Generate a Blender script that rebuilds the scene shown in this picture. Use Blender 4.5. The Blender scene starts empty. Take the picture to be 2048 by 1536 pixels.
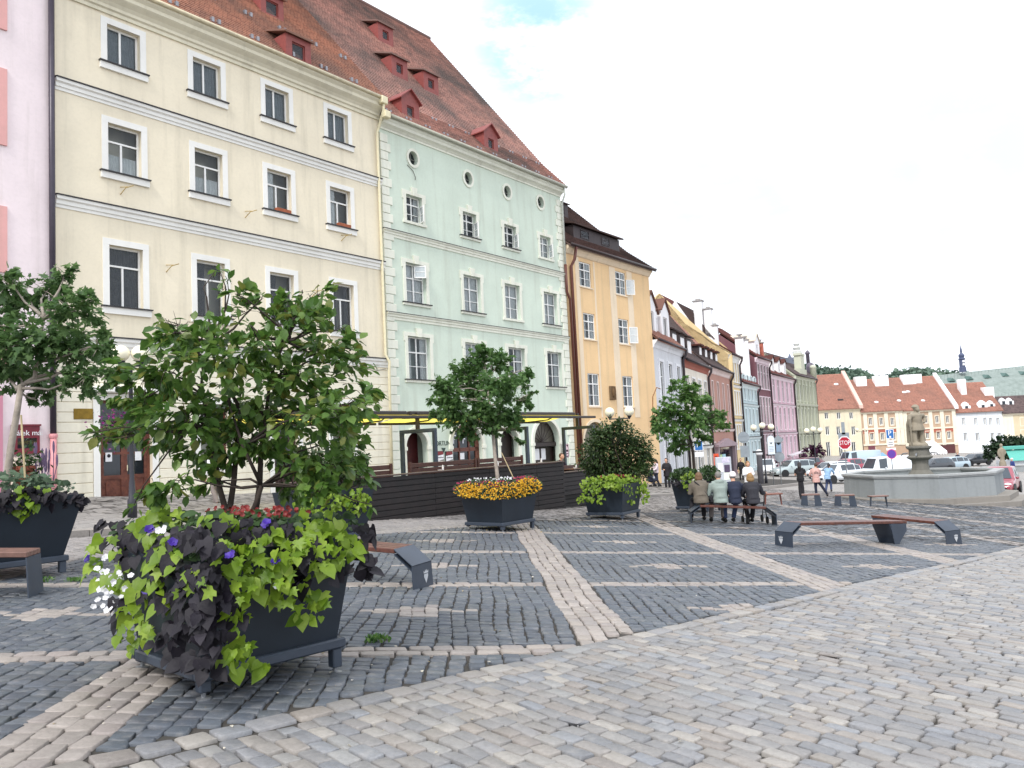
import bpy, math, random
import numpy as np
from mathutils import Vector, Matrix
random.seed(7); RN = np.random.default_rng(11)
SC = bpy.context.scene; COL = SC.collection
pi = math.pi; rad = math.radians
# ------------------------------------------------------------------ camera model (photo is 2048 x 1536)
FPX, ROLL, PITCH, EYE = 1600., .05, math.atan(.079), 1.7
VR = rad(37.5)                                   # heading of the left hand row of houses
U2 = np.array([math.sin(VR), math.cos(VR)]); V2 = np.array([-math.cos(VR), math.sin(VR)])
_f = np.array([0, math.cos(PITCH), math.sin(PITCH)]); _r = np.array([1., 0, 0]); _u = np.cross(_r, _f)
_c, _s = math.cos(ROLL), math.sin(ROLL)
CR = _c * _r - _s * _u; CU = _s * _r + _c * _u; CF = _f
cam = bpy.data.objects.new('camera', bpy.data.cameras.new('camera')); COL.objects.link(cam)
cam.matrix_world = Matrix(((CR[0], CU[0], -CF[0], 0), (CR[1], CU[1], -CF[1], 0), (CR[2], CU[2], -CF[2], EYE), (0, 0, 0, 1)))
cam.data.sensor_width = 36; cam.data.lens = 36 * FPX / 2048; cam.data.clip_end = 3000; cam.data.clip_start = .1
SC.camera = cam

def ray(px, py): return CR * (px - 1024) / FPX + CU * (768 - py) / FPX + CF
def G(x, y):                                     # the square falls gently away to the right
    r = math.hypot(x, y); R = r if r < 40 else 40 + 37 * (1 - math.exp(-(r - 40) / 37))
    return (-.0763 * x - .0107 * y) * (R / max(r, 1e-6))
def Gn(x, y):
    r = np.maximum(np.hypot(x, y), 1e-6); R = np.where(r < 40, r, 40 + 37 * (1 - np.exp(-(r - 40) / 37)))
    return (-.0763 * x - .0107 * y) * (R / r)
def gp(px, py):                                  # point of the ground seen in the photo at a pixel
    d = ray(px, py); lo = t = .5
    while t < 400:
        p = d * t
        if p[2] + EYE < G(p[0], p[1]): break
        lo = t; t *= 1.02
    hi = t
    for _ in range(40):
        m = (lo + hi) / 2; p = d * m
        if p[2] + EYE < G(p[0], p[1]): hi = m
        else: lo = m
    p = d * hi
    return Vector((p[0], p[1], G(p[0], p[1])))
def at_depth(px, dep, py=880):                   # ground point in the direction of a pixel column at a given depth
    d = ray(px, py); x, y = d[0] / d[1] * dep, dep
    return Vector((x, y, G(x, y)))
def px_at(px, py, dep):                          # free point at a depth
    d = ray(px, py); t = dep / d[1]
    return Vector((d[0] * t, dep, d[2] * t + EYE))
def plane_sz(px, py, org, ang):                  # (along, height) of a pixel on a vertical wall plane
    u = np.array([math.sin(ang), math.cos(ang)]); n = np.array([-u[1], u[0]]); o = np.array(org[:2])
    d = ray(px, py); t = (n @ o) / (n @ d[:2]); p = d * t
    return float((p[:2] - o) @ u), float(p[2] + EYE)

# ------------------------------------------------------------------ materials
MATS = {}; PALE = 0.
def lin(c):
    if isinstance(c, str):
        c = c.lstrip('#'); c = [int(c[i:i + 2], 16) / 255 for i in (0, 2, 4)]
        c = [x / 12.92 if x <= .04045 else ((x + .055) / 1.055) ** 2.4 for x in c]
    return (c[0], c[1], c[2], 1)
class NT:
    def __init__(s, name):
        s.m = bpy.data.materials.new(name); s.m.use_nodes = True; s.t = s.m.node_tree; s.t.nodes.clear()
        s.out = s.n('ShaderNodeOutputMaterial'); s.b = s.n('ShaderNodeBsdfPrincipled'); s.l(s.b.outputs[0], s.out.inputs[0])
    def n(s, typ, **k):
        nd = s.t.nodes.new(typ)
        for a, v in k.items():
            if a in nd.inputs: nd.inputs[a].default_value = v
            else: setattr(nd, a, v)
        return nd
    def l(s, a, b): s.t.links.new(a, b)
    def co(s, scale=(1, 1, 1), kind='Object'):
        t = s.n('ShaderNodeTexCoord'); m = s.n('ShaderNodeMapping'); m.inputs['Scale'].default_value = scale
        s.l(t.outputs[kind], m.inputs[0]); return m.outputs[0]
    def noise(s, vec, sc, det=4, rough=.6):
        nd = s.n('ShaderNodeTexNoise'); nd.inputs['Scale'].default_value = sc; nd.inputs['Detail'].default_value = det
        nd.inputs['Roughness'].default_value = rough; s.l(vec, nd.inputs['Vector']); return nd.outputs['Fac']
    def ramp(s, fac, stops, interp='LINEAR'):
        r = s.n('ShaderNodeValToRGB'); r.color_ramp.interpolation = interp; e = r.color_ramp.elements
        while len(e) < len(stops): e.new(.5)
        for i, (p, c) in enumerate(stops): e[i].position = p; e[i].color = lin(c) if isinstance(c, str) else (c if hasattr(c, '__len__') else (c, c, c, 1))
        s.l(fac, r.inputs[0]); return r.outputs[0]
    def mix(s, fac, a, b, mode='MIX'):
        m = s.n('ShaderNodeMix', data_type='RGBA', blend_type=mode)
        for v, i in ((fac, 0), (a, 6), (b, 7)):
            if hasattr(v, 'links') or hasattr(v, 'is_linked'): s.l(v, m.inputs[i])
            elif i == 0: m.inputs[0].default_value = v
            else: m.inputs[i].default_value = lin(v)
        return m.outputs[2]
    def math(s, op, a, b=0.):
        m = s.n('ShaderNodeMath', operation=op)
        for v, i in ((a, 0), (b, 1)):
            if hasattr(v, 'is_linked'): s.l(v, m.inputs[i])
            else: m.inputs[i].default_value = v
        return m.outputs[0]
    def bump(s, h, strength=.3, dist=.02):
        b = s.n('ShaderNodeBump'); b.inputs['Strength'].default_value = strength; b.inputs['Distance'].default_value = dist
        s.l(h, b.inputs['Height']); s.l(b.outputs[0], s.b.inputs['Normal'])
    def base(s, c, rough=.8, spec=.5, metal=0.):
        if hasattr(c, 'is_linked'): s.l(c, s.b.inputs['Base Color'])
        else: s.b.inputs['Base Color'].default_value = lin(c)
        s.b.inputs['Roughness'].default_value = rough; s.b.inputs['Specular IOR Level'].default_value = spec; s.b.inputs['Metallic'].default_value = metal

def plain(name, c, rough=.6, var=.12, sc=6., bump=.0, bsc=60., metal=0., spec=.5, c2=None):
    """a paint, metal, cloth or wood: base colour with slight real unevenness"""
    if name in MATS: return MATS[name]
    t = NT(name); v = t.co()
    dk = [x * (1 - var) for x in lin(c)[:3]] + [1]; lt = [min(1, x * (1 + var)) for x in lin(c)[:3]] + [1]
    if c2: lt = list(lin(c2))
    t.base(t.ramp(t.noise(v, sc), [(.3, dk), (.7, lt)]), rough, spec, metal)
    if bump: t.bump(t.noise(v, bsc, 3), bump, .01)
    MATS[name] = t.m; return t.m
def plaster(name, c, dirt='#8d8877', amt=.32):
    if name in MATS: return MATS[name]
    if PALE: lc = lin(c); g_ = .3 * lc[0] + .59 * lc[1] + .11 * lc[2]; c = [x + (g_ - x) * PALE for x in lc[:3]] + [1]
    t = NT(name); v = t.co()
    n1 = t.noise(v, .35, 5, .65); n2 = t.noise(t.co((1.6, 1.6, .12)), 1.3, 4, .6); n3 = t.noise(v, 9, 3)
    a = [x * .89 for x in lin(c)[:3]] + [1]; b = [min(1, x * 1.05) for x in lin(c)[:3]] + [1]
    col = t.ramp(n1, [(.3, a), (.7, b)])
    m = t.math('MULTIPLY', t.ramp(n2, [(.52, 0.), (.8, 1.)]), amt)
    m2 = t.math('ADD', m, t.math('MULTIPLY', t.ramp(n3, [(.45, 0.), (.75, 1.)]), amt * .25))
    t.base(t.mix(m2, col, dirt), .92, .2); t.bump(t.noise(v, 55, 4), .25, .008)
    MATS[name] = t.m; return t.m
def tiles(name, c1, c2, c3, moss='#4d4840', mossy=.5, w=.19, h=.17):
    """roof tiles: colour per tile from the roof's own UV (metres), weathering in large patches"""
    if name in MATS: return MATS[name]
    t = NT(name); tc = t.n('ShaderNodeTexCoord'); sp = t.n('ShaderNodeSeparateXYZ'); t.l(tc.outputs['UV'], sp.inputs[0])
    row = t.math('FLOOR', t.math('DIVIDE', sp.outputs[1], h)); off = t.math('MULTIPLY', t.math('MODULO', row, 2.), .5)
    fx = t.math('ADD', t.math('DIVIDE', sp.outputs[0], w), off); colm = t.math('FLOOR', fx)
    cv = t.n('ShaderNodeCombineXYZ'); t.l(colm, cv.inputs[0]); t.l(row, cv.inputs[1])
    wn = t.n('ShaderNodeTexWhiteNoise', noise_dimensions='2D'); t.l(cv.outputs[0], wn.inputs[0])
    col = t.ramp(wn.outputs[0], [(0, c1), (.5, c2), (1, c3)])
    n = t.noise(tc.outputs['UV'], .16, 6, .62); n2 = t.noise(tc.outputs['UV'], 1.1, 5, .7)
    mk = t.math('MULTIPLY', t.ramp(t.math('ADD', t.math('MULTIPLY', n, .75), t.math('MULTIPLY', n2, .25)), [(.44, 0.), (.6, 1.)]), mossy)
    fr = t.math('FRACT', fx); edge = t.math('LESS_THAN', fr, .09)
    col = t.mix(mk, col, moss); col = t.mix(t.math('MULTIPLY', edge, .5), col, '#2a1a14')
    t.base(col, .85, .25); t.bump(t.math('MULTIPLY', t.math('PINGPONG', fr, .5), 1.), .5, .03)
    MATS[name] = t.m; return t.m
def glass(name, tint='#2a3138', tr=.5):
    if name in MATS: return MATS[name]
    t = NT(name); t.base(tint, .04, .8)
    tp = t.n('ShaderNodeBsdfTransparent'); tp.inputs[0].default_value = (.86, .9, .92, 1); ms = t.n('ShaderNodeMixShader'); fr = t.n('ShaderNodeFresnel', IOR=1.7); t.l(t.math('ADD', t.math('MULTIPLY', fr.outputs[0], .9), 1 - tr), ms.inputs[0]); t.b.inputs['Metallic'].default_value = .25
    t.l(tp.outputs[0], ms.inputs[1]); t.l(t.b.outputs[0], ms.inputs[2]); t.l(ms.outputs[0], t.out.inputs[0])
    t.bump(t.noise(t.co(), 1.2, 1), .12, .02)
    MATS[name] = t.m; return t.m
def leafmat(name, cols, rough=.5, trans=.35, vein=True):
    if name in MATS: return MATS[name]
    t = NT(name); g = t.n('ShaderNodeNewGeometry')
    col = t.ramp(g.outputs['Random Per Island'], [(i / (len(cols) - 1), c) for i, c in enumerate(cols)])
    n = t.noise(t.co(), 22, 4); col = t.mix(t.math('MULTIPLY', t.ramp(n, [(.35, 0.), (.7, 1.)]), .45), col, cols[0])
    t.base(col, rough, .4); t.bump(t.noise(t.co(), 45, 3), .35, .01)
    tl = t.n('ShaderNodeBsdfTranslucent'); t.l(col, tl.inputs[0]); ms = t.n('ShaderNodeMixShader'); ms.inputs[0].default_value = trans
    t.l(t.b.outputs[0], ms.inputs[1]); t.l(tl.outputs[0], ms.inputs[2]); t.l(ms.outputs[0], t.out.inputs[0])
    MATS[name] = t.m; return t.m
def stonemat(name, cols, rough=.6, bs=.35):
    if name in MATS: return MATS[name]
    t = NT(name); g = t.n('ShaderNodeNewGeometry'); v = t.co()
    col = t.ramp(g.outputs['Random Per Island'], [(i / (len(cols) - 1), c) for i, c in enumerate(cols)])
    n = t.noise(v, 34, 6, .75); col = t.mix(t.math('MULTIPLY', t.ramp(n, [(.4, 0.), (.68, 1.)]), .3), col, '#4b4744'); n9 = t.noise(v, 9, 4, .7); col = t.mix(t.math('MULTIPLY', t.ramp(n9, [(.5, 0.), (.7, 1.)]), .22), col, '#b5aea6')
    col = t.mix(t.math('MULTIPLY', t.ramp(t.noise(v, .45, 5, .6), [(.45, 0.), (.75, 1.)]), .22), col, '#4b4846')
    t.base(col, rough, .45); t.bump(t.noise(v, 48, 6, .7), bs * 1.6, .012)
    MATS[name] = t.m; return t.m

# ------------------------------------------------------------------ mesh building
class MB:
    def __init__(s): s.v = []; s.f = []; s.uv = []
    def add(s, vs, fs):
        o = len(s.v); s.v += [tuple(v) for v in vs]; s.f += [tuple(i + o for i in f) for f in fs]; return s
    def box(s, x0, x1, y0, y1, z0, z1):
        return s.add([(x0, y0, z0), (x1, y0, z0), (x1, y1, z0), (x0, y1, z0), (x0, y0, z1), (x1, y0, z1), (x1, y1, z1), (x0, y1, z1)],
                     [(0, 3, 2, 1), (4, 5, 6, 7), (0, 1, 5, 4), (1, 2, 6, 5), (2, 3, 7, 6), (3, 0, 4, 7)])
    def cbox(s, x0, x1, y0, y1, z0, z1, c=.01):                 # box with chamfered edges
        X, Y, Z = (x0, x1), (y0, y1), (z0, z1); vs = []; idx = {}
        for i in (0, 1):
            for j in (0, 1):
                for k in (0, 1):
                    sx, sy, sz = (1 - 2 * i), (1 - 2 * j), (1 - 2 * k); b = (X[i], Y[j], Z[k])
                    for ax in range(3):
                        d = [sx * c, sy * c, sz * c]; d[ax] = 0
                        idx[i, j, k, ax] = len(vs); vs.append((b[0] + d[0], b[1] + d[1], b[2] + d[2]))
        fs = []
        for ax in range(3):
            a, b = [(1, 2), (2, 0), (0, 1)][ax]
            for e in (0, 1):
                q = []
                for (p, r) in ((0, 0), (1, 0), (1, 1), (0, 1)):
                    ijk = [0, 0, 0]; ijk[ax] = e; ijk[a] = p; ijk[b] = r; q.append(idx[(*ijk, ax)])
                fs.append(q if e else q[::-1])
        for ax in range(3):                                     # edge chamfers along axis ax
            a, b = [(1, 2), (2, 0), (0, 1)][ax]
            for p in (0, 1):
                for r in (0, 1):
                    k0 = [0, 0, 0]; k0[a] = p; k0[b] = r; k1 = list(k0); k1[ax] = 1
                    q = [idx[(*k0, a)], idx[(*k0, b)], idx[(*k1, b)], idx[(*k1, a)]]
                    fs.append(q if p == r else q[::-1])
        for i in (0, 1):
            for j in (0, 1):
                for k in (0, 1):
                    q = [idx[i, j, k, a] for a in range(3)]; fs.append(q if (i + j + k) % 2 else q[::-1])
        return s.add(vs, fs)
    def prism(s, pts, d):                                       # polygon (3d points) pushed along d
        n = len(pts); d = Vector(d); P = [Vector(p) for p in pts]
        return s.add(P + [p + d for p in P], [tuple(range(n))[::-1], tuple(range(n, 2 * n))] + [(i, (i + 1) % n, n + (i + 1) % n, n + i) for i in range(n)])
    def tube(s, path, r, n=8, cap=True):
        P = [Vector(p) for p in path]; R = r if hasattr(r, '__len__') else [r] * len(P); vs = []; fs = []; ref = None
        for i, p in enumerate(P):
            t = (P[min(i + 1, len(P) - 1)] - P[max(i - 1, 0)]).normalized()
            if ref is None: ref = t.orthogonal().normalized()
            a = (ref - t * ref.dot(t))
            a = a.normalized() if a.length > 1e-5 else t.orthogonal().normalized()
            ref = a; b = t.cross(a)
            for k in range(n):
                w = 2 * pi * k / n; vs.append(p + (a * math.cos(w) + b * math.sin(w)) * R[i])
        for i in range(len(P) - 1):
            for k in range(n): fs.append((i * n + k, i * n + (k + 1) % n, (i + 1) * n + (k + 1) % n, (i + 1) * n + k))
        if cap: fs += [tuple(range(n))[::-1], tuple(range((len(P) - 1) * n, len(P) * n))]
        return s.add(vs, fs)
    def lathe(s, prof, n=16, c=(0, 0, 0), sx=1, sy=1, ph=0):
        vs = []; fs = []; m = len(prof)
        for r, z in prof:
            for k in range(n):
                w = 2 * pi * k / n + ph; vs.append((c[0] + r * sx * math.cos(w), c[1] + r * sy * math.sin(w), c[2] + z))
        for i in range(m - 1):
            for k in range(n): fs.append((i * n + k, i * n + (k + 1) % n, (i + 1) * n + (k + 1) % n, (i + 1) * n + k))
        fs += [tuple(range(n))[::-1], tuple(range((m - 1) * n, m * n))]
        return s.add(vs, fs)
    def ball(s, c, r, n=14, m=9):
        rx, ry, rz = r if hasattr(r, '__len__') else (r, r, r)
        return s.lathe([(max(math.sin(pi * i / m), .02), -math.cos(pi * i / m) * rz) for i in range(m + 1)], n, c, rx, ry)
    def quad(s, a, b, c, d): return s.add([a, b, c, d], [(0, 1, 2, 3)])
    def xf(s, M):
        s.v = [tuple(M @ Vector(v)) for v in s.v]; return s
    def off(s, d): s.v = [(v[0] + d[0], v[1] + d[1], v[2] + d[2]) for v in s.v]; return s
    def mesh(s, name, mat=None, smooth=False):
        me = bpy.data.meshes.new(name); me.from_pydata(s.v, [], s.f); me.update()
        if mat: me.materials.append(mat)
        if s.uv:
            u = me.uv_layers.new(name='UVMap'); u.data.foreach_set('uv', np.array([c for f in me.polygons for i in f.vertices for c in s.uv[i]], 'f'))
        if smooth: me.polygons.foreach_set('use_smooth', [True] * len(me.polygons))
        return me
    def build(s, name, mat=None, parent=None, smooth=False):
        return link(name, s.mesh(name, mat, smooth), parent)
def link(name, me, parent=None):
    o = bpy.data.objects.new(name, me); COL.objects.link(o)
    if parent: o.parent = parent
    return o
def npmesh(name, V, F, mat, parent=None, smooth=False):
    """fast mesh from arrays: V (n,3), F list of (m,k) index arrays"""
    me = bpy.data.meshes.new(name); me.vertices.add(len(V)); me.vertices.foreach_set('co', np.asarray(V, 'f').ravel())
    li = np.concatenate([np.asarray(f).ravel() for f in F]); lt = np.concatenate([np.full(len(f), f.shape[1]) for f in F]); ls = np.concatenate([[0], np.cumsum(lt)[:-1]])
    me.loops.add(len(li)); me.loops.foreach_set('vertex_index', li.astype('i'))
    me.polygons.add(len(lt)); me.polygons.foreach_set('loop_start', ls.astype('i')); me.polygons.foreach_set('loop_total', lt.astype('i'))
    if smooth: me.polygons.foreach_set('use_smooth', np.ones(len(lt), bool))
    me.update(); me.validate(); me.materials.append(mat)
    return link(name, me, parent)
def tag(o, label=None, cat=None, group=None, kind=None):
    for k, v in (('label', label), ('category', cat), ('group', group), ('kind', kind)):
        if v: o[k] = v
    return o
def thing(name, label, cat, loc=(0, 0, 0), rz=0., group=None):
    o = bpy.data.objects.new(name, None); COL.objects.link(o); o.location = loc; o.rotation_euler = (0, 0, rz); o.empty_display_size = .2
    return tag(o, label, cat, group)
def copy_tree(o, parent=None, kids=None):
    c = o.copy(); COL.objects.link(c)
    if parent: c.parent = parent
    for ch in o.children: copy_tree(ch, c)
    return c
def text(name, s, size, mat, parent=None, loc=(0, 0, 0), rot=(pi / 2, 0, 0), ext=.004, sx=1., align='CENTER', shear=0.):
    cu = bpy.data.curves.new(name, 'FONT'); cu.body = s; cu.size = size; cu.extrude = ext; cu.align_x = align; cu.align_y = 'CENTER'; cu.shear = shear; cu.resolution_u = 3
    o = bpy.data.objects.new(name, cu); COL.objects.link(o); bpy.context.view_layer.update()
    me = bpy.data.meshes.new_from_object(o.evaluated_get(bpy.context.evaluated_depsgraph_get())); bpy.data.objects.remove(o)
    me.materials.clear(); me.materials.append(mat); n = link(name, me, parent); n.location = loc; n.rotation_euler = rot; n.scale = (sx, 1, 1); return n
# ------------------------------------------------------------------ sky, sun, exposure
w = bpy.data.worlds.new('World'); SC.world = w; w.use_nodes = True; wt = w.node_tree; wt.nodes.clear()
SUN_EL, SUN_AZ = rad(48), rad(205)               # azimuth clockwise from +Y: behind the camera, a little to its left
def wn(t, **k):
    n = wt.nodes.new(t)
    for a, v in k.items():
        if a in n.inputs: n.inputs[a].default_value = v
        else: setattr(n, a, v)
    return n
wl = wt.links.new
sky = wn('ShaderNodeTexSky', sky_type='NISHITA', sun_disc=False, sun_elevation=SUN_EL, sun_rotation=SUN_AZ)
skm = wn('ShaderNodeMix', data_type='RGBA', blend_type='MULTIPLY'); skm.inputs[0].default_value = 1; skm.inputs[7].default_value = (.12, .13, .11, 1); wl(sky.outputs[0], skm.inputs[6])
tc = wn('ShaderNodeTexCoord')
nz = wn('ShaderNodeTexNoise', Scale=5.5, Detail=8., Roughness=.62); mp = wn('ShaderNodeMapping'); mp.inputs['Scale'].default_value = (1, 1, 2.2); mp.inputs['Location'].default_value = (.3, .1, .7)
wl(tc.outputs['Generated'], mp.inputs[0]); wl(mp.outputs[0], nz.inputs[0])
def blob(px, py, inner, outer):                  # how near a sky direction lies to a break in the cloud
    d = Vector(ray(px, py)).normalized()
    v = wn('ShaderNodeVectorMath', operation='DOT_PRODUCT'); v.inputs[1].default_value = d; nm = wn('ShaderNodeVectorMath', operation='NORMALIZE')
    wl(tc.outputs['Generated'], nm.inputs[0]); wl(nm.outputs[0], v.inputs[0])
    r = wn('ShaderNodeMapRange', interpolation_type='SMOOTHSTEP'); r.inputs[1].default_value = math.cos(rad(outer)); r.inputs[2].default_value = math.cos(rad(inner)); wl(v.outputs['Value'], r.inputs[0]); return r.outputs[0]
def wm(op, a, b):
    m = wn('ShaderNodeMath', operation=op)
    for v, i in ((a, 0), (b, 1)):
        if hasattr(v, 'is_linked'): wl(v, m.inputs[i])
        else: m.inputs[i].default_value = v
    m.use_clamp = True; return m.outputs[0]
def nramp(a, b):
    r = wn('ShaderNodeMapRange', interpolation_type='SMOOTHSTEP'); r.inputs[1].default_value = a; r.inputs[2].default_value = b; wl(nz.outputs['Fac'], r.inputs[0]); return r.outputs[0]
gap = wm('MULTIPLY', blob(1075, 75, 1., 6.3), nramp(.36, .56)); grey = wm('MULTIPLY', wm('ADD', blob(1420, 420, .5, 9), blob(1900, 330, .5, 12)), nramp(.1, .55))
m1 = wn('ShaderNodeMix', data_type='RGBA'); m1.inputs[6].default_value = (1.04, 1.09, 1.18, 1); m1.inputs[7].default_value = (.50, .565, .61, 1); wl(wm('MULTIPLY', grey, .72), m1.inputs[0])
m2 = wn('ShaderNodeMix', data_type='RGBA'); m3 = wn('ShaderNodeMix', data_type='RGBA'); m3.inputs[0].default_value = .75; wl(skm.outputs[2], m3.inputs[6]); m3.inputs[7].default_value = (.38, .66, .73, 1)
wl(wm('MULTIPLY', gap, .9), m2.inputs[0]); wl(m1.outputs[2], m2.inputs[6]); wl(m3.outputs[2], m2.inputs[7])
bg = wn('ShaderNodeBackground', Strength=1.); wl(m2.outputs[2], bg.inputs[0]); wo = wn('ShaderNodeOutputWorld'); wl(bg.outputs[0], wo.inputs[0])
sl = bpy.data.lights.new('sun', 'SUN'); sl.energy = 1.9; sl.angle = rad(13); sl.color = (1, .96, .91); so = bpy.data.objects.new('sun', sl); COL.objects.link(so)
sd = Vector((math.sin(SUN_AZ) * math.cos(SUN_EL), math.cos(SUN_AZ) * math.cos(SUN_EL), math.sin(SUN_EL))); so.rotation_euler = sd.to_track_quat('Z', 'Y').to_euler(); so.location = (0, -20, 60)
SC.view_settings.view_transform = 'Standard'; SC.view_settings.look = 'None'; SC.view_settings.exposure = .58; SC.view_settings.gamma = 1
SC.cycles.max_bounces = 6; SC.cycles.transparent_max_bounces = 12

# ------------------------------------------------------------------ ground sheets
def polar(name, r0, r1, nr, a0, a1, na, dz, mat):
    R = np.geomspace(r0, r1, nr); A = np.linspace(rad(a0), rad(a1), na); rr, aa = np.meshgrid(R, A, indexing='ij')
    x, y = rr * np.sin(aa), rr * np.cos(aa); V = np.stack([x, y, Gn(x, y) + dz], -1).reshape(-1, 3)
    i, j = np.meshgrid(np.arange(nr - 1), np.arange(na - 1), indexing='ij'); k = i * na + j
    return npmesh(name, V, [np.stack([k, k + na, k + na + 1, k + 1], -1).reshape(-1, 4)], mat)
t = NT('far_setts'); v = t.co(); br = t.n('ShaderNodeTexBrick', offset=.5)
for k, x in (('Scale', 1.), ('Mortar Size', .012), ('Brick Width', .26), ('Row Height', .16), ('Bias', 0.)): br.inputs[k].default_value = x
br.inputs['Color1'].default_value = lin('#94908c'); br.inputs['Color2'].default_value = lin('#a9a39c'); br.inputs['Mortar'].default_value = lin('#55504c'); t.l(v, br.inputs[0])
t.base(t.mix(t.math('MULTIPLY', t.noise(v, .2, 6), .4), br.outputs[0], '#7f7a76'), .6, .4); t.bump(br.outputs['Fac'], .3, .01); FAR = t.m
tag(polar('ground', .6, 1400, 90, -180, 180, 145, -.05, FAR), kind='structure')
bed = plain('joint_sand', '#4a443f', .95, .3, 3, .4, 40, c2='#3a3833')
tag(polar('paving_bed', .8, 52.5, 60, -75, 75, 60, -.016, bed), kind='structure')

# ------------------------------------------------------------------ setts, every stone modelled
def in_view(x, y, rmax=52.):
    z = Gn(x, y) - EYE; d = x * CF[0] + y * CF[1] + z * CF[2]
    px = 1024 + FPX * (x * CR[0] + y * CR[1] + z * CR[2]) / np.maximum(d, .3); py = 768 - FPX * (x * CU[0] + y * CU[1] + z * CU[2]) / np.maximum(d, .3)
    return (d > 1.) & (px > -420) & (px < 2480) & (py < 1850) & (np.hypot(x, y) < rmax)
def setts(name, mat, cx, cy, ex, ey, la, lb, h=0., dome=.010, jit=.006):
    """stones at (cx,cy): long axis (ex,ey), half sizes la, lb"""
    cx, cy, ex, ey, la, lb = [np.broadcast_to(np.asarray(a, float), np.shape(cx)).copy() for a in (cx, cy, ex, ey, la, lb)]
    ok = in_view(cx, cy); cx, cy, ex, ey, la, lb = [a[ok] for a in (cx, cy, ex, ey, la, lb)]
    near = np.hypot(cx, cy) < 21; Vs = []; Fs = []; o = 0
    for sel, hi in ((near, True), (~near, False)):
        n = sel.sum()
        if not n: continue
        x, y, ax, ay, a, b = [q[sel] for q in (cx, cy, ex, ey, la, lb)]
        if hi: T = np.array([(-1, -.72), (-.86, -1), (.86, -1), (1, -.72), (1, .72), (.86, 1), (-.86, 1), (-1, .72)])
        else: T = np.array([(-1, -1), (1, -1), (1, 1), (-1, 1)])
        m = len(T); tx = T[None, :, 0] * a[:, None] + RN.normal(0, jit, (n, m)); ty = T[None, :, 1] * b[:, None] + RN.normal(0, jit, (n, m))
        sl1, sl2, hh = RN.normal(0, .022, (n, 1)), RN.normal(0, .022, (n, 1)), RN.normal(0, .0028, (n, 1))
        def ring(s, z):
            X, Y = tx * s, ty * s; wx = x[:, None] + X * ax[:, None] - Y * ay[:, None]; wy = y[:, None] + X * ay[:, None] + Y * ax[:, None]
            return np.stack([wx, wy, Gn(wx, wy) + h + hh + z + X * sl1 + Y * sl2], -1)
        if hi:
            V = np.concatenate([ring(.88, dome * .6), ring(.975, dome * .3), ring(1.0, -.03)], 1).reshape(-1, 3); k = (np.arange(n) * 24)[:, None] + o
            F8 = k + np.arange(8)[None]
            q = np.array([(r * 8 + (i + 1) % 8, r * 8 + i, (r + 1) * 8 + i, (r + 1) * 8 + (i + 1) % 8) for r in (0, 1) for i in range(8)])
            Fs += [F8, (k[:, :, None] + q[None]).reshape(-1, 4)]; o += n * 24
        else:
            V = ring(.94, dome * .7).reshape(-1, 3); Fs.append((np.arange(n) * 4)[:, None] + np.arange(4)[None] + o); o += n * 4
        Vs.append(V)
    return tag(npmesh(name, np.concatenate(Vs), Fs, mat), kind='structure')
def courses(p0, p1, q0, q1, dq, lmin, lmax, gap=.012):
    """stones in running courses: (p centre, q centre, half length, half width)"""
    P = []; Q = []; L = []; B = []
    for q in np.arange(q0, q1, dq):
        n = max(1, round((p1 - p0) / ((lmin + lmax) / 2))); ln = RN.uniform(lmin, lmax, n); ln[0] *= RN.uniform(.55, 1); ln *= (p1 - p0) / ln.sum(); e = p0 + np.concatenate([[0], np.cumsum(ln)])
        c = (e[1:] + e[:-1]) / 2; k = c < p1 + 1
        P.append(c[k]); Q.append(np.full(k.sum(), q) + RN.normal(0, .004, k.sum())); L.append((ln[k] - gap) / 2); B.append(np.full(k.sum(), (dq - gap) / 2) * RN.uniform(.94, 1.03, k.sum()))
    return [np.concatenate(a) for a in (P, Q, L, B)]
W2 = math.sqrt(.5)
road_stone = stonemat('road_granite', ['#75777b', '#838180', '#8e8881', '#7b7d82', '#948c84', '#83868c', '#91908e', '#87807b', '#a19c95', '#7d7d7f'], .45)
band_stone = stonemat('band_granite', ['#8d8681', '#9e958d', '#968e88', '#a69d96', '#8f8884', '#998f8a'], .55)
dark_stone = stonemat('dark_basalt', ['#4a515b', '#555c66', '#505860', '#5e646c', '#4b525d', '#585e63', '#515760'], .5)
pale_stone = stonemat('pale_granite', ['#86827f', '#979290', '#8d8987', '#a09a96'], .6)
EDGE = -4.858                                    # road edge: (x - y)/sqrt2
p, q, L, B = courses(EDGE + .20, 30, 0, 62, .124, .165, .24, .010)
p2, q2 = p + .05 * np.sin(q * .9), q + .05 * np.sin(p * 1.1 + .4 * q) + .025 * np.sin(p * 2.9)
x, y = p2 * W2 + q2 * W2, -p2 * W2 + q2 * W2
setts('road', road_stone, x, y, W2, -W2, L, B, .004, .013)
q, p, L, B = courses(0, 62, EDGE + .09, EDGE + .1, .18, .2, .3)
setts('road_edge_stones', road_stone, p * W2 + q * W2, -p * W2 + q * W2, W2, W2, L, B, .004, .012)
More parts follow.
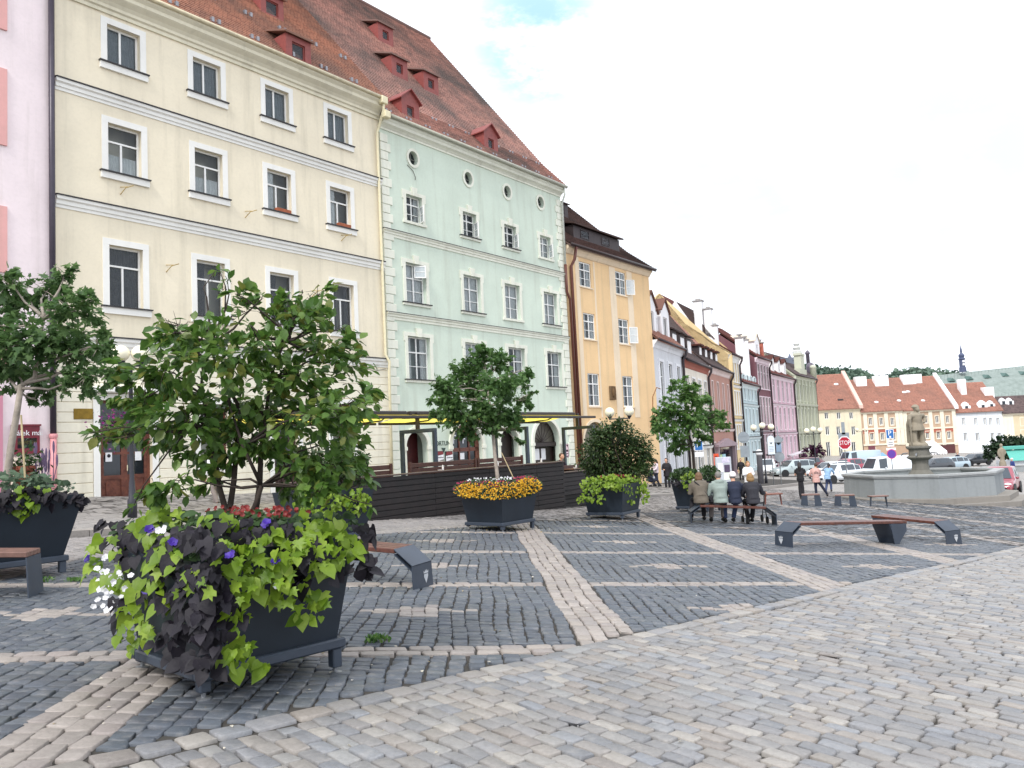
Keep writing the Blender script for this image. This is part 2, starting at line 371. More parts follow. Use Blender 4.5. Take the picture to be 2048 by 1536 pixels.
# plaza grid: dark squares between pale bands
GS = np.array([[3.64155, .66959], [-.1925, 3.52704]]); GO = np.array([-2.84737, 6.67855]); LA, LB = np.hypot(*GS[0]), np.hypot(*GS[1])
ea, eb = GS[0] / LA, GS[1] / LB
def to_xy(a, b): return GO[0] + a * ea[0] + b * eb[0], GO[1] + a * ea[1] + b * eb[1]
def plaza_ok(x, y): return ((x - y) * W2 < EDGE - .03) & (x * V2[0] + y * V2[1] < 12.5)
D = [[], [], [], []]; P_ = [[], [], [], []]; H_ = [[], [], [], []]
def put(T, arrs):
    for l, a in zip(T, arrs): l.append(a)
for i in range(-4, 14):
    a0 = i * LA
    b, a, L, B = courses(-14, 60, a0 - .30 + .075, a0 + .30, .15, .16, .25)           # band along b, four stones wide
    put(P_, (a, b, L, B))
    for j in range(-4, 17):
        b0 = j * LB
        a, b, L, B = courses(a0 + .32, a0 + LA - .32, b0 - .078, b0 + .1, .156, .19, .29, .02)
        put(H_, (a, b, L, B))
        c, r, L, B = courses(b0 + .17, b0 + LB - .17, a0 + .305 + .0738, a0 + LA - .30, .1476, .105, .165, .014)
        put(D, (r, c, L, B))
D, P_, H_ = [[np.concatenate(l) for l in T] for T in (D, P_, H_)]
da = (D[0] / LA - np.floor(D[0] / LA) - .5) * LA; db = (D[1] / LB - np.floor(D[1] / LB) - .5) * LB
cross = ((np.abs(da) < .68) & (np.abs(db) < .068)) | ((np.abs(da) < .16) & (np.abs(db) < .27))
D[0] = D[0] + .022 * np.sin(D[1] * 2.1 + np.floor(D[0] / .1476) * .5); P_[0] = P_[0] + .02 * np.sin(P_[1] * 1.9)
x, y = to_xy(D[0], D[1]); ok = plaza_ok(x, y)
k = ok & ~cross; setts('plaza_paving', dark_stone, x[k], y[k], eb[0], eb[1], D[2][k], D[3][k], 0, .012)
k2 = ok & cross; X, Y, EX, EY, LL, BB = [x[k2]], [y[k2]], [np.full(k2.sum(), eb[0])], [np.full(k2.sum(), eb[1])], [D[2][k2]], [D[3][k2]]
for T, e in ((P_, eb), (H_, ea)):
    xx, yy = to_xy(T[0], T[1]); k = plaza_ok(xx, yy); n = k.sum()
    X.append(xx[k]); Y.append(yy[k]); EX.append(np.full(n, e[0])); EY.append(np.full(n, e[1])); LL.append(T[2][k]); BB.append(T[3][k])
setts('plaza_bands', band_stone, *[np.concatenate(a) for a in (X, Y, EX, EY, LL, BB)], .002, .012)
# lane between the plaza and the kerb, then the raised pavement along the houses
def to_uv(u, v): return u * U2[0] + v * V2[0], u * U2[1] + v * V2[1]
def kerb_v(u): return 15.35 + np.clip(u - 7, 0, 60) * .072
v_, u_, L, B = courses(12.55, 20, -4, 62, .135, .14, .24)
k = v_ < kerb_v(u_) - .05; x, y = to_uv(u_[k], v_[k]); k3 = (x - y) * W2 < EDGE - .05
setts('lane', pale_stone, x[k3], y[k3], V2[0], V2[1], L[k][k3], B[k][k3], .002, .01)
u_, v_, L, B = courses(-4, 62, 15.5, 25, .24, .3, .52); k = v_ > kerb_v(u_) + .26; x, y = to_uv(u_[k], v_[k])
setts('pavement', stonemat('pavement_slabs', ['#827f7c', '#918d89', '#8a8784', '#9a9591'], .65, .2), x, y, U2[0], U2[1], L[k], B[k], .115, .003, .003)
m = MB(); us = np.arange(-4, 62.1, 1.0)
for a, b in zip(us[:-1], us[1:]):
    b -= .012; q = []
    for u, dv in ((a, 0), (b, 0), (b, .25), (a, .25)): xx, yy = to_uv(u, kerb_v(u) + dv); q.append((xx, yy, G(xx, yy) - .04))
    m.prism(q[::-1] if False else q, (0, 0, .165))
tag(m.build('kerb', stonemat('kerb_granite', ['#8c8782', '#a09992', '#948e88'], .6)), kind='structure')
pv = []; us = np.linspace(-6, 64, 80)
for u in us:
    for dv in (kerb_v(u) + .2, 26.): xx, yy = to_uv(u, dv); pv.append((xx, yy, G(xx, yy) + .09))
ii = np.arange(79) * 2
tag(npmesh('pavement_bed', np.array(pv), [np.stack([ii, ii + 2, ii + 3, ii + 1], -1)], bed), kind='structure')
# ------------------------------------------------------------------ house building kit
class House:
    """local x runs along the facade, y into the house, z is height; zb is the height of its base"""
    def __init__(s, name, label, cat, org, ang, zb):
        s.org = np.array(org, float); s.ang = ang; s.zb = zb
        s.root = thing(name, label, cat, (org[0], org[1], zb), pi / 2 - ang); s.cache = {}
    def px(s, x, y): return plane_sz(x, y, s.org, s.ang)
    def part(s, m, name, mat, parent=None, smooth=False):
        m.off((0, 0, -s.zb)); return m.build(name, mat, parent or s.root, smooth)
    def world(s, x, y, z=0):
        u = np.array([math.sin(s.ang), math.cos(s.ang)]); n = np.array([-u[1], u[0]]); p = s.org + u * x + n * y; return Vector((p[0], p[1], z))
    def wall(s, w, z0, z1, holes, dep, mat, reveal=.24, gable=None, name='wall', x0=0., y0=0.):
        m = MB(); xs = sorted({x0, w} | {round(v, 4) for h in holes for v in h[:2]}); zs = sorted({z0, z1} | {round(v, 4) for h in holes for v in h[2:4]})
        def inside(a, b):
            return any(h[0] < a < h[1] and h[2] < b < h[3] for h in holes)
        for a, b in zip(xs[:-1], xs[1:]):
            for c, d in zip(zs[:-1], zs[1:]):
                if not inside((a + b) / 2, (c + d) / 2): m.quad((a, y0, c), (b, y0, c), (b, y0, d), (a, y0, d))
        for h in holes:
            a, b, c, d = h[:4]; k = h[4] if len(h) > 4 else 'rect'; N = 10
            if k == 'rect': pts = [(a, c), (a, d), (b, d), (b, c)]
            elif k == 'arch':
                rise = h[5] if len(h) > 5 else (b - a) / 2; sp = d - rise; xc = (a + b) / 2
                arc = [(xc - (b - a) / 2 * math.cos(pi * i / (2 * N)), sp + rise * math.sin(pi * i / (2 * N))) for i in range(2 * N + 1)]
                for i in range(2 * N):
                    q = (a, d) if i < N else (b, d); m.add([(q[0], y0, q[1]), (arc[i][0], y0, arc[i][1]), (arc[i + 1][0], y0, arc[i + 1][1])], [(0, 1, 2)])
                pts = [(a, c)] + arc + [(b, c)]
            else:
                xc, zc = (a + b) / 2, (c + d) / 2; M = 24; arc = [(xc + (b - a) / 2 * math.cos(2 * pi * i / M), zc + (d - c) / 2 * math.sin(2 * pi * i / M)) for i in range(M)]
                for i in range(M):
                    p, q = arc[i], arc[(i + 1) % M]; e = (b if p[0] + q[0] > 2 * xc else a, d if p[1] + q[1] > 2 * zc else c)
                    m.add([(e[0], y0, e[1]), (p[0], y0, p[1]), (q[0], y0, q[1])], [(0, 1, 2)])
                pts = arc + [arc[0]]
            for p, q in zip(pts[:-1], pts[1:]): m.quad((p[0], y0, p[1]), (q[0], y0, q[1]), (q[0], y0 + reveal, q[1]), (p[0], y0 + reveal, p[1]))
            if k == 'rect': m.quad((a, y0, c), (b, y0, c), (b, y0 + reveal, c), (a, y0 + reveal, c))
        for x in (x0, w): 
            m.quad((x, y0, z0), (x, dep, z0), (x, dep, z1), (x, y0, z1))
            if gable: m.add([(x, y0, z1), (x, dep, z1), (x, gable[0], gable[1])], [(0, 1, 2)])
        m.quad((x0, dep, z0), (w, dep, z0), (w, dep, z1), (x0, dep, z1)); m.quad((x0, y0 + .9, z0), (x0, y0 + .9, z1), (w, y0 + .9, z1), (w, y0 + .9, z0))
        return s.part(m, name, mat)
    def profile(s, name, pts, x0, x1, mat, parent=None):      # (y, z) outline run along the facade
        return s.part(MB().prism([(x0, y, z) for y, z in pts], (x1 - x0, 0, 0)), name, mat, parent)
    def bars(s, w, h, vs, hs, fr, lows=(), th=.05):
        m = MB(); m.box(0, fr, 0, th, 0, h); m.box(w - fr, w, 0, th, 0, h); m.box(fr, w - fr, 0, th, 0, fr); m.box(fr, w - fr, 0, th, h - fr, h)
        ys = sorted(hs)
        for v in hs: m.box(fr, w - fr, -.012, th, v * h - fr * .45, v * h + fr * .45)
        top = (max(hs) if hs else 1) * h
        for v, full in vs:
            m.box(v * w - fr * .5, v * w + fr * .5, -.006, th, fr, (h - fr) if full else top - fr * .45)
        for v in lows: m.box(fr, w - fr, .008, th, v * h - fr * .22, v * h + fr * .22)
        return m
    def window(s, x0, x1, z0, z1, fmat, vs=((.5, True),), hs=(), lows=(), y=.15, fr=.06, pane=None, curtain=None, cmat=None, name='window', parent=None):
        w, h = x1 - x0, z1 - z0; key = (round(w, 2), round(h, 2), tuple(vs), tuple(hs), tuple(lows), fr, fmat.name)
        if key not in s.cache: s.cache[key] = (s.bars(w, h, vs, hs, fr, lows).mesh(name, fmat), MB().quad((fr / 2, .03, fr / 2), (w - fr / 2, .03, fr / 2), (w - fr / 2, .03, h - fr / 2), (fr / 2, .03, h - fr / 2)).mesh('pane', pane or GLASS))
        a, b = s.cache[key]; o = link(name, a, parent or s.root); o.location = (x0, y, z0 - s.zb); link('pane', b, o)
        if curtain:
            m = MB(); kind = curtain
            def drape(xa, xb, za, zb, amp=.018, step=.05):
                n = max(3, int((xb - xa) / step)); X = [xa + (xb - xa) * i / n for i in range(n + 1)]
                for i in range(n):
                    ya, yb = .085 + amp * (-1) ** i, .085 + amp * (-1) ** (i + 1); m.quad((X[i], ya, za), (X[i + 1], yb, za), (X[i + 1], yb, zb), (X[i], ya, zb))
            if kind == 'full': drape(.03, w - .03, .02, h - .02)
            if kind == 'half': drape(.03, w - .03, .02, h * .42)
            if kind == 'sides': drape(.03, w * .3, .02, h - .02); drape(w * .72, w - .03, .02, h - .02)
            if kind == 'left': drape(.03, w * .42, .02, h - .02)
            if kind == 'blind': m.quad((.03, .12, .02), (w - .03, .12, .02), (w - .03, .12, h - .02), (.03, .12, h - .02))
            if kind == 'blindtop': m.quad((.03, .12, h * .5), (w - .03, .12, h * .5), (w - .03, .12, h - .02), (.03, .12, h - .02))
            m.build('curtain', cmat or CURTAIN, o)
        return o
    def surround(s, win, x0, x1, z0, z1, wd, mat, proud=.025, key=False, ears=0., bottom=False, name='surround'):
        m = MB(); m.box(x0 - wd, x0, -proud, .004, z0, z1); m.box(x1, x1 + wd, -proud, .004, z0, z1); m.box(x0 - wd - ears, x1 + wd + ears, -proud - .002, .004, z1, z1 + wd)
        if ears: m.box(x0 - wd - ears, x0 - wd, -proud, .004, z1 - wd * 1.4, z1); m.box(x1 + wd, x1 + wd + ears, -proud, .004, z1 - wd * 1.4, z1)
        if bottom: m.box(x0 - wd, x1 + wd, -proud, .004, z0 - wd, z0)
        if key:
            xc = (x0 + x1) / 2; m.prism([(xc - .11, -.09, z1 - .02), (xc + .11, -.09, z1 - .02), (xc + .19, -.09, z1 + wd + .2), (xc - .19, -.09, z1 + wd + .2)], (0, .09, 0))
        return s.part(m, name, mat)
    def sill(s, win, x0, x1, z0, mat, over=.22, proj=.12, metal=None, drop=.14, name='sill'):
        o = s.part(MB().box(x0 - over, x1 + over, -proj * .6, .15, z0 - drop, z0 - .004), name, mat)
        if metal: s.part(MB().box(x0 - over - .03, x1 + over + .03, -proj, .16, z0 - .012, z0 + .03), 'sill_cover', metal, o)
        return o
    def strips(s, name, x0, x1, z0, z1, pitch, holes, mat, proud=.03, gap=.02):
        m = MB(); z = z0
        while z < z1 - .05:
            zt = min(z + pitch, z1); segs = [(x0, x1)]
            for h in holes:
                if h[2] - .0 < zt - .01 and h[3] > z + .01:
                    ns = []
                    for a, b in segs:
                        if h[1] <= a or h[0] >= b: ns.append((a, b)); continue
                        if h[0] > a: ns.append((a, h[0]))
                        if h[1] < b: ns.append((h[1], b))
                    segs = ns
            for a, b in segs: m.cbox(a, b, -proud, .002, z + gap / 2, zt - gap / 2, .009)
            z += pitch
        return s.part(m, name, mat)
    def roof(s, x0, x1, prof, mat, name='roof', step=.06, row=.2, thick=.12, parent=None):
        """stepped rows of tiles up a (y, z) profile"""
        m = MB(); uvs = []; d = 0.
        P = [Vector((0, a, b)) for a, b in prof]
        for a, b in zip(P[:-1], P[1:]):
            L = (b - a).length; n = max(1, round(L / row)); t = (b - a) / n; nn = Vector((0, -t.z, t.y)).normalized()
            for i in range(n):
                p, q = a + t * i, a + t * (i + 1.15); lo = p + nn * step; hi = q + nn * .004; v0, v1 = d + i * row + .01, d + (i + 1) * row - .01
                k = len(m.v)
                m.v += [(x0, lo.y, lo.z), (x1, lo.y, lo.z), (x1, hi.y, hi.z), (x0, hi.y, hi.z), (x0, p.y, p.z), (x1, p.y, p.z), (x0, lo.y, lo.z), (x1, lo.y, lo.z)]
                m.uv += [(x0, v0), (x1, v0), (x1, v1), (x0, v1), (x0, v0), (x1, v0), (x0, v0), (x1, v0)]
                m.f += [(k, k + 1, k + 2, k + 3), (k + 4, k + 5, k + 7, k + 6)]
            d += n * row
        k = len(m.v); B = [(p.y, p.z - .02) for p in P] + [(p.y, p.z - thick - .02) for p in P[::-1]]
        for x in (x0, x1): m.v += [(x, y, z) for y, z in B]; m.uv += [(x, 0.)] * len(B)
        nB = len(B); m.f += [tuple(range(k, k + nB)), tuple(range(k + 2 * nB - 1, k + nB - 1, -1))] + [(k + i, k + nB + i, k + nB + (i + 1) % nB, k + (i + 1) % nB) for i in range(nB)]
        m.v = [(a, b, c - s.zb) for a, b, c in m.v]
        return m.build(name, mat, parent or s.root)
    def dormer(s, roof, x, y, z, w, h, slope, kind, mat, rmat, fw=.42, fh=.5, gl=None, over=.12):
        """x centre, (y, z) foot of its front on the roof"""
        dep = h / slope + .5; m = MB(); a, b = x - w / 2, x + w / 2; wa, wb, wz0, wz1 = x - fw / 2, x + fw / 2, z + h * .42 - fh / 2, z + h * .42 + fh / 2
        m.box(a, wa, y, y + dep, z - .35, z + h); m.box(wb, b, y, y + dep, z - .35, z + h); m.box(wa, wb, y, y + dep, z - .35, wz0); m.box(wa, wb, y, y + dep, wz1, z + h)
        if kind == 'gable': m.prism([(a, y, z + h), (b, y, z + h), (x, y, z + h + w * .42)], (0, dep * .8, 0))
        o = s.part(m, 'dormer', mat)
        r = MB(); t = .06
        if kind == 'shed': rise = (dep + over) * slope * .42; r.prism([(a - over, y - over, z + h - .02), (a - over, y - over, z + h + t), (a - over, y + dep + .6, z + h + t + rise), (a - over, y + dep + .6, z + h + rise - .02)], (w + 2 * over, 0, 0))
        else:
            e = over; g = w * .42
            for sg in (-1, 1): r.prism([(x, y - e, z + h + g + .0), (x, y - e, z + h + g + t), (x + sg * (w / 2 + e), y - e, z + h - e * .8 + t), (x + sg * (w / 2 + e), y - e, z + h - e * .8)], (0, dep + .5, 0))
        s.part(r, 'dormer_roof', rmat, o)
        s.window(wa, wb, wz0, wz1, mat, vs=(), y=y + .06, fr=.05, pane=gl, parent=o)
        return o
    def pipe(s, pts, mat, r=.055, name='downpipe', parent=None):
        return s.part(MB().tube(pts, r, 10), name, mat, parent, True)
WHITE = plain('window_white', '#e9e9e6', .45, .05); CURTAIN = plain('net_curtain', '#efeee9', .9, .1); GLASS = glass('window_glass', '#aab4bc', .95)
DGLASS = glass('dark_glass', '#2a3038', .35); METAL = plain('sill_zinc', '#2b292b', .6, .15)
# ------------------------------------------------------------------ the near row: pink, yellow, green and orange house
F0 = V2 * 25.
def row1(name, label, cat, s0, zb): return House(name, label, cat, F0 + U2 * s0, VR, zb)
def roof_hit(H, px, py, y0, z0, tan):            # where a pixel meets a roof plane of this house
    d = ray(px, py); u = np.array([math.sin(H.ang), math.cos(H.ang)]); n = np.array([-u[1], u[0]])
    o = n @ H.org; t = (z0 - EYE - tan * (o + y0)) / (d[2] - tan * (n @ d[:2])); p = d * t
    return float(p[:2] @ u - H.org @ u), float(n @ p[:2] - o), float(p[2] + EYE)
RED_TILE = tiles('red_roof_tiles', '#b9938a', '#c8a093', '#a3827a', '#77706d', .9)
RED_TILE2 = tiles('orange_roof_tiles', '#b88a76', '#c4957f', '#a77c6b', '#80706a', .8)
BROWN_TILE = tiles('brown_roof_tiles', '#5e4a45', '#6e5650', '#544441', '#433c3a', .8)
OXIDE = plain('oxide_red_paint', '#84423d', .6, .15); TRIM = plaster('white_render', '#ecebe6', amt=.14); ZINC = plain('cream_gutter', '#c9bfa2', .55, .15); ZINCG = plain('grey_gutter', '#a5a596', .5, .15)
WOODR = plain('red_brown_wood', '#5c2c20', .5, .3, 9, .2, 30, c2='#74402f')
# --- yellow house
Y = row1('yellow_house', 'tall cream yellow townhouse with white window surrounds and red roof, beside the green one', 'house', 10.47, .35); sx = 10.47
YW = plaster('yellow_render', '#e9dfc8'); YR = plaster('cream_render', '#ebe5d2')
holesY = []
rowsY = [(14.66, 15.98, (), 'A'), (11.06, 12.69, (.66,), 'B'), (6.72, 8.71, (.68,), 'C')]
cx = [12.06, 15.05, 18.02, 21.02]
for z0, z1, hs, k in rowsY:
    for c in cx: holesY.append((c - sx, c + 1.09 - sx, z0, z1))
gf = [(11.72 - sx, 13.38 - sx, .55, 3.78), (15.06 - sx, 16.14 - sx, 1.45, 3.7), (18.0 - sx, 19.1 - sx, .3, 3.3), (20.75 - sx, 21.8 - sx, 1.4, 3.76)]
Y.wall(13.4, -1.2, 16.7, holesY + gf, 18, YW)
curt = {'A': ['full', 'full', 'full', 'full'], 'B': ['half', 'half', 'left', 'left'], 'C': ['full', 'left', 'left', 'sides']}; GREYC = plain('grey_curtain', '#8f9496', .9, .15); DARKC = plain('dark_curtain', '#55504e', .9, .3)
for z0, z1, hs, k in rowsY:
    for i, c in enumerate(cx):
        a, b = c - sx, c + 1.09 - sx
        Y.window(a, b, z0, z1, WHITE, vs=((.46, False),), hs=hs, y=.17, fr=.065, curtain=curt[k][i], cmat=GREYC if k == 'A' else (DARKC if k == 'C' else CURTAIN))
        Y.surround(None, a, b, z0, z1, .2, TRIM); Y.sill(None, a, b, z0, TRIM, .24, .13, METAL, .22)
for z in (13.62, 9.95, 5.72):
    Y.profile('band', [(.01, z - .36), (-.03, z - .36), (-.03, z - .27), (-.07, z - .25), (-.07, z - .14), (-.13, z - .1), (-.13, z), (.01, z)], 0, 13.4, TRIM)
    Y.profile('band_cover', [(.0, z + .002), (-.17, z + .002), (-.17, z + .035), (.0, z + .07)], 0, 13.4, METAL)
Y.profile('cornice', [(.01, 16.3), (-.06, 16.3), (-.06, 16.42), (-.12, 16.46), (-.12, 16.56), (-.2, 16.66), (-.32, 16.76), (-.36, 16.8), (-.36, 16.92), (-.46, 17.02), (-.46, 17.1), (.01, 17.1)], 0, 13.4, plaster('cornice_render', '#dcd6c0'))
Y.pipe([(0, -.5, 17.14), (13.35, -.5, 17.14)], ZINC, .075, 'gutter')
Y.strips('rusticated_base', 0, 13.4, .35, 5.3, .305, [(a - .22, b + .22, c - .1, d + .22) for a, b, c, d in gf], YR)
Y.strips('plinth', 0, 13.4, -1., .35, 1.35, [gf[0], gf[2]], plaster('grey_plinth', '#c9c3b1'), .05)
yr = Y.roof(-.05, 13.45, [(-.45, 17.16), (9.8, 29.15)], RED_TILE2); Y.part(MB().prism([(-.05, 9.8, 29.15), (-.05, 9.8, 28.9), (-.05, 20, 17.2), (-.05, 20, 17.5)], (13.5, 0, 0)), 'roof_back', RED_TILE2, yr)
for p, wd in (((545, 34), 1.15), ((598, 122), 1.2)):
    x, y, z = roof_hit(Y, *p, -.45, 17.16, 1.17); Y.dormer(yr, x, y, z, wd, .95, 1.17, 'shed', OXIDE, RED_TILE2, .62, .62)
SNOW = plain('snow_guard_steel', '#8b8b90', .4, .2, metal=.5)
def guards(H, roof, x0, x1, dx, y0, z0, tan, rows):
    for r, off in rows:
        x = x0 + off
        while x < x1:
            y, z = y0 + r, z0 + r * tan; m = MB()
            for k in (-1, 1): m.box(x + k * .13 - .05, x + k * .13 + .05, y - .08, y + .06, z, z + .17)
            m.box(x - .22, x + .22, y + .06, y + .09, z + .04, z + .12); H.part(m, 'snow_guard', SNOW, roof); x += dx
guards(Y, yr, .5, 13.2, 1.62, -.45, 17.16, 1.17, ((.22, 0), (1.9, .9)))
FB = plain('clay_flower_box', '#9a5638', .8, .15)
for c, z in ((cx[2], 11.06), (cx[3], 11.06)):
    o = Y.part(MB().cbox(c + .35 - sx, c + 1.0 - sx, -.1, .08, z + .035, z + .17, .01), 'flower_box', FB)
Y.pipe([(13.2, -.1, 5.3), (12.4, -.25, 5.15), (11.0, -.5, 5.35)], plain('wire', '#6a6660', .6), .012, 'wire')
# doors
def panel_door(H, x0, x1, z0, z1, mat, glz=True, tr=.72, name='door', y=.16):
    w, h = x1 - x0, z1 - z0; m = MB(); b = .09; zt = z0 + h * tr; xm = (x0 + x1) / 2
    m.box(x0, x0 + b, y, y + .08, z0, z1); m.box(x1 - b, x1, y, y + .08, z0, z1); m.box(x0 + b, x1 - b, y, y + .08, z1 - b, z1); m.box(x0 + b, x1 - b, y - .03, y + .08, zt - .07, zt + .07)
    for a, c in ((x0 + b, xm), (xm, x1 - b)):
        m.box(a, a + .1, y + .01, y + .07, z0, zt - .07); m.box(c - .1, c, y + .01, y + .07, z0, zt - .07); m.box(a + .1, c - .1, y + .01, y + .07, z0, z0 + .16)
        m.box(a + .1, c - .1, y + .01, y + .07, z0 + .78, z0 + .9); m.box(a + .1, c - .1, y + .035, y + .06, z0 + .16, z0 + .78); m.box(a + .17, c - .17, y + .015, y + .05, z0 + .25, z0 + .69)
        zm = (z0 + .9 + zt - .07) / 2; m.box(a + .1, c - .1, y + .01, y + .07, zm - .04, zm + .04); m.box(a + .1, c - .1, y + .01, y + .07, zt - .17, zt - .07)
    o = H.part(m, name, mat)
    H.part(MB().quad((x0 + .1, y + .04, z0 + .9), (x1 - .1, y + .04, z0 + .9), (x1 - .1, y + .04, z1 - .05), (x0 + .1, y + .04, z1 - .05)), 'pane', DGLASS, o)
    H.part(MB().tube([(xm + .07, y - .05, z0 + 1.02), (xm + .07, y - .05, z0 + 1.2)], .015, 6), 'handle', ZINC, o); return o
dr = panel_door(Y, *gf[0], WOODR); PAPER = plain('white_paper', '#e4e4e6', .8, .05)
for x, zz in ((gf[0][0] + .34, 2.02), (gf[0][0] + 1.27, 2.02)): Y.part(MB().box(x - .1, x + .1, .145, .16, zz - .14, zz + .14), 'notice', PAPER, dr)
m = MB(); m.lathe([(.055, 0), (.055, .004), (.04, .004), (.04, 0)], 20); m.box(-.004, .004, -.045, .045, 0, .004)
m.xf(Matrix.Translation((gf[0][0] + .34, .14, 2.06)) @ Matrix.Rotation(-.78, 4, 'Y') @ Matrix.Rotation(pi / 2, 4, 'X')); Y.part(m, 'no_smoking_mark', plain('ink', '#33343a', .8), dr)
panel_door(Y, *gf[2], plain('dark_brown_wood', '#3a2320', .5, .25))
for g in (gf[1], gf[3]):
    Y.window(*g, WOODR, vs=((.5, False),), hs=(.68,), y=.16, fr=.07); Y.sill(None, *g[:2], g[2], TRIM, .2, .1, None, .12)
for g in gf: Y.surround(None, *g, .2, TRIM, .04)
Y.part(MB().cbox(gf[0][0] - .35, gf[0][1] + .35, -.3, .02, 4.0, 4.16, .03), 'door_hood', TRIM)
Y.part(MB().box(gf[0][0] - .1, gf[0][1] + .1, -.35, .2, .42, .56), 'door_step', plaster('step_stone', '#b0a797'))
x, z = Y.px(165.5, 828); Y.part(MB().cbox(x - .28, x + .28, -.06, .0, z - .16, z + .16, .01), 'brass_plaque', plain('brass', '#7d6423', .4, .25, metal=.6))
BR = plain('brass_bracket', '#a88f55', .45, .2)
for q in ((247, 383), (495, 430), (686, 477), (338, 538), (628, 588)):
    x, z = Y.px(*q); Y.part(MB().tube([(x - .1, 0, z - .12), (x - .05, -.25, z + .05), (x + .12, -.42, z + .12)], .016, 6).tube([(x - .1, 0, z + .12), (x + .0, -.3, z + .08)], .014, 6), 'bracket', BR)
YP = plain('cream_pipe', '#d8cfae', .55, .1)
Y.pipe([(13.28, -.5, 17.1), (13.28, -.5, 16.62), (13.3, -.32, 16.35), (13.28, -.14, 15.9), (13.2, -.12, 15.7), (13.2, -.12, 5.9), (13.3, -.24, 5.6), (13.3, -.2, 5.2), (13.3, -.14, .2)], YP, .06)
Y.part(MB().cbox(13.1, 13.46, -.62, -.36, 16.86, 17.2, .03).cbox(13.26, 13.6, -.62, -.36, 16.28, 16.6, .03), 'rain_hopper', YP)
# --- pink house at the left edge
K = row1('pink_house', 'pale pink house front with salmon panels at the left edge of the square', 'house', 1.0, .9); KW = plaster('pink_render', '#eee0e2')
K.wall(9.38, -1, 18, [], 15, KW); K.roof(-.05, 9.4, [(-.45, 18), (9.8, 28)], RED_TILE)
SAL = plaster('salmon_render', '#e0aaa6')
for zt, zb_ in ((60, -80), (291, 138), (545, 413), (760, 660)):
    z1, z0 = K.px(6, zb_)[1], K.px(6, zt)[1]; xx = K.px(13, (zt + zb_) / 2)[0]; K.part(MB().box(xx - 1.3, xx, -.06, .0, z0, z1), 'panel', SAL)
x, z = K.px(4, 880); K.part(MB().box(x - .5, x - .02, -.12, .0, -.5, 4.), 'pilaster', plaster('rose_render', '#c98a9c'))
cs = K.part(MB().box(7.55, 8.72, -.16, 0, 2.15, 3.1).off((0, 0, 0)), 'menu_case', plain('crimson_paint', '#6e1628', .4, .15))
x0, z1 = K.px(24, 853); x1, z0 = K.px(75, 903); cs.data = MB().box(x0, x1, -.16, 0, z0, z1).box(x0 - .03, x1 + .03, -.19, -.0, z0 - .06, z0).box(x0 - .03, x1 + .03, -.19, 0, z1, z1 + .05).off((0, 0, -K.zb)).mesh('menu_case', MATS['crimson_paint'])
K.part(MB().quad((x0 + .08, -.165, z0 + .1), (x1 - .08, -.165, z0 + .1), (x1 - .08, -.165, z1 - .34), (x0 + .08, -.165, z1 - .34)), 'pane', DGLASS, cs)
text('lettering', 'Šálek má:', .21, PAPER, cs, ((x0 + x1) / 2 + .02, -.168, z1 - .2 - K.zb), ext=.003)
m = MB(); zz = z0 - .14
for i in range(7): m.cbox(x0, x1, -.1, -.07, zz - .1, zz, .008); zz -= .145
m.box(x1 - .02, x1 + .05, -.09, -.01, zz - .1, z0 - .1); m.box(x0 - .05, x0 + .02, -.09, -.01, zz - .1, z0 - .1)
K.part(m, 'slatted_board', plain('cream_slats', '#e6d8c4', .6, .1))
DP = plain('dark_pipe', '#3d3743', .4, .15, metal=.2); PP = plain('pink_pipe', '#cf8d90', .5, .12)
xp = 9.33; zj = K.px(109, 872)[1]
K.pipe([(xp, -.13, 18), (xp, -.13, zj)], DP, .085); K.pipe([(xp, -.13, zj), (xp, -.13, .3)], PP, .088); K.part(MB().lathe([(.11, -.06), (.12, 0), (.11, .06)], 12, (xp, -.13, zj)), 'pipe_collar', PP)
# --- green house
g0 = 23.9; N = row1('green_house', 'pale green townhouse with round attic windows and corner quoins, beer garden in front', 'house', g0, -.3); NW = plaster('green_render', '#d0dccd'); NT_ = plaster('pale_green_trim', '#e5e6d8')
rowsN = [([25.38, 29.26, 32.54, 35.75], 1.04, 12.12, 13.36), ([25.18, 29.1, 32.33, 35.82], 1.3, 8.36, 10.19), ([25.14, 29.0, 32.38, 35.84], 1.42, 4.9, 6.86)]
holesN = []; wins = []
for xs, wd, z0, z1 in rowsN:
    for x in xs: holesN.append((x - g0, x + wd - g0, z0, z1)); wins.append(holesN[-1])
oc = [(25.95, 15.14), (29.82, 15.12), (32.97, 15.16), (36.0, 15.24)]
for x, z in oc: holesN.append((x - g0 - .3, x - g0 + .3, z - .33, z + .33, 'oval'))
arch = [(24.77 - g0, 26.12 - g0, -.5, 2.62, 'arch'), (27.75 - g0, 29.95 - g0, -.5, 3.0, 'arch'), (31.35 - g0, 32.85 - g0, -.5, 2.72, 'arch'), (34.2 - g0, 36.6 - g0, -.6, 3.08, 'arch')]
N.wall(14.15, -1.6, 16.2, holesN + arch, 18, NW, .3)
cur = ['sides', 'left', 'left', 'full', 'full', 'full', 'full', 'full', 'sides', 'full', 'sides', 'sides']
for i, (a, b, z0, z1) in enumerate(wins):
    big = i >= 4
    N.window(a, b, z0, z1, WHITE, vs=((.5, True),), hs=(.64,) if i >= 4 else (.68,), lows=(.32,), y=.19, fr=.065, curtain=cur[i])
    N.surround(None, a, b, z0, z1, .17, NT_, .04, True, .07); N.sill(None, a, b, z0, NT_, .24, .12, METAL if i % 3 else None, .12)
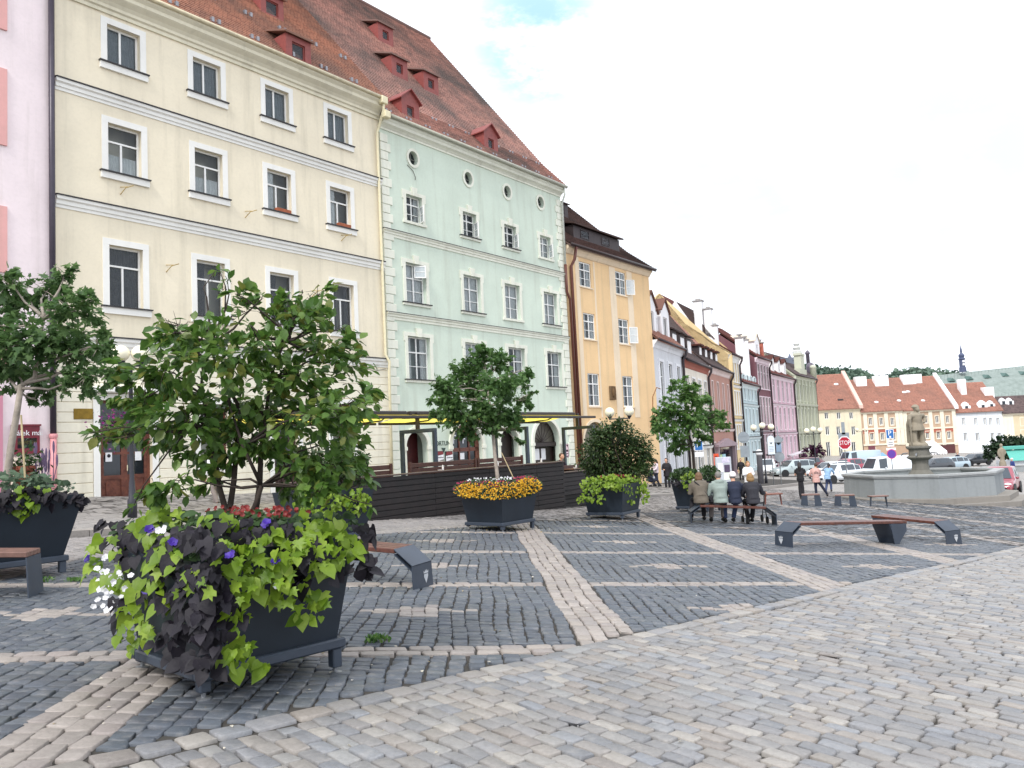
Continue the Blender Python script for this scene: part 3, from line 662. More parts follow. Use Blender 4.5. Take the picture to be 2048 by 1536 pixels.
def casement(H, x, z0, z1, w, ang, parent=None, y=-.02):
    m = MB(); f = .05; h = z1 - z0
    m.box(0, f, 0, .04, 0, h); m.box(w - f, w, 0, .04, 0, h); m.box(f, w - f, 0, .04, 0, f); m.box(f, w - f, 0, .04, h - f, h); m.box(f, w - f, .005, .035, h * .5 - .015, h * .5 + .015)
    o = m.build('open_casement', WHITE, H.root); o.location = (x, y, z0 - H.zb); o.rotation_euler = (0, 0, ang)
    MB().quad((f, .02, f), (w - f, .02, f), (w - f, .02, h - f), (f, .02, h - f)).build('pane', glass('milky_glass', '#c9d0d2', .3), o); return o
for (i, f) in ((1, .5), (2, .5), (3, .5), (0, .5)):
    a, b, z0, z1 = wins[i]; casement(N, b - .05, z0 + .05, z0 + (z1 - z0) * .66, .46, rad(-115), y=.12)
a, b, z0, z1 = wins[4]; casement(N, a + .65, z0 + 1.2, z1 - .06, .55, rad(-40), y=.1)
for x, z in oc:
    m = MB(); x -= g0
    for k in range(28):
        w0, w1 = 2 * pi * k / 28, 2 * pi * (k + 1) / 28; q = [(x + r * math.cos(w_), -.05, z + r * 1.08 * math.sin(w_)) for r, w_ in ((.3, w0), (.42, w0), (.42, w1), (.3, w1))]; m.prism(q, (0, .05, 0))
    o = N.part(m, 'round_surround', NT_); N.part(MB().quad((x - .33, .2, z - .36), (x + .33, .2, z - .36), (x + .33, .2, z + .36), (x - .33, .2, z + .36)), 'pane', DGLASS, o)
    N.part(MB().box(x - .02, x + .02, .15, .19, z - .33, z + .33).box(x - .3, x + .3, .16, .19, z - .02, z + .02), 'glazing_bar', plain('bar_grey', '#6d6d66', .6), o)
for z in (11.48, 7.8):
    N.profile('band', [(.01, z - .3), (-.04, z - .3), (-.04, z - .2), (-.08, z - .17), (-.08, z - .1), (-.14, z - .05), (-.14, z), (.01, z)], 0, 14.15, NT_); N.profile('band_cover', [(0, z + .002), (-.17, z + .002), (-.17, z + .02), (0, z + .06)], 0, 14.15, METAL)
N.profile('cornice', [(.01, 15.98), (-.05, 15.98), (-.05, 16.06), (-.14, 16.14), (-.26, 16.2), (-.3, 16.3), (-.38, 16.36), (-.38, 16.46), (.01, 16.46)], 0, 14.15, NT_)
N.pipe([(0.3, -.46, 16.5), (14.2, -.46, 16.5)], ZINCG, .09, 'gutter')
for side in (0, 1):
    m = MB(); z = -.6; k = 0
    while z < 15.8:
        wq = .62 if k % 2 else .46; a = 0.0 if not side else 14.15 - wq; m.cbox(a, a + wq, -.05, .01, z + .012, min(z + .4, 15.95) - .012, .014); z += .4; k += 1
    N.part(m, 'quoins', NT_)
nr = N.roof(-.0, 14.3, [(-.42, 16.56), (1.2, 18.25), (9.8, 29.12)], RED_TILE); N.part(MB().prism([(-.0, 9.8, 29.12), (-.0, 9.8, 28.9), (0, 20, 16.5), (0, 20, 16.8)], (14.3, 0, 0)), 'roof_back', RED_TILE, nr)
N.part(MB().add([(14.14, .0, 16), (14.14, 18, 16), (14.14, 9.8, 28.9)], [(0, 1, 2)]), 'gable_wall', NW)
N.pipe([(-.0, 9.8, 29.18), (14.3, 9.8, 29.18)], RED_TILE, .13, 'ridge_tiles', nr); Y.pipe([(0, 9.8, 29.2), (13.4, 9.8, 29.2)], RED_TILE2, .13, 'ridge_tiles', yr)
tn = 1.264
for p, wd, k in (((772, 84), 1.15, 'shed'), ((800, 152), 1.15, 'shed'), ((863, 182), 1.15, 'shed'), ((822, 240), 1.15, 'gable'), ((983, 302), 1.15, 'gable')):
    x, y, z = roof_hit(N, *p, -.42, 16.35, tn); N.dormer(nr, x, y, z, wd, .95, tn, k, OXIDE, OXIDE if k == 'gable' else RED_TILE, .46, .52)
guards(N, nr, .4, 14, 1.25, -.42, 16.45, 1.05, ((.25, 0), (1.5, .6)))
x, z = N.px(822, 340); N.pipe([(x - .25, -.02, z + .18), (x + .1, -.03, z - .02), (x + .25, -.03, z - .3), (x + .22, -.02, z - .42)], MATS['wire'], .014, 'loose_cable')
# ground floor of the green house
m = MB()
for a, b, c, d, *_ in arch:
    r = (b - a) / 2; xc = (a + b) / 2; sp = d - r
    for k in range(16):
        w0, w1 = pi * k / 16, pi * (k + 1) / 16; m.prism([(xc - q * math.cos(w_), -.07, sp + q * math.sin(w_)) for q, w_ in ((r, w0), (r + .2, w0), (r + .2, w1), (r, w1))], (0, .07, 0))
    for x_ in (a - .2, b): m.box(x_, x_ + .2, -.06, .0, -.6, sp); m.box(x_ - .03, x_ + .23, -.1, .0, sp - .16, sp)
    m.prism([(xc - .12, -.14, d - .04), (xc + .12, -.14, d - .04), (xc + .2, -.14, d + .32), (xc - .2, -.14, d + .32)], (0, .14, 0))
N.part(m, 'arch_surround', NT_)
a, b, c, d, _ = arch[0]; N.part(MB().box(a - .1, b + .1, .7, .78, -.6, 3).box(a + .25, b - .35, .62, .7, -.5, 1.0), 'door', plain('dark_red_door', '#47181a', .5, .3)).__setitem__('label', 'dark red door deep in an arched entrance')
a, b, c, d, _ = arch[1]; m = MB(); m.box(a, b, .2, .26, 1.62, 1.8); m.box(a, b, .2, .26, -.5, -.1)
for x_ in (a, a + .72, a + 1.42, b - .28): m.box(x_, x_ + .09 if x_ < b - .3 else b, .2, .26, -.5, 2.9)
m.box(a, b, .22, .26, 2.55, 3.); sf = N.part(m, 'shop_front', WOODR); N.part(MB().quad((a, .25, -.5), (b, .25, -.5), (b, .25, 2.9), (a, .25, 2.9)), 'pane', DGLASS, sf)
for x_ in (a + .42, a + 1.1): text('lettering', 'F', .6, PAPER, sf, (x_, .195, 2.18 - N.zb), ext=.003)
N.part(MB().box(a + .78, a + 1.08, .19, .2, 1.25, 1.55), 'notice', PAPER, sf)
a, b, c, d, _ = arch[2]; N.part(MB().box(a - .1, b + .1, .5, .56, -.6, 3), 'door', plain('dark_oak', '#2b201d', .5, .3))
a, b, c, d, _ = arch[3]; m = MB(); xc = (a + b) / 2; sp = d - (b - a) / 2; m.box(a - .1, b + .1, .5, .58, -.6, sp - .25); m.box(a, b, .22, .4, sp - .22, sp - .02)
for k in range(9):
    w_ = pi * k / 8; m.tube([(xc, .3, sp), (xc - 1.2 * math.cos(w_), .3, sp + 1.2 * math.sin(w_))], .02, 6)
ga = N.part(m, 'gate', MATS['dark_oak'] if 'dark_oak' in MATS else WOODR); N.part(MB().box(a, b, .42, .44, sp, d), 'fanlight', plain('fanlight', '#5d574d', .4), ga)
for x_ in (xc - .28, xc + .3): N.part(MB().box(x_ - .2, x_ + .2, .47, .495, .95, 1.55), 'notice', PAPER, ga)
# hung on the green house
def wall_thing(H, name, label, cat, x, z, group=None):
    return thing(name, label, cat, H.world(x, -.03, z), pi / 2 - H.ang, group)
DGREEN = plain('dark_green_ink', '#2e423c', .7); CREAM = plain('cream_sign', '#e6dab8', .6, .06); BLACK = plain('black_iron', '#1d1d21', .45, .2)
x, z = N.px(904, 862); t_ = wall_thing(N, 'round_sign', 'cream round pub sign with a dark rim hanging over the shop front', 'sign', x, z)
MB().lathe([(.3, -.02), (.3, .02)], 28).xf(Matrix.Translation((0, -.35, 0)) @ Matrix.Rotation(rad(35), 4, 'Z') @ Matrix.Rotation(pi / 2, 4, 'X')).build('disc', CREAM, t_)
m = MB()
for k in range(28):
    w0, w1 = 2 * pi * k / 28, 2 * pi * (k + 1) / 28; m.prism([(r * math.cos(w_), r * math.sin(w_), -.03) for r, w_ in ((.29, w0), (.34, w0), (.34, w1), (.29, w1))], (0, 0, .06))
for k in (-1, 0, 1): m.box(-.16, .12, k * .11 - .014 - .03, k * .11 + .014 - .03, .021, .026)
m.xf(Matrix.Translation((0, -.35, 0)) @ Matrix.Rotation(rad(35), 4, 'Z') @ Matrix.Rotation(pi / 2, 4, 'X') @ Matrix.Rotation(-.55, 4, 'Z')); m.tube([(0, 0, .42), (0, -.4, .42), (0, -.35, .34)], .02, 6).build('rim', BLACK, t_)
x, z = N.px(886, 887); t_ = wall_thing(N, 'shop_lettering', 'dark green FORTUNA lettering painted on the pale green wall', 'sign', x, z)
text('lettering', 'FORTUNA', .3, DGREEN, t_, (0, .0, 0), ext=.006, sx=.95); MB().prism([(-.14, -.005, -.2), (.14, -.005, -.2), (0, -.005, -.42)], (0, .01, 0)).build('emblem', DGREEN, t_)
for i, (qx, lab) in enumerate(((878, 'left of the two white beer boards with a red top under the FORTUNA lettering'), (896.5, 'right of the two white beer boards with a red top, next to the shop front'))):
    x, z = N.px(qx, 918); t_ = wall_thing(N, 'beer_board', lab, 'sign', x, z, 'beer boards on the green house')
    MB().cbox(-.24, .24, -.05, .0, -.62, .36, .015).build('board', BLACK, t_)
    MB().box(-.2, .2, -.065, -.048, -.58, -.08).build('menu_panel', plain('board_grey', '#c9c6bd', .7, .08), t_)
    MB().prism([(-.23, -.06, -.1), (.23, -.06, -.02), (.23, -.06, .2), (-.23, -.06, .14)], (0, .02, 0)).build('label_panel', PAPER, t_)
    MB().prism([(-.22, -.062, .18), (.22, -.062, .2), (.18, -.062, .34), (-.18, -.062, .34)], (0, .02, 0)).build('crown_panel', plain('beer_red', '#7b2326', .5), t_)
    text('lettering', 'Gambrinus', .095, BLACK, t_, (0, -.064, .07), ext=.002, shear=.25)
x, z = N.px(1121, 902); t_ = thing('pub_sign', 'dark red hanging pub sign with rounded corners and white crest by the gate', 'sign', N.world(x, -.35, z), pi / 2 - N.ang)
m = MB(); m.cbox(-.26, .26, -.03, .03, -.38, .38, .02); m.build('panel', plain('maroon_sign', '#3c1220', .5), t_)
m = MB()
for a_, b_, c_, d_ in ((-.25, -.225, -.36, .36), (.225, .25, -.36, .36), (-.225, .225, -.36, -.335), (-.225, .225, .335, .36)): m.box(a_, b_, -.036, -.028, c_, d_)
m.prism([(-.18, -.036, .06), (.18, -.036, .06), (.14, -.036, .22), (0, -.036, .3), (-.14, -.036, .22)], (0, .01, 0)); m.box(-.17, .17, -.036, -.028, -.14, -.06); m.box(-.15, .17, -.036, -.028, -.27, -.19); m.build('crest', plain('pale_pink_ink', '#e3c7cd', .6), t_)
MB().tube([(.26, 0, .3), (.26, .35, .3)], .015, 6).tube([(.26, 0, -.3), (.26, .35, -.3)], .015, 6).build('bracket', BLACK, t_)
# --- orange house
o0 = 38.2; O = row1('orange_house', 'narrow apricot orange house with small white windows and brown roof', 'house', o0, -1.0); OW = plaster('apricot_render', '#e9c799'); OL = plaster('light_apricot_render', '#e9d6bb')
wo = [(39.65, 11.0, 12.5), (43.87, 11.04, 12.54), (39.8, 7.87, 9.43), (43.9, 7.88, 9.48), (39.9, 3.87, 5.83), (43.98, 3.88, 5.83)]
wO = [(a - o0, a + 1.29 - o0, z0, z1) for a, z0, z1 in wo]; archO = (39.1 - o0, 41.7 - o0, -1.6, 2.95, 'arch')
O.wall(10.2, -2.4, 13.3, wO + [archO], 13, OW, .2, gable=(6.5, 19.2))
for i, (a, b, z0, z1) in enumerate(wO):
    O.window(a, b, z0, z1, WHITE, vs=((.5, True),), hs=(.68,), lows=(.34,), y=.06, fr=.075, curtain='sides'); O.sill(None, a, b, z0, OL, .1, .1, None, .08)
    if i in (1, 3): casement(O, b + .02, z0 + .1, z0 + (z1 - z0) * .72, .62, rad(-32))
for a, b in ((39.2 - o0, 41.4 - o0), (43.1 - o0, 46.0 - o0)):
    O.strips('render_panel', a, b, 3.2, 12.7, 9.5, [(q[0] - .03, q[1] + .03, q[2] - .02, q[3] + .02) for q in wO], OL, .02, .0)
O.profile('cornice', [(.0, 12.72), (-.08, 12.76), (-.2, 12.95), (-.3, 13.05), (-.3, 13.2), (0, 13.2)], 0, 10.2, OL)
orf = O.roof(-.05, 10.45, [(-.45, 13.2), (1.6, 14.75), (6.5, 19.3)], BROWN_TILE); O.part(MB().prism([(-.05, 6.5, 19.3), (-.05, 6.5, 19.1), (-.05, 13.4, 13.2), (-.05, 13.4, 13.4)], (10.5, 0, 0)), 'roof_back', BROWN_TILE, orf)
O.pipe([(0, -.48, 13.2), (10.4, -.48, 13.2)], plain('dark_gutter', '#35292a', .5), .075, 'gutter')
DKW = plain('dark_dormer', '#33282a', .6, .2)
for q, wd, hh in (((1158, 478), 5.4, .8), ((1120, 430), 2.0, .9)):
    x, y, z = roof_hit(O, *q, -.45, 13.0, .9)
    if wd > 3:
        d_ = O.part(MB().box(x - .6, x + 5.0, y, y + 2.2, z - .3, z + hh), 'dormer', DKW); O.part(MB().prism([(x - .8, y - .25, z + hh), (x - .8, y - .25, z + hh + .1), (x - .8, y + 3.2, z + hh + 1.1), (x - .8, y + 3.2, z + hh + .9)], (6.0, 0, 0)), 'dormer_roof', BROWN_TILE, d_)
        for k in (.2, 2.7): O.window(x + k, x + k + 1.0, z + .12, z + hh - .14, DKW, vs=(), y=y - .03, fr=.05, parent=d_, pane=GLASS)
    else: O.dormer(orf, x, y, z, wd, hh, .9, 'shed', DKW, BROWN_TILE, 1.1, .5)
BPI = plain('brown_pipe', '#5a2f25', .45, .15)
O.pipe([(.55, -.46, 13.1), (.55, -.3, 12.4), (.42, -.12, 12.), (.42, -.12, -1.2)], BPI, .09); N.pipe([(13.95, -.46, 16.4), (13.95, -.46, 16.), (14.1, -.14, 15.6), (14.1, -.14, 12.)], plain('white_pipe', '#c9ccc4', .5), .06); N.pipe([(14.1, -.14, 12.), (14.1, -.14, 10.4), (14.4, -.14, 10.), (14.4, -.14, -1.)], BPI, .08)
x, z = O.px(1224, 786); O.part(MB().cbox(x - .34, x + .34, -.1, 0, z - .42, z + .42, .02), 'relief_plaque', plaster('brown_relief', '#6b543b')); O.part(MB().ball((x, -.12, z), (.14, .08, .28)), 'relief_figure', plaster('brown_relief', '#6b543b'))
m = MB(); a, b = archO[:2]; xc = (a + b) / 2; r = 1.3
for k in range(16):
    w0, w1 = pi * k / 16, pi * (k + 1) / 16; m.prism([(xc - q * math.cos(w_), -.05, 1.65 + q * math.sin(w_)) for q, w_ in ((r, w0), (r + .18, w0), (r + .18, w1), (r, w1))], (0, .05, 0))
O.part(m, 'arch_surround', OL); O.part(MB().box(a - .1, b + .1, .19, .23, -1.8, 3), 'gate', plain('grey_gate', '#6f6a5c', .7, .2))
x, z = O.px(1297, 800); IR = plain('rust_iron', '#8c5f35', .6, .2)
O.part(MB().tube([(x, -.05, z - 1.8), (x, -.25, z - .9), (x + .05, -.3, z + .2), (x + .3, -.5, z + .8), (x + .6, -.6, z + .7)], .035, 6), 'wall_bracket', IR)
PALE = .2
# ------------------------------------------------------------------ houses further down the row
PT = O.world(48.35 - o0, 0)[:2]; P0 = np.array(PT)
AN = [25, 24, 25, 27, 27, 30, 30, 32]; ENDS = [1372, 1421, 1466, 1486, 1519, 1546, 1593, 1636]
ORG = []; o = P0.copy(); WID = []
for a, e in zip(AN, ENDS):
    A = rad(a); s, z = plane_sz(e, 850, o, A); ORG.append((o.copy(), A)); WID.append(s); o = o + np.array([math.sin(A), math.cos(A)]) * s
END0 = o.copy()
def zz(H, px, py): return H.px(px, py)[1]
def far_house(i, name, label, wallc, eave, floors, trim, roofmat, tan=.95, dep=11., ridge=5.5, pil=None, corn=None, curtain=None, surr=.14, gl=None, prof=None, bands=()):
    """floors: (z0, z1, count, window width share, x share from, x share to)"""
    org, A = ORG[i]; w = WID[i]; zb = G(*(org + np.array([math.sin(A), math.cos(A)]) * w / 2)); H = House(name, label, 'house', org, A, zb)
    holes = []
    for f in floors:
        z0, z1, n, sh, a, b = f[:6]; st = (b - a) * w / n
        for k in range(n):
            c = a * w + st * (k + .5); holes.append((c - st * sh / 2, c + st * sh / 2, z0, z1) + tuple(f[6:7]))
    H.wall(w, zb - 1.5, eave, holes, dep, wallc, .18, gable=(prof[-1] if prof else (ridge, eave + ridge * tan))); H.holes = holes; H.w = w; H.eave = eave
    for h in holes:
        if len(h) > 4: H.part(MB().box(h[0] - .05, h[1] + .05, .15, .18, h[2], h[3]), 'gate', DKW); continue
        H.window(*h[:4], WHITE, vs=((.5, True),), hs=(.68,), y=.08, fr=.08, curtain=curtain, pane=gl or DGLASS); 
        if surr: H.surround(None, *h[:4], surr, trim, .05)
        H.sill(None, h[0], h[1], h[2], trim, .18, .14, None, .1)
    H.profile('cornice', [(.0, eave - .55), (-.06, eave - .5), (-.12, eave - .3), (-.3, eave - .12), (-.34, eave), (0, eave)], 0, w, corn or trim)
    H.rf = H.roof(0, w, prof or [(-.42, eave + .02), (ridge, eave + .02 + (ridge + .42) * tan)], roofmat, row=.3, step=.05)
    zr = eave + (ridge + .42) * tan
    if prof: ridge, zr = prof[-1]; dep = ridge * 2 + .4
    H.part(MB().prism([(0, ridge, zr), (0, ridge, zr - .2), (0, dep, eave), (0, dep, eave + .2)], (w, 0, 0)), 'roof_back', roofmat, H.rf); H.tan = tan; H.zr = zr
    H.pipe([(0, -.45, eave + .02), (w, -.45, eave + .02)], DG, .08, 'gutter'); H.pipe([(w - .15, -.45, eave), (w - .15, -.4, eave - .35), (w - .12, -.14, eave - .8), (w - .12, -.14, zb)], DG, .1)
    for z in bands: H.profile('band', [(0, z - .22), (-.1, z - .22), (-.2, z), (0, z)], 0, w, trim); H.profile('band_cover', [(0, z + .002), (-.24, z + .002), (-.24, z + .04), (0, z + .08)], 0, w, METAL)
    return H
DG = plain('iron_gutter', '#3a3034', .5, .1); REDFAR = tiles('red_roof_far', '#966a5b', '#a27363', '#8b6457', '#7f6157', .6, .3, .3); DKFAR = tiles('slate_brown_roof', '#5b4d4c', '#6a5a58', '#504545', '#474142', .6, .3, .3)
MAROOF = tiles('maroon_roof', '#6d3b36', '#7a443d', '#62352f', '#553833', .5, .3, .3)
LIL = plaster('lilac_render', '#d3d5da'); LILT = plaster('lilac_trim', '#e4e5ea')
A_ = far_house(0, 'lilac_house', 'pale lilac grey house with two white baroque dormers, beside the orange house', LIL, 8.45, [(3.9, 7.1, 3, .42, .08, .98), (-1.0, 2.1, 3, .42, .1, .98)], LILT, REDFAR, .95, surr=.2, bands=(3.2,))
def big_dormer(H, x, w, h, y, mat, rmat, n=1, slope=None, wf=.5):
    z = H.eave + y * H.tan; dep = h / H.tan + .3; m = MB(); a, b = x - w / 2, x + w / 2; wa, wb, w0, w1 = x - w * wf / 2, x + w * wf / 2, z + h * .2, z + h * .8
    m.box(a, wa, y, y + dep, z - .3, z + h); m.box(wb, b, y, y + dep, z - .3, z + h); m.box(wa, wb, y, y + dep, z - .3, w0); m.box(wa, wb, y, y + dep, w1, z + h); m.prism([(a, y, z + h), (b, y, z + h), (x, y, z + h + w * .4)], (0, dep, 0))
    o = H.part(m, 'dormer', mat); r = MB()
    for sg in (-1, 1): r.prism([(x, y - .15, z + h + w * .4), (x, y - .15, z + h + w * .4 + .1), (x + sg * (w / 2 + .18), y - .15, z + h), (x + sg * (w / 2 + .18), y - .15, z + h - .1)], (0, dep + w * .4 / H.tan, 0))
    H.part(r, 'dormer_roof', rmat, o); H.window(wa, wb, w0, w1, WHITE, y=y + .08, fr=.07, parent=o); return o
WR = plaster('bright_white_render', '#efeef0', amt=.05)
for x in (2.1, 5.9): big_dormer(A_, x, 2.3, 2.3, .5, WR, REDFAR)
big_dormer(A_, 4.0, .8, 1.8, .7, WR, REDFAR)
CRM = plaster('ivory_render', '#e6dccb')
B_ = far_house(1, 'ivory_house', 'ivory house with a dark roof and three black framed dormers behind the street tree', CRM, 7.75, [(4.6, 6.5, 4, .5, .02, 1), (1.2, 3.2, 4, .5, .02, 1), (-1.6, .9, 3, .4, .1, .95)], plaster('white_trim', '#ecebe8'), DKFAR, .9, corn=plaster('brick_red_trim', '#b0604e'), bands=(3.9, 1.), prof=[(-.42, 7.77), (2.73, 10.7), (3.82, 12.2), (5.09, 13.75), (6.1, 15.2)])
for x in (2.0, 4.9, 7.6):
    z = B_.eave + .9 * .9; m = MB(); m.box(x - .8, x + .8, .9, 2.9, z - .2, z + 1.7); d_ = B_.part(m, 'dormer', DKW); B_.part(MB().box(x - .6, x + .6, .84, .9, z + .0, z + 1.45), 'dormer_front', WR, d_); B_.part(MB().prism([(x - 1., .6, z + 1.7), (x + 1., .6, z + 1.7), (x + .8, 2.6, z + 2.4), (x - .8, 2.6, z + 2.4)], (0, 0, .12)), 'dormer_roof', DKFAR, d_)
TER = plaster('terracotta_render', '#b98676'); PNK = plaster('pale_pink_trim', '#e3cdc8')
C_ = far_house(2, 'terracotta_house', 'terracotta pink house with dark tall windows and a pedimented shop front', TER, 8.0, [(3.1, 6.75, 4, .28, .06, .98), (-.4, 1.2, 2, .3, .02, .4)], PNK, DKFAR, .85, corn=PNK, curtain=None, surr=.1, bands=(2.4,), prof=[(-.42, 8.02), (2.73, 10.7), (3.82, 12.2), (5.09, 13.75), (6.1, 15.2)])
for k in range(4):
    z = C_.eave + 1.2; x = C_.w * (.15 + .22 * k); d_ = C_.part(MB().box(x - .55, x + .55, .8, 2.2, z - .3, z + .8), 'dormer', MAROOF and DKW); C_.part(MB().box(x - .35, x + .35, .75, .8, z, z + .65), 'dormer_front', WR, d_); C_.part(MB().box(x - .75, x + .75, .55, 2.5, z + .8, z + .95), 'dormer_roof', MAROOF, d_)
x0, x1 = C_.w * .1, C_.w * .9; zt = zz(C_, 1446, 893)
C_.part(MB().box(x0, x0 + .5, -.35, 0, -3, zt).box(x1 - .5, x1, -.35, 0, -3, zt).prism([(x0 - .3, -.45, zt), (x1 + .3, -.45, zt), (x1 + .3, -.45, zt + .2), ((x0 + x1) / 2, -.45, zt + .75), (x0 - .3, -.45, zt + .2)], (0, .45, 0)), 'shop_front', plaster('grey_pink_stone', '#a89098'))
C_.part(MB().box(x0 + .5, x1 - .5, -.05, 0, -3, zt - .1), 'shop_window', DGLASS)
C_.part(MB().box(x0 + 1., x0 + 2.6, -.12, -.06, zt - 2.6, zt - .7), 'poster', plain('lime_poster', '#b7d79a', .7)); C_.part(MB().box(x0 + 2.8, x0 + 4.4, -.12, -.06, zt - 2.4, zt - .7), 'poster', plain('sky_poster', '#9fc6d0', .7))
YG = plaster('gable_yellow_render', '#ecce8f'); 
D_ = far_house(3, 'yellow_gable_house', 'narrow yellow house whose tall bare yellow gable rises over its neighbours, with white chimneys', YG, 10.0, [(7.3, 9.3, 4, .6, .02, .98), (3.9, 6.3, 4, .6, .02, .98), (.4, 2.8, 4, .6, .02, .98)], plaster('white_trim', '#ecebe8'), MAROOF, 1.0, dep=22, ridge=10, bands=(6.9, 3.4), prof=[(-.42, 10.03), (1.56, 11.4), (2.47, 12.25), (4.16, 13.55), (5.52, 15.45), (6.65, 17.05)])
# the bare gable: outline read off the photo on the party wall plane
org, A = ORG[3]; n = np.array([-math.cos(A), math.sin(A)]); u = np.array([math.sin(A), math.cos(A)])
def party(px, py, s=0.):                         # (y into the house, z) on the plane x = s of house D
    d = ray(px, py); t = (org @ u + s) / (d[:2] @ u); p = d * t; return float(p[:2] @ n - org @ n), float(p[2] + EYE)
out = [party(*q) for q in ((1463, 706), (1423, 683), (1404, 668), (1370, 647), (1342, 614), (1318, 586), (1311, 592))]
pts = [(0, y, z) for y, z in out] + [(0, out[-1][0], 0), (0, 0, 0)]
D_.part(MB().prism(pts, (.45, 0, 0)), 'gable_wall', YG)
CH = plaster('chimney_white', '#f0eff0', amt=.04)
def chimney(H, x, y, z0, z1, w=1.0, d=1.6, parent=None, cap=True):
    o = H.part(MB().cbox(x - w / 2, x + w / 2, y - d / 2, y + d / 2, z0, z1, .04), 'chimney', CH, parent)
    if cap: H.part(MB().box(x - w / 2 - .1, x + w / 2 + .1, y - d / 2 - .1, y + d / 2 + .1, z1, z1 + .12).box(x - w / 4, x + w / 4, y - d / 4, y + d / 4, z1 + .12, z1 + .3), 'chimney_cap', plain('chimney_cap', '#9a9694', .8), o)
q = [party(*p, .5) for p in ((1343, 612), (1350, 602), (1386, 652), (1389, 660), (1365, 642))]
D_.part(MB().prism([(.5, y, z) for y, z in q], (.3, 0, 0)), 'dormer_gable', CH)
q = [party(*p, .8) for p in ((1350, 602), (1378, 616), (1386, 625), (1388, 652))]
D_.part(MB().prism([(.8, y, z) for y, z in q], (1.8, 0, 0)), 'upper_roof', DKFAR)
for (px, top, bot, w, d) in ((1393, 602, 668, .8, .9), (1413, 618, 660, .8, .75), (1427, 651, 675, .6, .5)):
    y, z1 = party(px, top, 1.); y2, z0 = party(px, bot, 1.); chimney(D_, 1.6, y, z0 - 3, z1, w, d)
q = [party(*p, 1.2) for p in ((1404, 647), (1411, 656), (1430, 678), (1404, 668))]; D_.part(MB().prism([(1.2, y, z) for y, z in q], (1.5, 0, 0)), 'lower_roof', DKFAR)
BLU = plaster('powder_blue_render', '#bfd4d8')
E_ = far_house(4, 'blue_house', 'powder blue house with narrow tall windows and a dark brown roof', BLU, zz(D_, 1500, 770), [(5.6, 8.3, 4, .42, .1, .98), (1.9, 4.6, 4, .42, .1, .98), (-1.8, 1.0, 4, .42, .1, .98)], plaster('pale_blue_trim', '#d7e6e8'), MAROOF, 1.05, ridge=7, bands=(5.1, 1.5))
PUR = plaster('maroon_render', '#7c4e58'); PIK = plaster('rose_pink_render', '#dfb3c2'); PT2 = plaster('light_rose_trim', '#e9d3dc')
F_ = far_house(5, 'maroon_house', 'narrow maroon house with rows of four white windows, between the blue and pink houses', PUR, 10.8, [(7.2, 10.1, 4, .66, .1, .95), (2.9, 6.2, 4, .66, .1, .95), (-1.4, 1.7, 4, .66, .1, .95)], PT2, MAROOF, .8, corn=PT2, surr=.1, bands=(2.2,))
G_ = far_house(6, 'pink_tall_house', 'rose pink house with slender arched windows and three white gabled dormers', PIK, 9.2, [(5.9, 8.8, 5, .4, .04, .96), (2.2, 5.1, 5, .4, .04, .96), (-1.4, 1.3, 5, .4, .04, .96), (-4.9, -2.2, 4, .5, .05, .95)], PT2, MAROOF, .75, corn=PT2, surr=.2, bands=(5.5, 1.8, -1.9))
for x in (.3, .55, .8): big_dormer(G_, G_.w * x, 1.3, 1.9, .4, CH, MAROOF)
big_dormer(F_, F_.w * .55, 2.4, 1.9, .5, CH, plaster('buff_render', '#cfc1ac'), wf=.3)
def loc_chimney(H, px, top, bot, wpx, mat=None):
    dep = H.world(H.w / 2, 5).y; a, b = px_at(px, top, dep), px_at(px, bot, dep); u = np.array([math.sin(H.ang), math.cos(H.ang)]); n_ = np.array([-u[1], u[0]]); r = np.array(a[:2]) - H.org; x, y = float(r @ u), float(r @ n_); w = wpx * dep / 1600
    o = H.part(MB().cbox(x - w / 2, x + w / 2, y - w / 2, y + w / 2, b.z - 4, a.z, .04), 'chimney', mat or CH)
    H.part(MB().box(x - w / 2 - .1, x + w / 2 + .1, y - w / 2 - .1, y + w / 2 + .1, a.z, a.z + .15).box(x - w / 3, x + w / 3, y - w / 3, y + w / 3, a.z + .4, a.z + .5).box(x - w / 4, x - w / 6, y - .1, y + .1, a.z + .15, a.z + .4).box(x + w / 6, x + w / 4, y - .1, y + .1, a.z + .15, a.z + .4), 'chimney_cap', plain('chimney_cap', '#9a9694', .8), o)
for H, x, y, z1, w in ((E_, 1479, 677, 700, 16), (E_, 1491, 681, 700, 9), (F_, 1505, 688, 716, 15)): loc_chimney(H, x, y, z1, w)
loc_chimney(F_, 1520, 687, 712, 11, plain('brick', '#a8604f', .9, .2, 3))
OR_ = plaster('grey_green_render', '#a9ac93'); ORT = plaster('stone_green_trim', '#c2c5ad')
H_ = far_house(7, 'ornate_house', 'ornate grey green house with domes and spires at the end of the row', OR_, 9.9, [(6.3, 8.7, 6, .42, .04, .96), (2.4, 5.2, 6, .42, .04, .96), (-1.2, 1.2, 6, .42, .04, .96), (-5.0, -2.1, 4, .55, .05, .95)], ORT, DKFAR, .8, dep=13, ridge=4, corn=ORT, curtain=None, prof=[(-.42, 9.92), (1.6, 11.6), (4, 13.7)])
for z in (5.9, 1.9, -1.7): H_.profile('band', [(0, z - .3), (-.2, z - .3), (-.3, z), (0, z)], 0, H_.w, ORT)
m = MB()
for k in range(7): x = H_.w * (.02 + .16 * k); m.box(x, x + .35, -.18, 0, -4.8, 9.4)
H_.part(m, 'pilasters', ORT)
org7, A7 = ORG[7]; n7 = np.array([-math.cos(A7), math.sin(A7)]); u7 = np.array([math.sin(A7), math.cos(A7)])
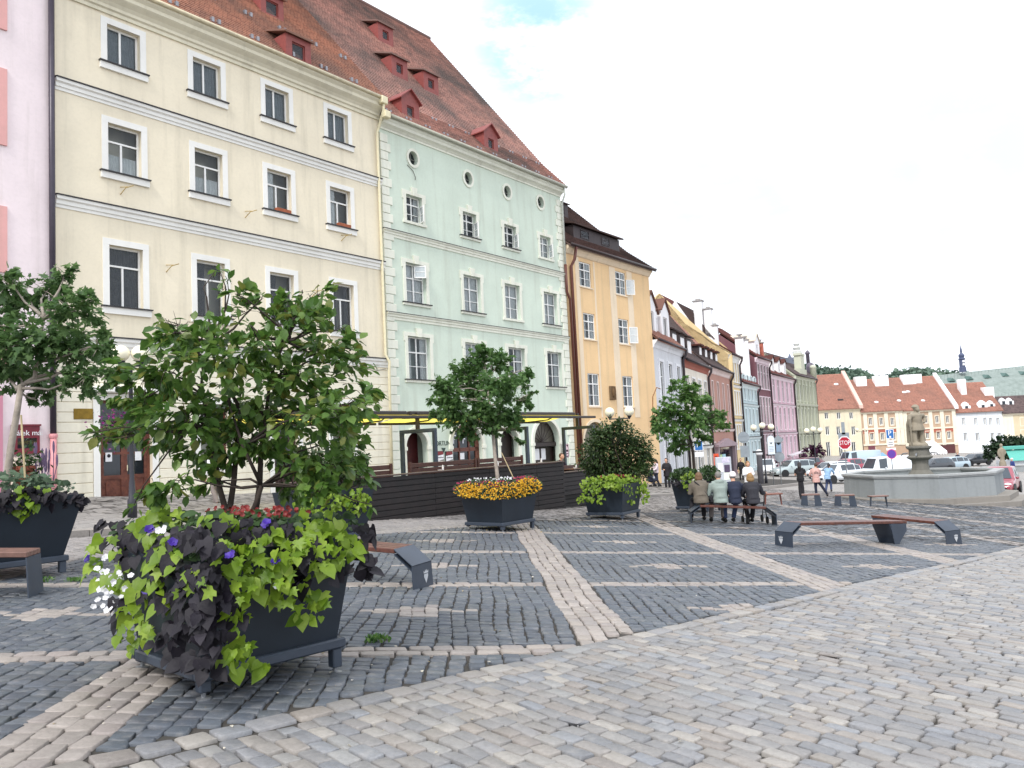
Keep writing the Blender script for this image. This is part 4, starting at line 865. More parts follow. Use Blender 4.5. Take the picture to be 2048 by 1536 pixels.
def party7(px, py):
    d = ray(px, py); t = (org7 @ u7) / (d[:2] @ u7); p = d * t; return float(p[:2] @ n7 - org7 @ n7), float(p[2] + EYE)
q = [party7(*p) for p in ((1591, 750), (1560, 728), (1524, 702), (1530, 720), (1560, 760), (1590, 772))]
H_.part(MB().prism([(0, y, z) for y, z in [q[0], q[1], q[2]]] + [(0, q[2][0], 4), (0, 0, 4)], (.4, 0, 0)), 'gable_wall', plaster('sage_render', '#c5ceb4'))
def spot(px, py, y=0.): return plane_sz(px, py, H_.org + n7 * y, H_.ang)
SL = plain('slate_blue_roof', '#515a70', .5, .2, 4); CUP = plain('dark_dome', '#5b5560', .5, .2, 4)
xa, za = spot(1604, 742); s_ = 1600 / H_.world(xa, 0).y; mm = lambda p: p / s_
# stepped gable with spire
xg, zg0 = spot(1609, 752); zt = spot(1609, 712)[1]
m = MB(); m.box(xg - 2.2, xg + 2.2, .1, 1.2, 9.8, 9.8 + (zt - 9.8) * .4); m.box(xg - 1.1, xg + 1.1, .1, 1.1, 9.8 + (zt - 9.8) * .4, zt); m.box(xg - 1.3, xg + 1.3, 0, 1.2, zt, zt + .3)
H_.part(m, 'stepped_gable', ORT)
zs = spot(1606, 664)[1]; m = MB(); L = zs - zt
m.lathe([(.7, 0), (.7, L * .1), (.45, L * .14), (.62, L * .24), (.3, L * .3), (.48, L * .4), (.22, L * .48), (.18, L * .56), (.09, L * .62), (.02, L)], 12, (xg - .5, .7, zt + .3)); H_.part(m, 'spire', plain('pale_spire', '#c3c5c0', .6, .1))
xd, zd = spot(1621, 738, 1.5); m = MB(); r = mm(9); m.lathe([(r * 1.02, -1.2), (r * 1.05, -.2), (r * 1.1, r * .4), (r * .95, r * .95), (r * .6, r * 1.4), (r * .2, r * 1.6)], 16, (xd, 1.5, zd)); H_.part(m, 'dome', CUP, None, True)
xc, zc = spot(1615, 708, 2.2); r = mm(5); H_.part(MB().lathe([(r * .8, -r * 6), (r * .8, -r * .2), (r * 1.1, 0), (r * 1.05, r * .7), (r * .6, r * 1.3), (r * .12, r * 1.7), (.03, r * 3.6)], 14, (xc, 2.2, zc)), 'cupola', CUP, None, True)
xt, zt2 = spot(1627, 752, .5); r = mm(6.5); H_.part(MB().lathe([(r, -.5), (r, mm(17)), (r * 1.15, mm(18)), (r * .9, mm(22)), (r * .3, mm(24))], 12, (xt, .5, zt2)), 'turret', ORT, None, True)
xb, zb2 = spot(1580, 722, 3); r = mm(8); H_.part(MB().lathe([(r * .75, -r * 1.7), (r * .75, -.1), (r * 1.15, 0), (r * .5, r * .9), (r * .1, r * 1.9)], 10, (xb, 3, zb2)), 'conical_roof', SL, None, True)
q = [spot(a, b, 2.5) for a, b in ((1548, 716), (1602, 714), (1602, 752), (1560, 735))]; H_.part(MB().prism([(x, 2.5, z) for x, z in q], (0, 3, 0)), 'slate_roof', SL)
H_.part(MB().lathe([(r * .1, -12), (r * .75, -11.9), (r * .75, -r * 1.6)], 10, (xb, 3, zb2)), 'roof_turret', ORT)

# ------------------------------------------------------------------ houses across the far end of the square
EDP = 152.; AE = rad(91)
def end_house(name, label, xl, xr, wallm, floors, trim, rmat, eave_y, ridge_y, surr=.12, curtain=None, dep=14, gates=()):
    d = ray(xl, 860); org = d[:2] / d[1] * EDP; H = House(name, label, 'house', org, AE, G(*org) + 1.2)
    w = H.px(xr, 860)[0]; e = H.px((xl + xr) / 2, eave_y)[1]; holes = []
    for f in floors:
        yt, yb, xs, wd = f[:4]
        for x in xs: s0, z1 = H.px(x - wd / 2, yt); s1, z0 = H.px(x + wd / 2, yb); holes.append((s0, s1, z0, z1) + tuple(f[4:]))
    # ridge: depth from the height it reaches in the photo, at a 46 degree pitch
    u = np.array([math.sin(AE), math.cos(AE)]); n_ = np.array([-u[1], u[0]]); dd = ray((xl + xr) / 2, ridge_y); T = 1.05
    t = (e - EYE - T * (n_ @ org)) / (dd[2] - T * (n_ @ dd[:2])); yr_ = float(n_ @ (dd[:2] * t) - n_ @ org); yr_ = max(3, min(yr_, 14)); zr = e + yr_ * T
    H.wall(w, H.zb - 5, e, holes, yr_ * 2, wallm, .25, gable=(yr_, zr))
    for h in holes:
        if len(h) > 4: H.part(MB().box(h[0] - .1, h[1] + .1, .6, .65, h[2], h[3]), 'gate', DKW); continue
        H.window(*h[:4], WHITE, vs=((.5, True),), hs=(), y=.12, fr=.1, curtain=curtain, pane=DGLASS)
        if surr: H.surround(None, *h[:4], surr, trim, .06, bottom=True)
    H.profile('cornice', [(0, e - .4), (-.1, e - .4), (-.3, e - .1), (-.3, e), (0, e)], 0, w, trim)
    H.rf = H.roof(-.1, w + .1, [(-.5, e), (yr_, zr)], rmat, row=.35, step=.05); H.part(MB().prism([(0, yr_, zr), (0, yr_, zr - .3), (0, yr_ * 2, e), (0, yr_ * 2, e + .3)], (w, 0, 0)), 'roof_back', rmat, H.rf); H.w = w; H.e = e; H.yr = yr_; H.zr = zr
    return H
def roof_xy(H, px, py):
    d = ray(px, py); u = np.array([math.sin(H.ang), math.cos(H.ang)]); n_ = np.array([-u[1], u[0]]); T = (H.zr - H.e) / H.yr
    t = (H.e - EYE - T * (n_ @ H.org)) / (d[2] - T * (n_ @ d[:2])); p = d * t; return float(p[:2] @ u - H.org @ u), float(n_ @ (p[:2]) - n_ @ H.org), float(p[2] + EYE)
SND = plaster('sand_render', '#ded2b2'); OCH = plaster('ochre_render', '#c3a283'); CRT = plaster('cream_trim', '#e8dfc6'); SKYW = plaster('white_blue_render', '#e8edf2'); SALT = plain('pink_verge', '#d9b3a6', .8)
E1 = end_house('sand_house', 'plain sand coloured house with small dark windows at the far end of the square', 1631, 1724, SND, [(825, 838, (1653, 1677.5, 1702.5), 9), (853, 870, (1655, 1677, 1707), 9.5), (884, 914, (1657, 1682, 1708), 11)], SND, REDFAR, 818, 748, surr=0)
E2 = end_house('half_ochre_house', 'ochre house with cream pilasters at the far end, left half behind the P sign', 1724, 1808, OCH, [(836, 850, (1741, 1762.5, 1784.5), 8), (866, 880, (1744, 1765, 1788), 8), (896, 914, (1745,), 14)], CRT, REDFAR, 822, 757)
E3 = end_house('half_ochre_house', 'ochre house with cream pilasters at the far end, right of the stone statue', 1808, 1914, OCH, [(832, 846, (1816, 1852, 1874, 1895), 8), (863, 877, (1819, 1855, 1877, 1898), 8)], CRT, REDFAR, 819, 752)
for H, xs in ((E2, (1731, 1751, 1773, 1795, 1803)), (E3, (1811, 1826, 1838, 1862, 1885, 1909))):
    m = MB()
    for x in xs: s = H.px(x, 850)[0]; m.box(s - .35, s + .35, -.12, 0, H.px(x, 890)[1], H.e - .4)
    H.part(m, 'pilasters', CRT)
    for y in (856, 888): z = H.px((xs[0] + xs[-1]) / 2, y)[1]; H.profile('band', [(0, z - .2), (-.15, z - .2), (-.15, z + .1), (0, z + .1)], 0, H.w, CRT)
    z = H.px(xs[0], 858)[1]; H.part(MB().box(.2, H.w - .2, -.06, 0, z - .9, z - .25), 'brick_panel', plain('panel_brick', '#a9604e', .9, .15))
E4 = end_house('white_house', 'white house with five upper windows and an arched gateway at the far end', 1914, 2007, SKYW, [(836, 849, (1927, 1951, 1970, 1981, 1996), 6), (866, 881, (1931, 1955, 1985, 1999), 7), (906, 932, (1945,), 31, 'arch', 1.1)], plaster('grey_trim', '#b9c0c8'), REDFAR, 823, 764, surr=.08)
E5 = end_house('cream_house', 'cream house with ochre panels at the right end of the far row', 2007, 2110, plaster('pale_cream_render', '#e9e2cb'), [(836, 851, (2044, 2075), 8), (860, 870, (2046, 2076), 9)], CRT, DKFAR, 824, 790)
m = MB(); s0, s1 = E5.px(2027, 840)[0], E5.px(2070, 840)[0]; E5.part(MB().box(s0, s1, -.05, 0, E5.px(2040, 872)[1], E5.px(2040, 830)[1]), 'ochre_panel', plaster('ochre_panel', '#d6c49d'))
for (H, px, top, bot, wpx) in ((E2, 1724, 753, 774, 21), (E2, 1765, 751, 774, 27), (E3, 1820, 749, 770, 26), (E3, 1839, 748, 768, 12), (E4, 1929, 758, 792, 11), (E4, 1980, 774, 794, 19)):
    x, y, z = roof_xy(H, px, bot); d_ = H.org[1] + y; k = d_ / 1600; w = wpx * k; H.part(MB().cbox(x - w / 2, x + w / 2, y, y + 1.4, z - 1, z + (bot - top) * k, .05), 'chimney', CH)
for H, px, b0, b1 in ((E1, 1724, 746, 818), (E3, 1912, 750, 820)):   # pale verge along the party wall
    H.part(MB().prism([(H.w - .35, -.6, H.e - .1), (H.w + .35, -.6, H.e - .1), (H.w + .35, -.6, H.e + .5), (H.w - .35, -.6, H.e + .5)], (0, H.yr + .6, (H.zr - H.e) + .1)), 'verge', SALT if H is E1 else WR)
for H, px, py, w in ((E4, 1934, 822, 2.6), (E4, 1967, 820, 3.0), (E4, 1984, 818, 2.2), (E5, 2008, 812, 2.), (E5, 2022, 812, 2.)):
    x, y, z = roof_xy(H, px, py); o = H.part(MB().box(x - w * .3, x + w * .3, y, y + 2.2, z - .2, z + 1.0).lathe([(w * .3, 0), (w * .26, w * .14), (w * .12, w * .26), (.05, w * .3)], 12, (x, y + .6, z + 1.0), 1, .8), 'dormer', WR); H.part(MB().box(x - .28, x + .28, y - .03, y, z + .2, z + .95), 'pane', DGLASS, o)
x, y, z = roof_xy(E1, 1682, 806); E1.part(MB().prism([(x - .5, y, z), (x + .5, y, z), (x + .5, y, z + .7), (x - .5, y, z + .7)], (0, 1.2, .4)), 'dormer', DKW)
for H, px, py in ((E2, 1752, 806), (E3, 1808, 786), (E3, 1815, 785), (E3, 1845, 803), (E2, 1797, 803), (E1, 1672, 770)):
    x, y, z = roof_xy(H, px, py); H.part(MB().ball((x, y, z + .1), (.5, .5, .28), 10, 6), 'roof_vent', WR)
# shop fronts of the far houses
s0, z1 = E3.px(1882, 887); s1, z0 = E3.px(1912, 916); E3.part(MB().box(s0, s1, -.08, .0, z0 - 2, z1), 'shop_front', plain('dark_shop_red', '#53282a', .4, .2))
s0, z1 = E2.px(1736, 890); s1, z0 = E2.px(1752, 915); E2.part(MB().box(s0, s1, -.1, 0, z0 - 2, z1), 'shop_front', plain('plum_front', '#6d3b46', .5, .2))
# church roof and turret behind
dC = 215.; o_ = px_at(1848, 800, dC); CP = plain('copper_green_roof', '#79857f', .75, .14, .8, c2='#87928d')
def P3(px, py, dep): p = px_at(px, py, dep); return (p.x, p.y, p.z)
church = thing('church', 'large church with a long copper green roof and slim dark turret behind the far houses', 'church', (o_.x + 20, dC, G(o_.x, dC)))
def cpart(m, name, mat, smooth=False): m.off(tuple(-church.location)); return m.build(name, mat, church, smooth)
a, b, c, d_ = P3(1868, 752, 226), P3(2140, 722, 226), P3(2140, 788, 212), P3(1866, 800, 212)
m = MB(); N_ = 40
for i in range(N_):
    f0, f1 = i / N_, (i + .94) / N_; L = lambda p, q, f: tuple(p[k] + (q[k] - p[k]) * f for k in range(3)); q = [L(a, b, f0), L(a, b, f1), L(d_, c, f1), L(d_, c, f0)]
    m.prism(q, (0, -.12, .1))
m.prism([a, b, c, d_], (0, .5, -.6)); cpart(m, 'roof', CP)
for i in range(7):
    m = MB(); f = .12 + .13 * i; p = [a[k] * .72 + d_[k] * .28 + ((b[k] * .72 + c[k] * .28) - (a[k] * .72 + d_[k] * .28)) * f for k in range(3)]; m.prism([(p[0] - .9, p[1] - 1.4, p[2] - .2), (p[0] + .9, p[1] - 1.4, p[2] - .2), (p[0], p[1] - 1.4, p[2] + .7)], (0, 2.5, .3)); cpart(m, 'roof_vent', plain('dark_copper', '#4c6660', .6))
wz = c[2]; cpart(MB().box(a[0], b[0], 212.6, 240, -6, min(c[2], d_[2]) + .1), 'wall', plaster('church_render', '#cfc6b4'))
p = px_at(1925, 735, 224); k = 224 / 1600; m = MB(); r = 6.5 * k
m.lathe([(r * 1.1, -9 * k), (r * 1.0, 0), (r * .85, 1 * k), (r * .85, 16 * k), (r * 1.15, 17 * k), (r * 1.0, 18 * k), (r * .7, 20 * k), (r * .85, 22 * k), (r * .9, 25 * k), (r * .5, 28 * k), (r * .3, 30 * k), (r * .35, 33 * k), (r * .3, 37 * k), (.1, 42 * k), (.05, 46 * k)], 8, (p.x, p.y, p.z)); cpart(m, 'turret', plain('slate_turret', '#414a66', .5, .2))
m = MB()
for z in (4, 10): m.box(p.x - r * .3, p.x + r * .3, p.y - r * .95, p.y - r * .7, p.z + z * k, p.z + (z + 4) * k)
cpart(m, 'turret_opening', WR)
# wooded hill far away, distance haze painted into its green
HV = np.array([(x, y) for x in np.linspace(120, 620, 60) for y in np.linspace(560, 900, 24)])
def hill_z(x, y):
    X = 1024 + x / y * 1600; prof = np.interp(X, [1500, 1600, 1650, 1690, 1715, 1740, 1755, 1775, 1800, 1840, 1880, 1920, 2000, 2200], [725, 728, 738, 740, 741, 752, 762, 752, 744, 740, 745, 750, 752, 750])
    t_ = (868 - .05 * (X - 1560) + 0 - prof) / 1600 * 640
    return np.where(y < 640, t_ * np.clip((y - 560) / 80, 0, 1) ** .6, t_) - 1
hx, hy = HV[:, 0], HV[:, 1]; V = np.stack([hx, hy, hill_z(hx, hy)], -1); ii, jj = np.meshgrid(np.arange(59), np.arange(23), indexing='ij'); kk = (ii * 24 + jj).ravel()
tag(npmesh('hill', V, [np.stack([kk, kk + 24, kk + 25, kk + 1], -1)], plain('hazy_hill_green', '#66796b', .9, .3, .02)), kind='structure')
# ------------------------------------------------------------------ leaves
def rot_frames(n_, tilt_mean=None, rng=RN, d=None):
    """random orthonormal frames: columns x (side), y (leaf direction), z (leaf normal)"""
    if d is None: d = rng.normal(0, 1, (n_, 3))
    d = d / np.linalg.norm(d, axis=1, keepdims=True)
    up = rng.normal(0, .45, (n_, 3)) + np.array([0, 0, 1.]); z = up - (up * d).sum(1, keepdims=True) * d; z /= np.maximum(np.linalg.norm(z, axis=1, keepdims=True), 1e-4)
    x = np.cross(d, z); return x, d, z
def scatter(name, tv, tf, pos, x, y, z, size, mat, parent=None):
    """bake one small template at many places: tv (m,3) template points"""
    n_ = len(pos); m = len(tv); s = np.broadcast_to(np.asarray(size, float), (n_,))[:, None, None]
    V = pos[:, None, :] + s * (tv[None, :, 0:1] * x[:, None, :] + tv[None, :, 1:2] * y[:, None, :] + tv[None, :, 2:3] * z[:, None, :])
    F = [(np.arange(n_) * m)[:, None, None] + np.array(f)[None] for f in tf]; return npmesh(name, V.reshape(-1, 3), [f.reshape(-1, f.shape[-1]) for f in F], mat, parent, True)
# templates: y along the leaf from its stalk, x sideways, z up
OVAL = (np.array([(0, 0, 0), (-.25, .26, .07), (0, .3, 0), (.25, .26, .07), (-.3, .6, .05), (0, .62, -.02), (.3, .6, .05), (0, 1., -.1)]), [[(0, 2, 1, 1)[:3], (0, 3, 2)[:3], (4, 5, 7), (5, 6, 7)], [(1, 2, 5, 4), (2, 3, 6, 5)]])
HEART = (np.array([(0, 0, 0), (-.3, -.12, .06), (-.5, .2, .1), (0, .25, .0), (.5, .2, .1), (.3, -.12, .06), (-.36, .58, .02), (0, .6, -.06), (.36, .58, .02), (0, 1., -.22)]), [[(6, 7, 9), (7, 8, 9)], [(0, 3, 2, 1), (0, 5, 4, 3), (2, 3, 7, 6), (3, 4, 8, 7)]])
LOBED = (np.array([(0, 0, 0), (-.25, -.1, .04), (-.55, .12, .08), (-.34, .3, .03), (-.62, .55, -.02), (-.25, .58, .02), (0, 1.05, -.2), (.25, .58, .02), (.62, .55, -.02), (.34, .3, .03), (.55, .12, .08), (.25, -.1, .04), (0, .35, -.03)]), [[(0, 12, 1), (1, 12, 2), (2, 12, 3), (3, 12, 4), (4, 12, 5), (5, 12, 6), (6, 12, 7), (7, 12, 8), (8, 12, 9), (9, 12, 10), (10, 12, 11), (11, 12, 0)]])
_pr = [(.5 * (.8 + .2 * abs(math.cos(2.5 * 2 * pi * k / 20))), 2 * pi * k / 20, .2 + .05 * math.cos(10 * pi * k / 10)) for k in range(20)]
PETAL = (np.array([(0, 0, 0)] + [(.16 * math.cos(a), .16 * math.sin(a), .1) for r, a, z in _pr] + [(r * math.cos(a), r * math.sin(a), z) for r, a, z in _pr]), [[(0, 1 + k, 1 + (k + 1) % 20) for k in range(20)], [(1 + k, 21 + k, 21 + (k + 1) % 20, 1 + (k + 1) % 20) for k in range(20)]])
def nrm(v): return v / np.maximum(np.linalg.norm(v, axis=1, keepdims=True), 1e-6)
def branchy(base, height, spread, n_main, rng, lean=(0, 0), levels=2, fork=.15, up=.5):
    """a simple branching skeleton: list of (points, radii) and twig tips with directions"""
    segs = []; tips = []
    def grow(p, d, L, r, lev):
        P = [p]; R = [r]; k = 5
        for i in range(k):
            d = (d + Vector(rng.normal(0, .16, 3)) + Vector((0, 0, .07 * up))).normalized(); p = p + d * L / k; P.append(p); R.append(r * (1 - .6 * (i + 1) / k))
            if lev > 0 and i >= 1:
                for _ in range(1 if lev == 1 else 2):
                    s = Vector(rng.normal(0, 1, 3)); s = (s - d * s.dot(d)).normalized(); grow(p, (d * .55 + s * .8 + Vector((0, 0, .1))).normalized(), L * rng.uniform(.42, .68), R[-1] * .62, lev - 1)
        segs.append((P, R)); 
        for q in P[2:]: tips.append((q, d, lev))
    for i in range(n_main):
        w_ = 2 * pi * (i + rng.uniform(-.3, .3)) / n_main; d = Vector((math.cos(w_) * spread, math.sin(w_) * spread, 1)).normalized(); grow(Vector(base), d, height * rng.uniform(.75, 1.05), .02 + height * .012, levels)
    return segs, tips
def leaf_cloud(centres, n_, rad_, rng):
    """points in loose clumps round given centres"""
    c = np.array(centres); i = rng.integers(0, len(c), n_); return c[i] + rng.normal(0, 1, (n_, 3)) * np.asarray(rad_)[i][:, None] if hasattr(rad_, '__len__') else c[i] + rng.normal(0, rad_, (n_, 3))
# far woods on the hill: one mass, its leaf colours paled to stand in for haze
k = 11000; X = RN.uniform(1580, 2160, k); yy = RN.uniform(575, 700, k); xx = (X - 1024) / 1600 * yy; z0 = hill_z(xx, yy); pos = np.stack([xx, yy, z0 + RN.uniform(-2, 5, k) * RN.uniform(.3, 1.2, k)], -1)
x_, y_, z_ = rot_frames(k); wood = scatter('hill_woods', *HEART, pos, x_, y_, z_, RN.uniform(2, 4.5, k), leafmat('hazy_hill_leaves', ['#566b5e', '#647968', '#748876', '#5c7266'], .8, .2)); tag(wood, kind='stuff', label='dark green woods covering the distant hill', cat='woods')
# ------------------------------------------------------------------ planters
STEEL = plain('planter_steel', '#1e2731', .5, .15, 2.5, .08, 90, spec=.4); STEELD = plain('bench_steel', '#343d4a', .45, .14, 4, .1, 70); FOOT = plain('foot_steel', '#8f9296', .35, .1, metal=.6)
SOIL = plain('soil', '#2a221c', .95, .4, 20, .5, 50)
def planter(front, deg, label, a=1.13, h=.98, out=.085):
    """upside down frustum on a square frame with four legs; front = its nearest foot"""
    t = rad(deg); r = Vector((math.cos(t), math.sin(t))) * a; l = Vector((-math.sin(t), math.cos(t))) * a
    c = Vector(front[:2]) + (r + l) / 2; z0 = G(c.x, c.y); o = thing('planter', label, 'planter', (c.x, c.y, z0), t, 'steel planters on the square')
    s = a / 2; b = .21; T = s + out; m = MB(); e = .012
    lo = [(-s + .03, -s + .03), (s - .03, -s + .03), (s - .03, s - .03), (-s + .03, s - .03)]; hi = [(-T, -T), (T, -T), (T, T), (-T, T)]; hin = [(x * .93, y * .93) for x, y in hi]
    V = [(x, y, b) for x, y in lo] + [(x, y, h) for x, y in hi] + [(x, y, h) for x, y in hin] + [(x * .93, y * .93, h - .12) for x, y in hi]
    F = [(3, 2, 1, 0)] + [(i, (i + 1) % 4, 4 + (i + 1) % 4, 4 + i) for i in range(4)] + [(4 + i, 4 + (i + 1) % 4, 8 + (i + 1) % 4, 8 + i) for i in range(4)] + [(8 + i, 8 + (i + 1) % 4, 12 + (i + 1) % 4, 12 + i) for i in range(4)]
    m.add(V, F).build('trough', STEEL, o)
    m = MB(); w = .06
    m.cbox(-s - .02, s + .02, -s - .02, -s + w, .135, b, e).cbox(-s - .02, s + .02, s - w, s + .02, .135, b, e).cbox(-s - .02, -s + w, -s + w, s - w, .135, b, e).cbox(s - w, s + .02, -s + w, s - w, .135, b, e).build('frame', STEELD, o)
    for x in (-1, 1):
        for y in (-1, 1):
            gx, gy = c.x + (x * math.cos(t) - y * math.sin(t)) * s, c.y + (x * math.sin(t) + y * math.cos(t)) * s; dz = G(gx, gy) - z0; X, Y = x * (s - .045), y * (s - .045)
            lg = MB().cbox(X - .04, X + .04, Y - .04, Y + .04, dz + .05, .135, .008).build('leg', STEELD, o); MB().lathe([(.05, dz - .01), (.05, dz + .012), (.016, dz + .02), (.016, dz + .06)], 12, (X, Y, 0)).build('foot', FOOT, lg)
    MB().box(-T * .86, T * .86, -T * .86, T * .86, h - .16, h - .07).build('soil', SOIL, o)
    o['top'] = z0 + h; return o, c, z0, t
PL = {}
PL['near'] = planter(gp(400, 1405), 46, 'nearest steel planter, overflowing with lime and dark purple vines, under the big shrub')
PL['left'] = planter((-6.6, 9.6), 48, 'steel planter at the left edge holding a young tree with a pale trunk', out=.16)
PL['maple'] = planter((-.36, 17.85), 50, 'steel planter of yellow and magenta flowers around the round young maple')
PL['bush'] = planter((2.87, 22.24), 57, 'steel planter holding a dark round bush with lime leaves over its rim')
PL['street'] = planter((6.2, 26.36), 55, 'steel planter behind the seated people, with a leafy young tree')
PL['mid'] = planter((-3.5, 13.9), 48, 'steel planter half hidden behind the near shrub, lime leaves over its rim')
BARK = plain('grey_bark', '#9a9085', .9, .3, 8, .5, 40); BARKD = plain('dark_bark', '#39302a', .9, .3, 10, .5, 40)
def crown(name, label, cat, clumps, dep, base, tmpl, mat, size, n, bark, tr=.03, fork=None, spread=.55, seed=1, droop=.35, parent_pt=None, trunk_name='trunk', stems=1, group=None):
    """trunk, limbs to every leaf clump, and leaves in loose clumps; clumps come from the outline in the photo, each set at its own depth"""
    rng = np.random.default_rng(seed); k = dep / 1600; base = Vector(base); C = []; Rr = []
    for q in clumps:
        x, y, r = q[:3]; R = r * k * (1. if stems > 1 else .9); p = px_at(x, y, dep + (q[3] if len(q) > 3 else rng.uniform(-1, 1) * spread)); C.append(p); Rr.append(R)
    cc = sum(C, Vector()) / len(C); o = thing(name, label, cat, tuple(base), group=group)
    fk = Vector(fork) if fork is not None else base + (cc - base) * .3
    m = MB(); st = []
    for s in range(stems):
        b = base + Vector((rng.uniform(-.1, .1), rng.uniform(-.1, .1), 0)) * (stems > 1); f = fk + Vector((rng.uniform(-.4, .4), rng.uniform(-.25, .25), rng.uniform(-.3, .35))) * (stems > 1)
        m.tube([b + (f - b) * i / 4 + Vector(rng.normal(0, tr * .3, 3)) * (0 < i < 4) for i in range(5)], [tr * (1.25 - .4 * i / 4) for i in range(5)], 8); st.append(f)
    att = list(st)
    if stems == 1:                               # a leader runs on up through the crown; limbs leave it at different heights
        tipz = max(c.z for c in C); ax = [fk + (cc - fk) * t_ + Vector((0, 0, (tipz - cc.z) * .75 * max(0, t_ - .4))) + Vector(rng.normal(0, .04, 3)) for t_ in (0, .3, .6, .9, 1.2)]; m.tube(ax, [tr * .85, tr * .7, tr * .5, tr * .34, tr * .15], 7); att = ax[:4] + [(ax[i] + ax[i + 1]) / 2 for i in range(3)]
    else:
        for s_ in range(stems):
            b = st[s_]; e_ = b + Vector((rng.uniform(-.3, .3), rng.uniform(-.2, .2), rng.uniform(.4, .75))); m.tube([b, (b + e_) / 2 + Vector(rng.normal(0, .04, 3)), e_], [tr * .8, tr * .6, tr * .3], 6); att += [(b + e_) / 2, e_]
    for p, R in zip(C, Rr):
        low = [q for q in att if q.z < p.z + .05] or att; f = min(low, key=lambda q: (q - p).length); mid = f + (p - f) * .5 + Vector(rng.normal(0, .06, 3)) + Vector((0, 0, .05)); L = (p - f).length
        m.tube([f, f + (mid - f) * .55 + Vector(rng.normal(0, .03, 3)), mid, mid + (p - mid) * .6 + Vector(rng.normal(0, .03, 3)), p], [tr * .55, tr * .45, tr * .33, tr * .24, tr * .12], 5)
        for _ in range(5):
            d = Vector(rng.normal(0, 1, 3)).normalized() * R * rng.uniform(.7, 1.15); q = mid + (p - mid) * rng.uniform(.5, 1); m.tube([q, q + d * .5 + Vector((0, 0, .02)), q + d], [tr * .14, tr * .1, tr * .05], 4)
    m.off(tuple(-base)).build(trunk_name, bark, o, True)
    A = np.array([r * r for r in Rr]); cnt = np.maximum(3, (A / A.sum() * n)).astype(int); P = []; D = []
    for p, R, c_ in zip(C, Rr, cnt):
        # several twigs per clump, leaves strung along each twig
        nt = max(3, c_ // 9); td = rng.normal(0, 1, (nt, 3)); td[:, 2] = td[:, 2] * .8 + .1; td = nrm(td); i = rng.integers(0, nt, c_); f = rng.uniform(.25, 1.08, c_)
        pos = np.array(p) + td[i] * (R * f)[:, None] * np.array([1, 1, .92]) + rng.normal(0, R * .1, (c_, 3)); P.append(pos)
        D.append(nrm(td[i] * .7 + rng.normal(0, .55, (c_, 3)) + np.array([0, 0, -droop]) + nrm(pos - np.array(cc)) * .3))
    P = np.concatenate(P) - np.array(base); D = np.concatenate(D); x, y, z = rot_frames(len(P), d=D, rng=rng)
    scatter('crown', *tmpl, P, x, y, z, size * rng.uniform(.65, 1.2, len(P)), mat, o); return o
L_MAG = leafmat('magnolia_leaf', ['#3a5628', '#4e702e', '#628438', '#456631', '#7a9648', '#567835', '#888842'], .38, .42)
L_MAP = leafmat('maple_leaf', ['#426237', '#55763f', '#648549', '#4c6b3a', '#739454'], .5, .45); L_OLD = leafmat('olive_leaf', ['#2c4022', '#395028', '#48602f', '#324827', '#565c34'], .5, .3)
L_LT = leafmat('street_leaf', ['#3f6236', '#527638', '#658a46', '#7a9850', '#486b3c'], .5, .45); L_DKT = leafmat('left_tree_leaf', ['#405c36', '#527040', '#60804a', '#6d8850', '#48673d'], .5, .42)
def top_of(k, up=-.1): o, c, z0, t = PL[k]; return Vector((c.x, c.y, z0 + .98 + up))
near_cl = [(590, 640, 50), (625, 615, 38), (650, 700, 66), (700, 735, 46), (738, 785, 30), (600, 755, 80), (520, 690, 78), (450, 715, 78), (382, 685, 62), (345, 668, 44), (330, 740, 66), (280, 760, 56), (262, 800, 40), (240, 872, 36), (205, 868, 24), (300, 858, 66), (370, 840, 76), (450, 830, 86), (540, 830, 86), (622, 850, 76), (684, 820, 56), (690, 885, 56), (652, 930, 62), (704, 935, 36), (585, 930, 62), (520, 890, 52), (462, 895, 54), (398, 908, 50), (335, 962, 42), (300, 990, 24), (430, 965, 30), (640, 985, 40), (590, 975, 34), (500, 620, 42), (470, 588, 22), (455, 560, 15), (440, 542, 11), (545, 635, 46), (572, 600, 22), (640, 588, 22), (525, 590, 12), (330, 640, 14), (725, 810, 20), (740, 950, 14), (752, 806, 9), (712, 700, 16), (690, 655, 18), (664, 640, 20), (330, 645, 12), (312, 655, 8), (190, 872, 10), (182, 866, 6), (432, 540, 6), (620, 592, 10), (606, 585, 7), (745, 1010, 8), (268, 1010, 12), (360, 665, 20)]
crown('magnolia_shrub', 'big multi stemmed green shrub with oval leaves in the nearest planter', 'shrub', near_cl, 6.3, top_of('near'), OVAL, L_MAG, .1, 4200, BARKD, .022, spread=.5, seed=3, stems=4, fork=px_at(470, 900, 6.3))
crown('young_tree', 'young tree with pale leaning trunk and dark lobed leaves at the left edge', 'tree', [(40, 600, 55), (100, 575, 46), (128, 545, 26), (60, 690, 76), (150, 625, 54), (190, 598, 24), (150, 700, 74), (208, 690, 34), (212, 755, 36), (90, 768, 50), (30, 740, 56), (170, 765, 42), (-40, 650, 86), (-60, 750, 76), (238, 742, 16), (75, 800, 20), (5, 560, 40)], 10.6, top_of('left'), LOBED, L_DKT, .09, 4200, BARK, .042, fork=px_at(42, 770, 10.5), spread=.7, seed=5)
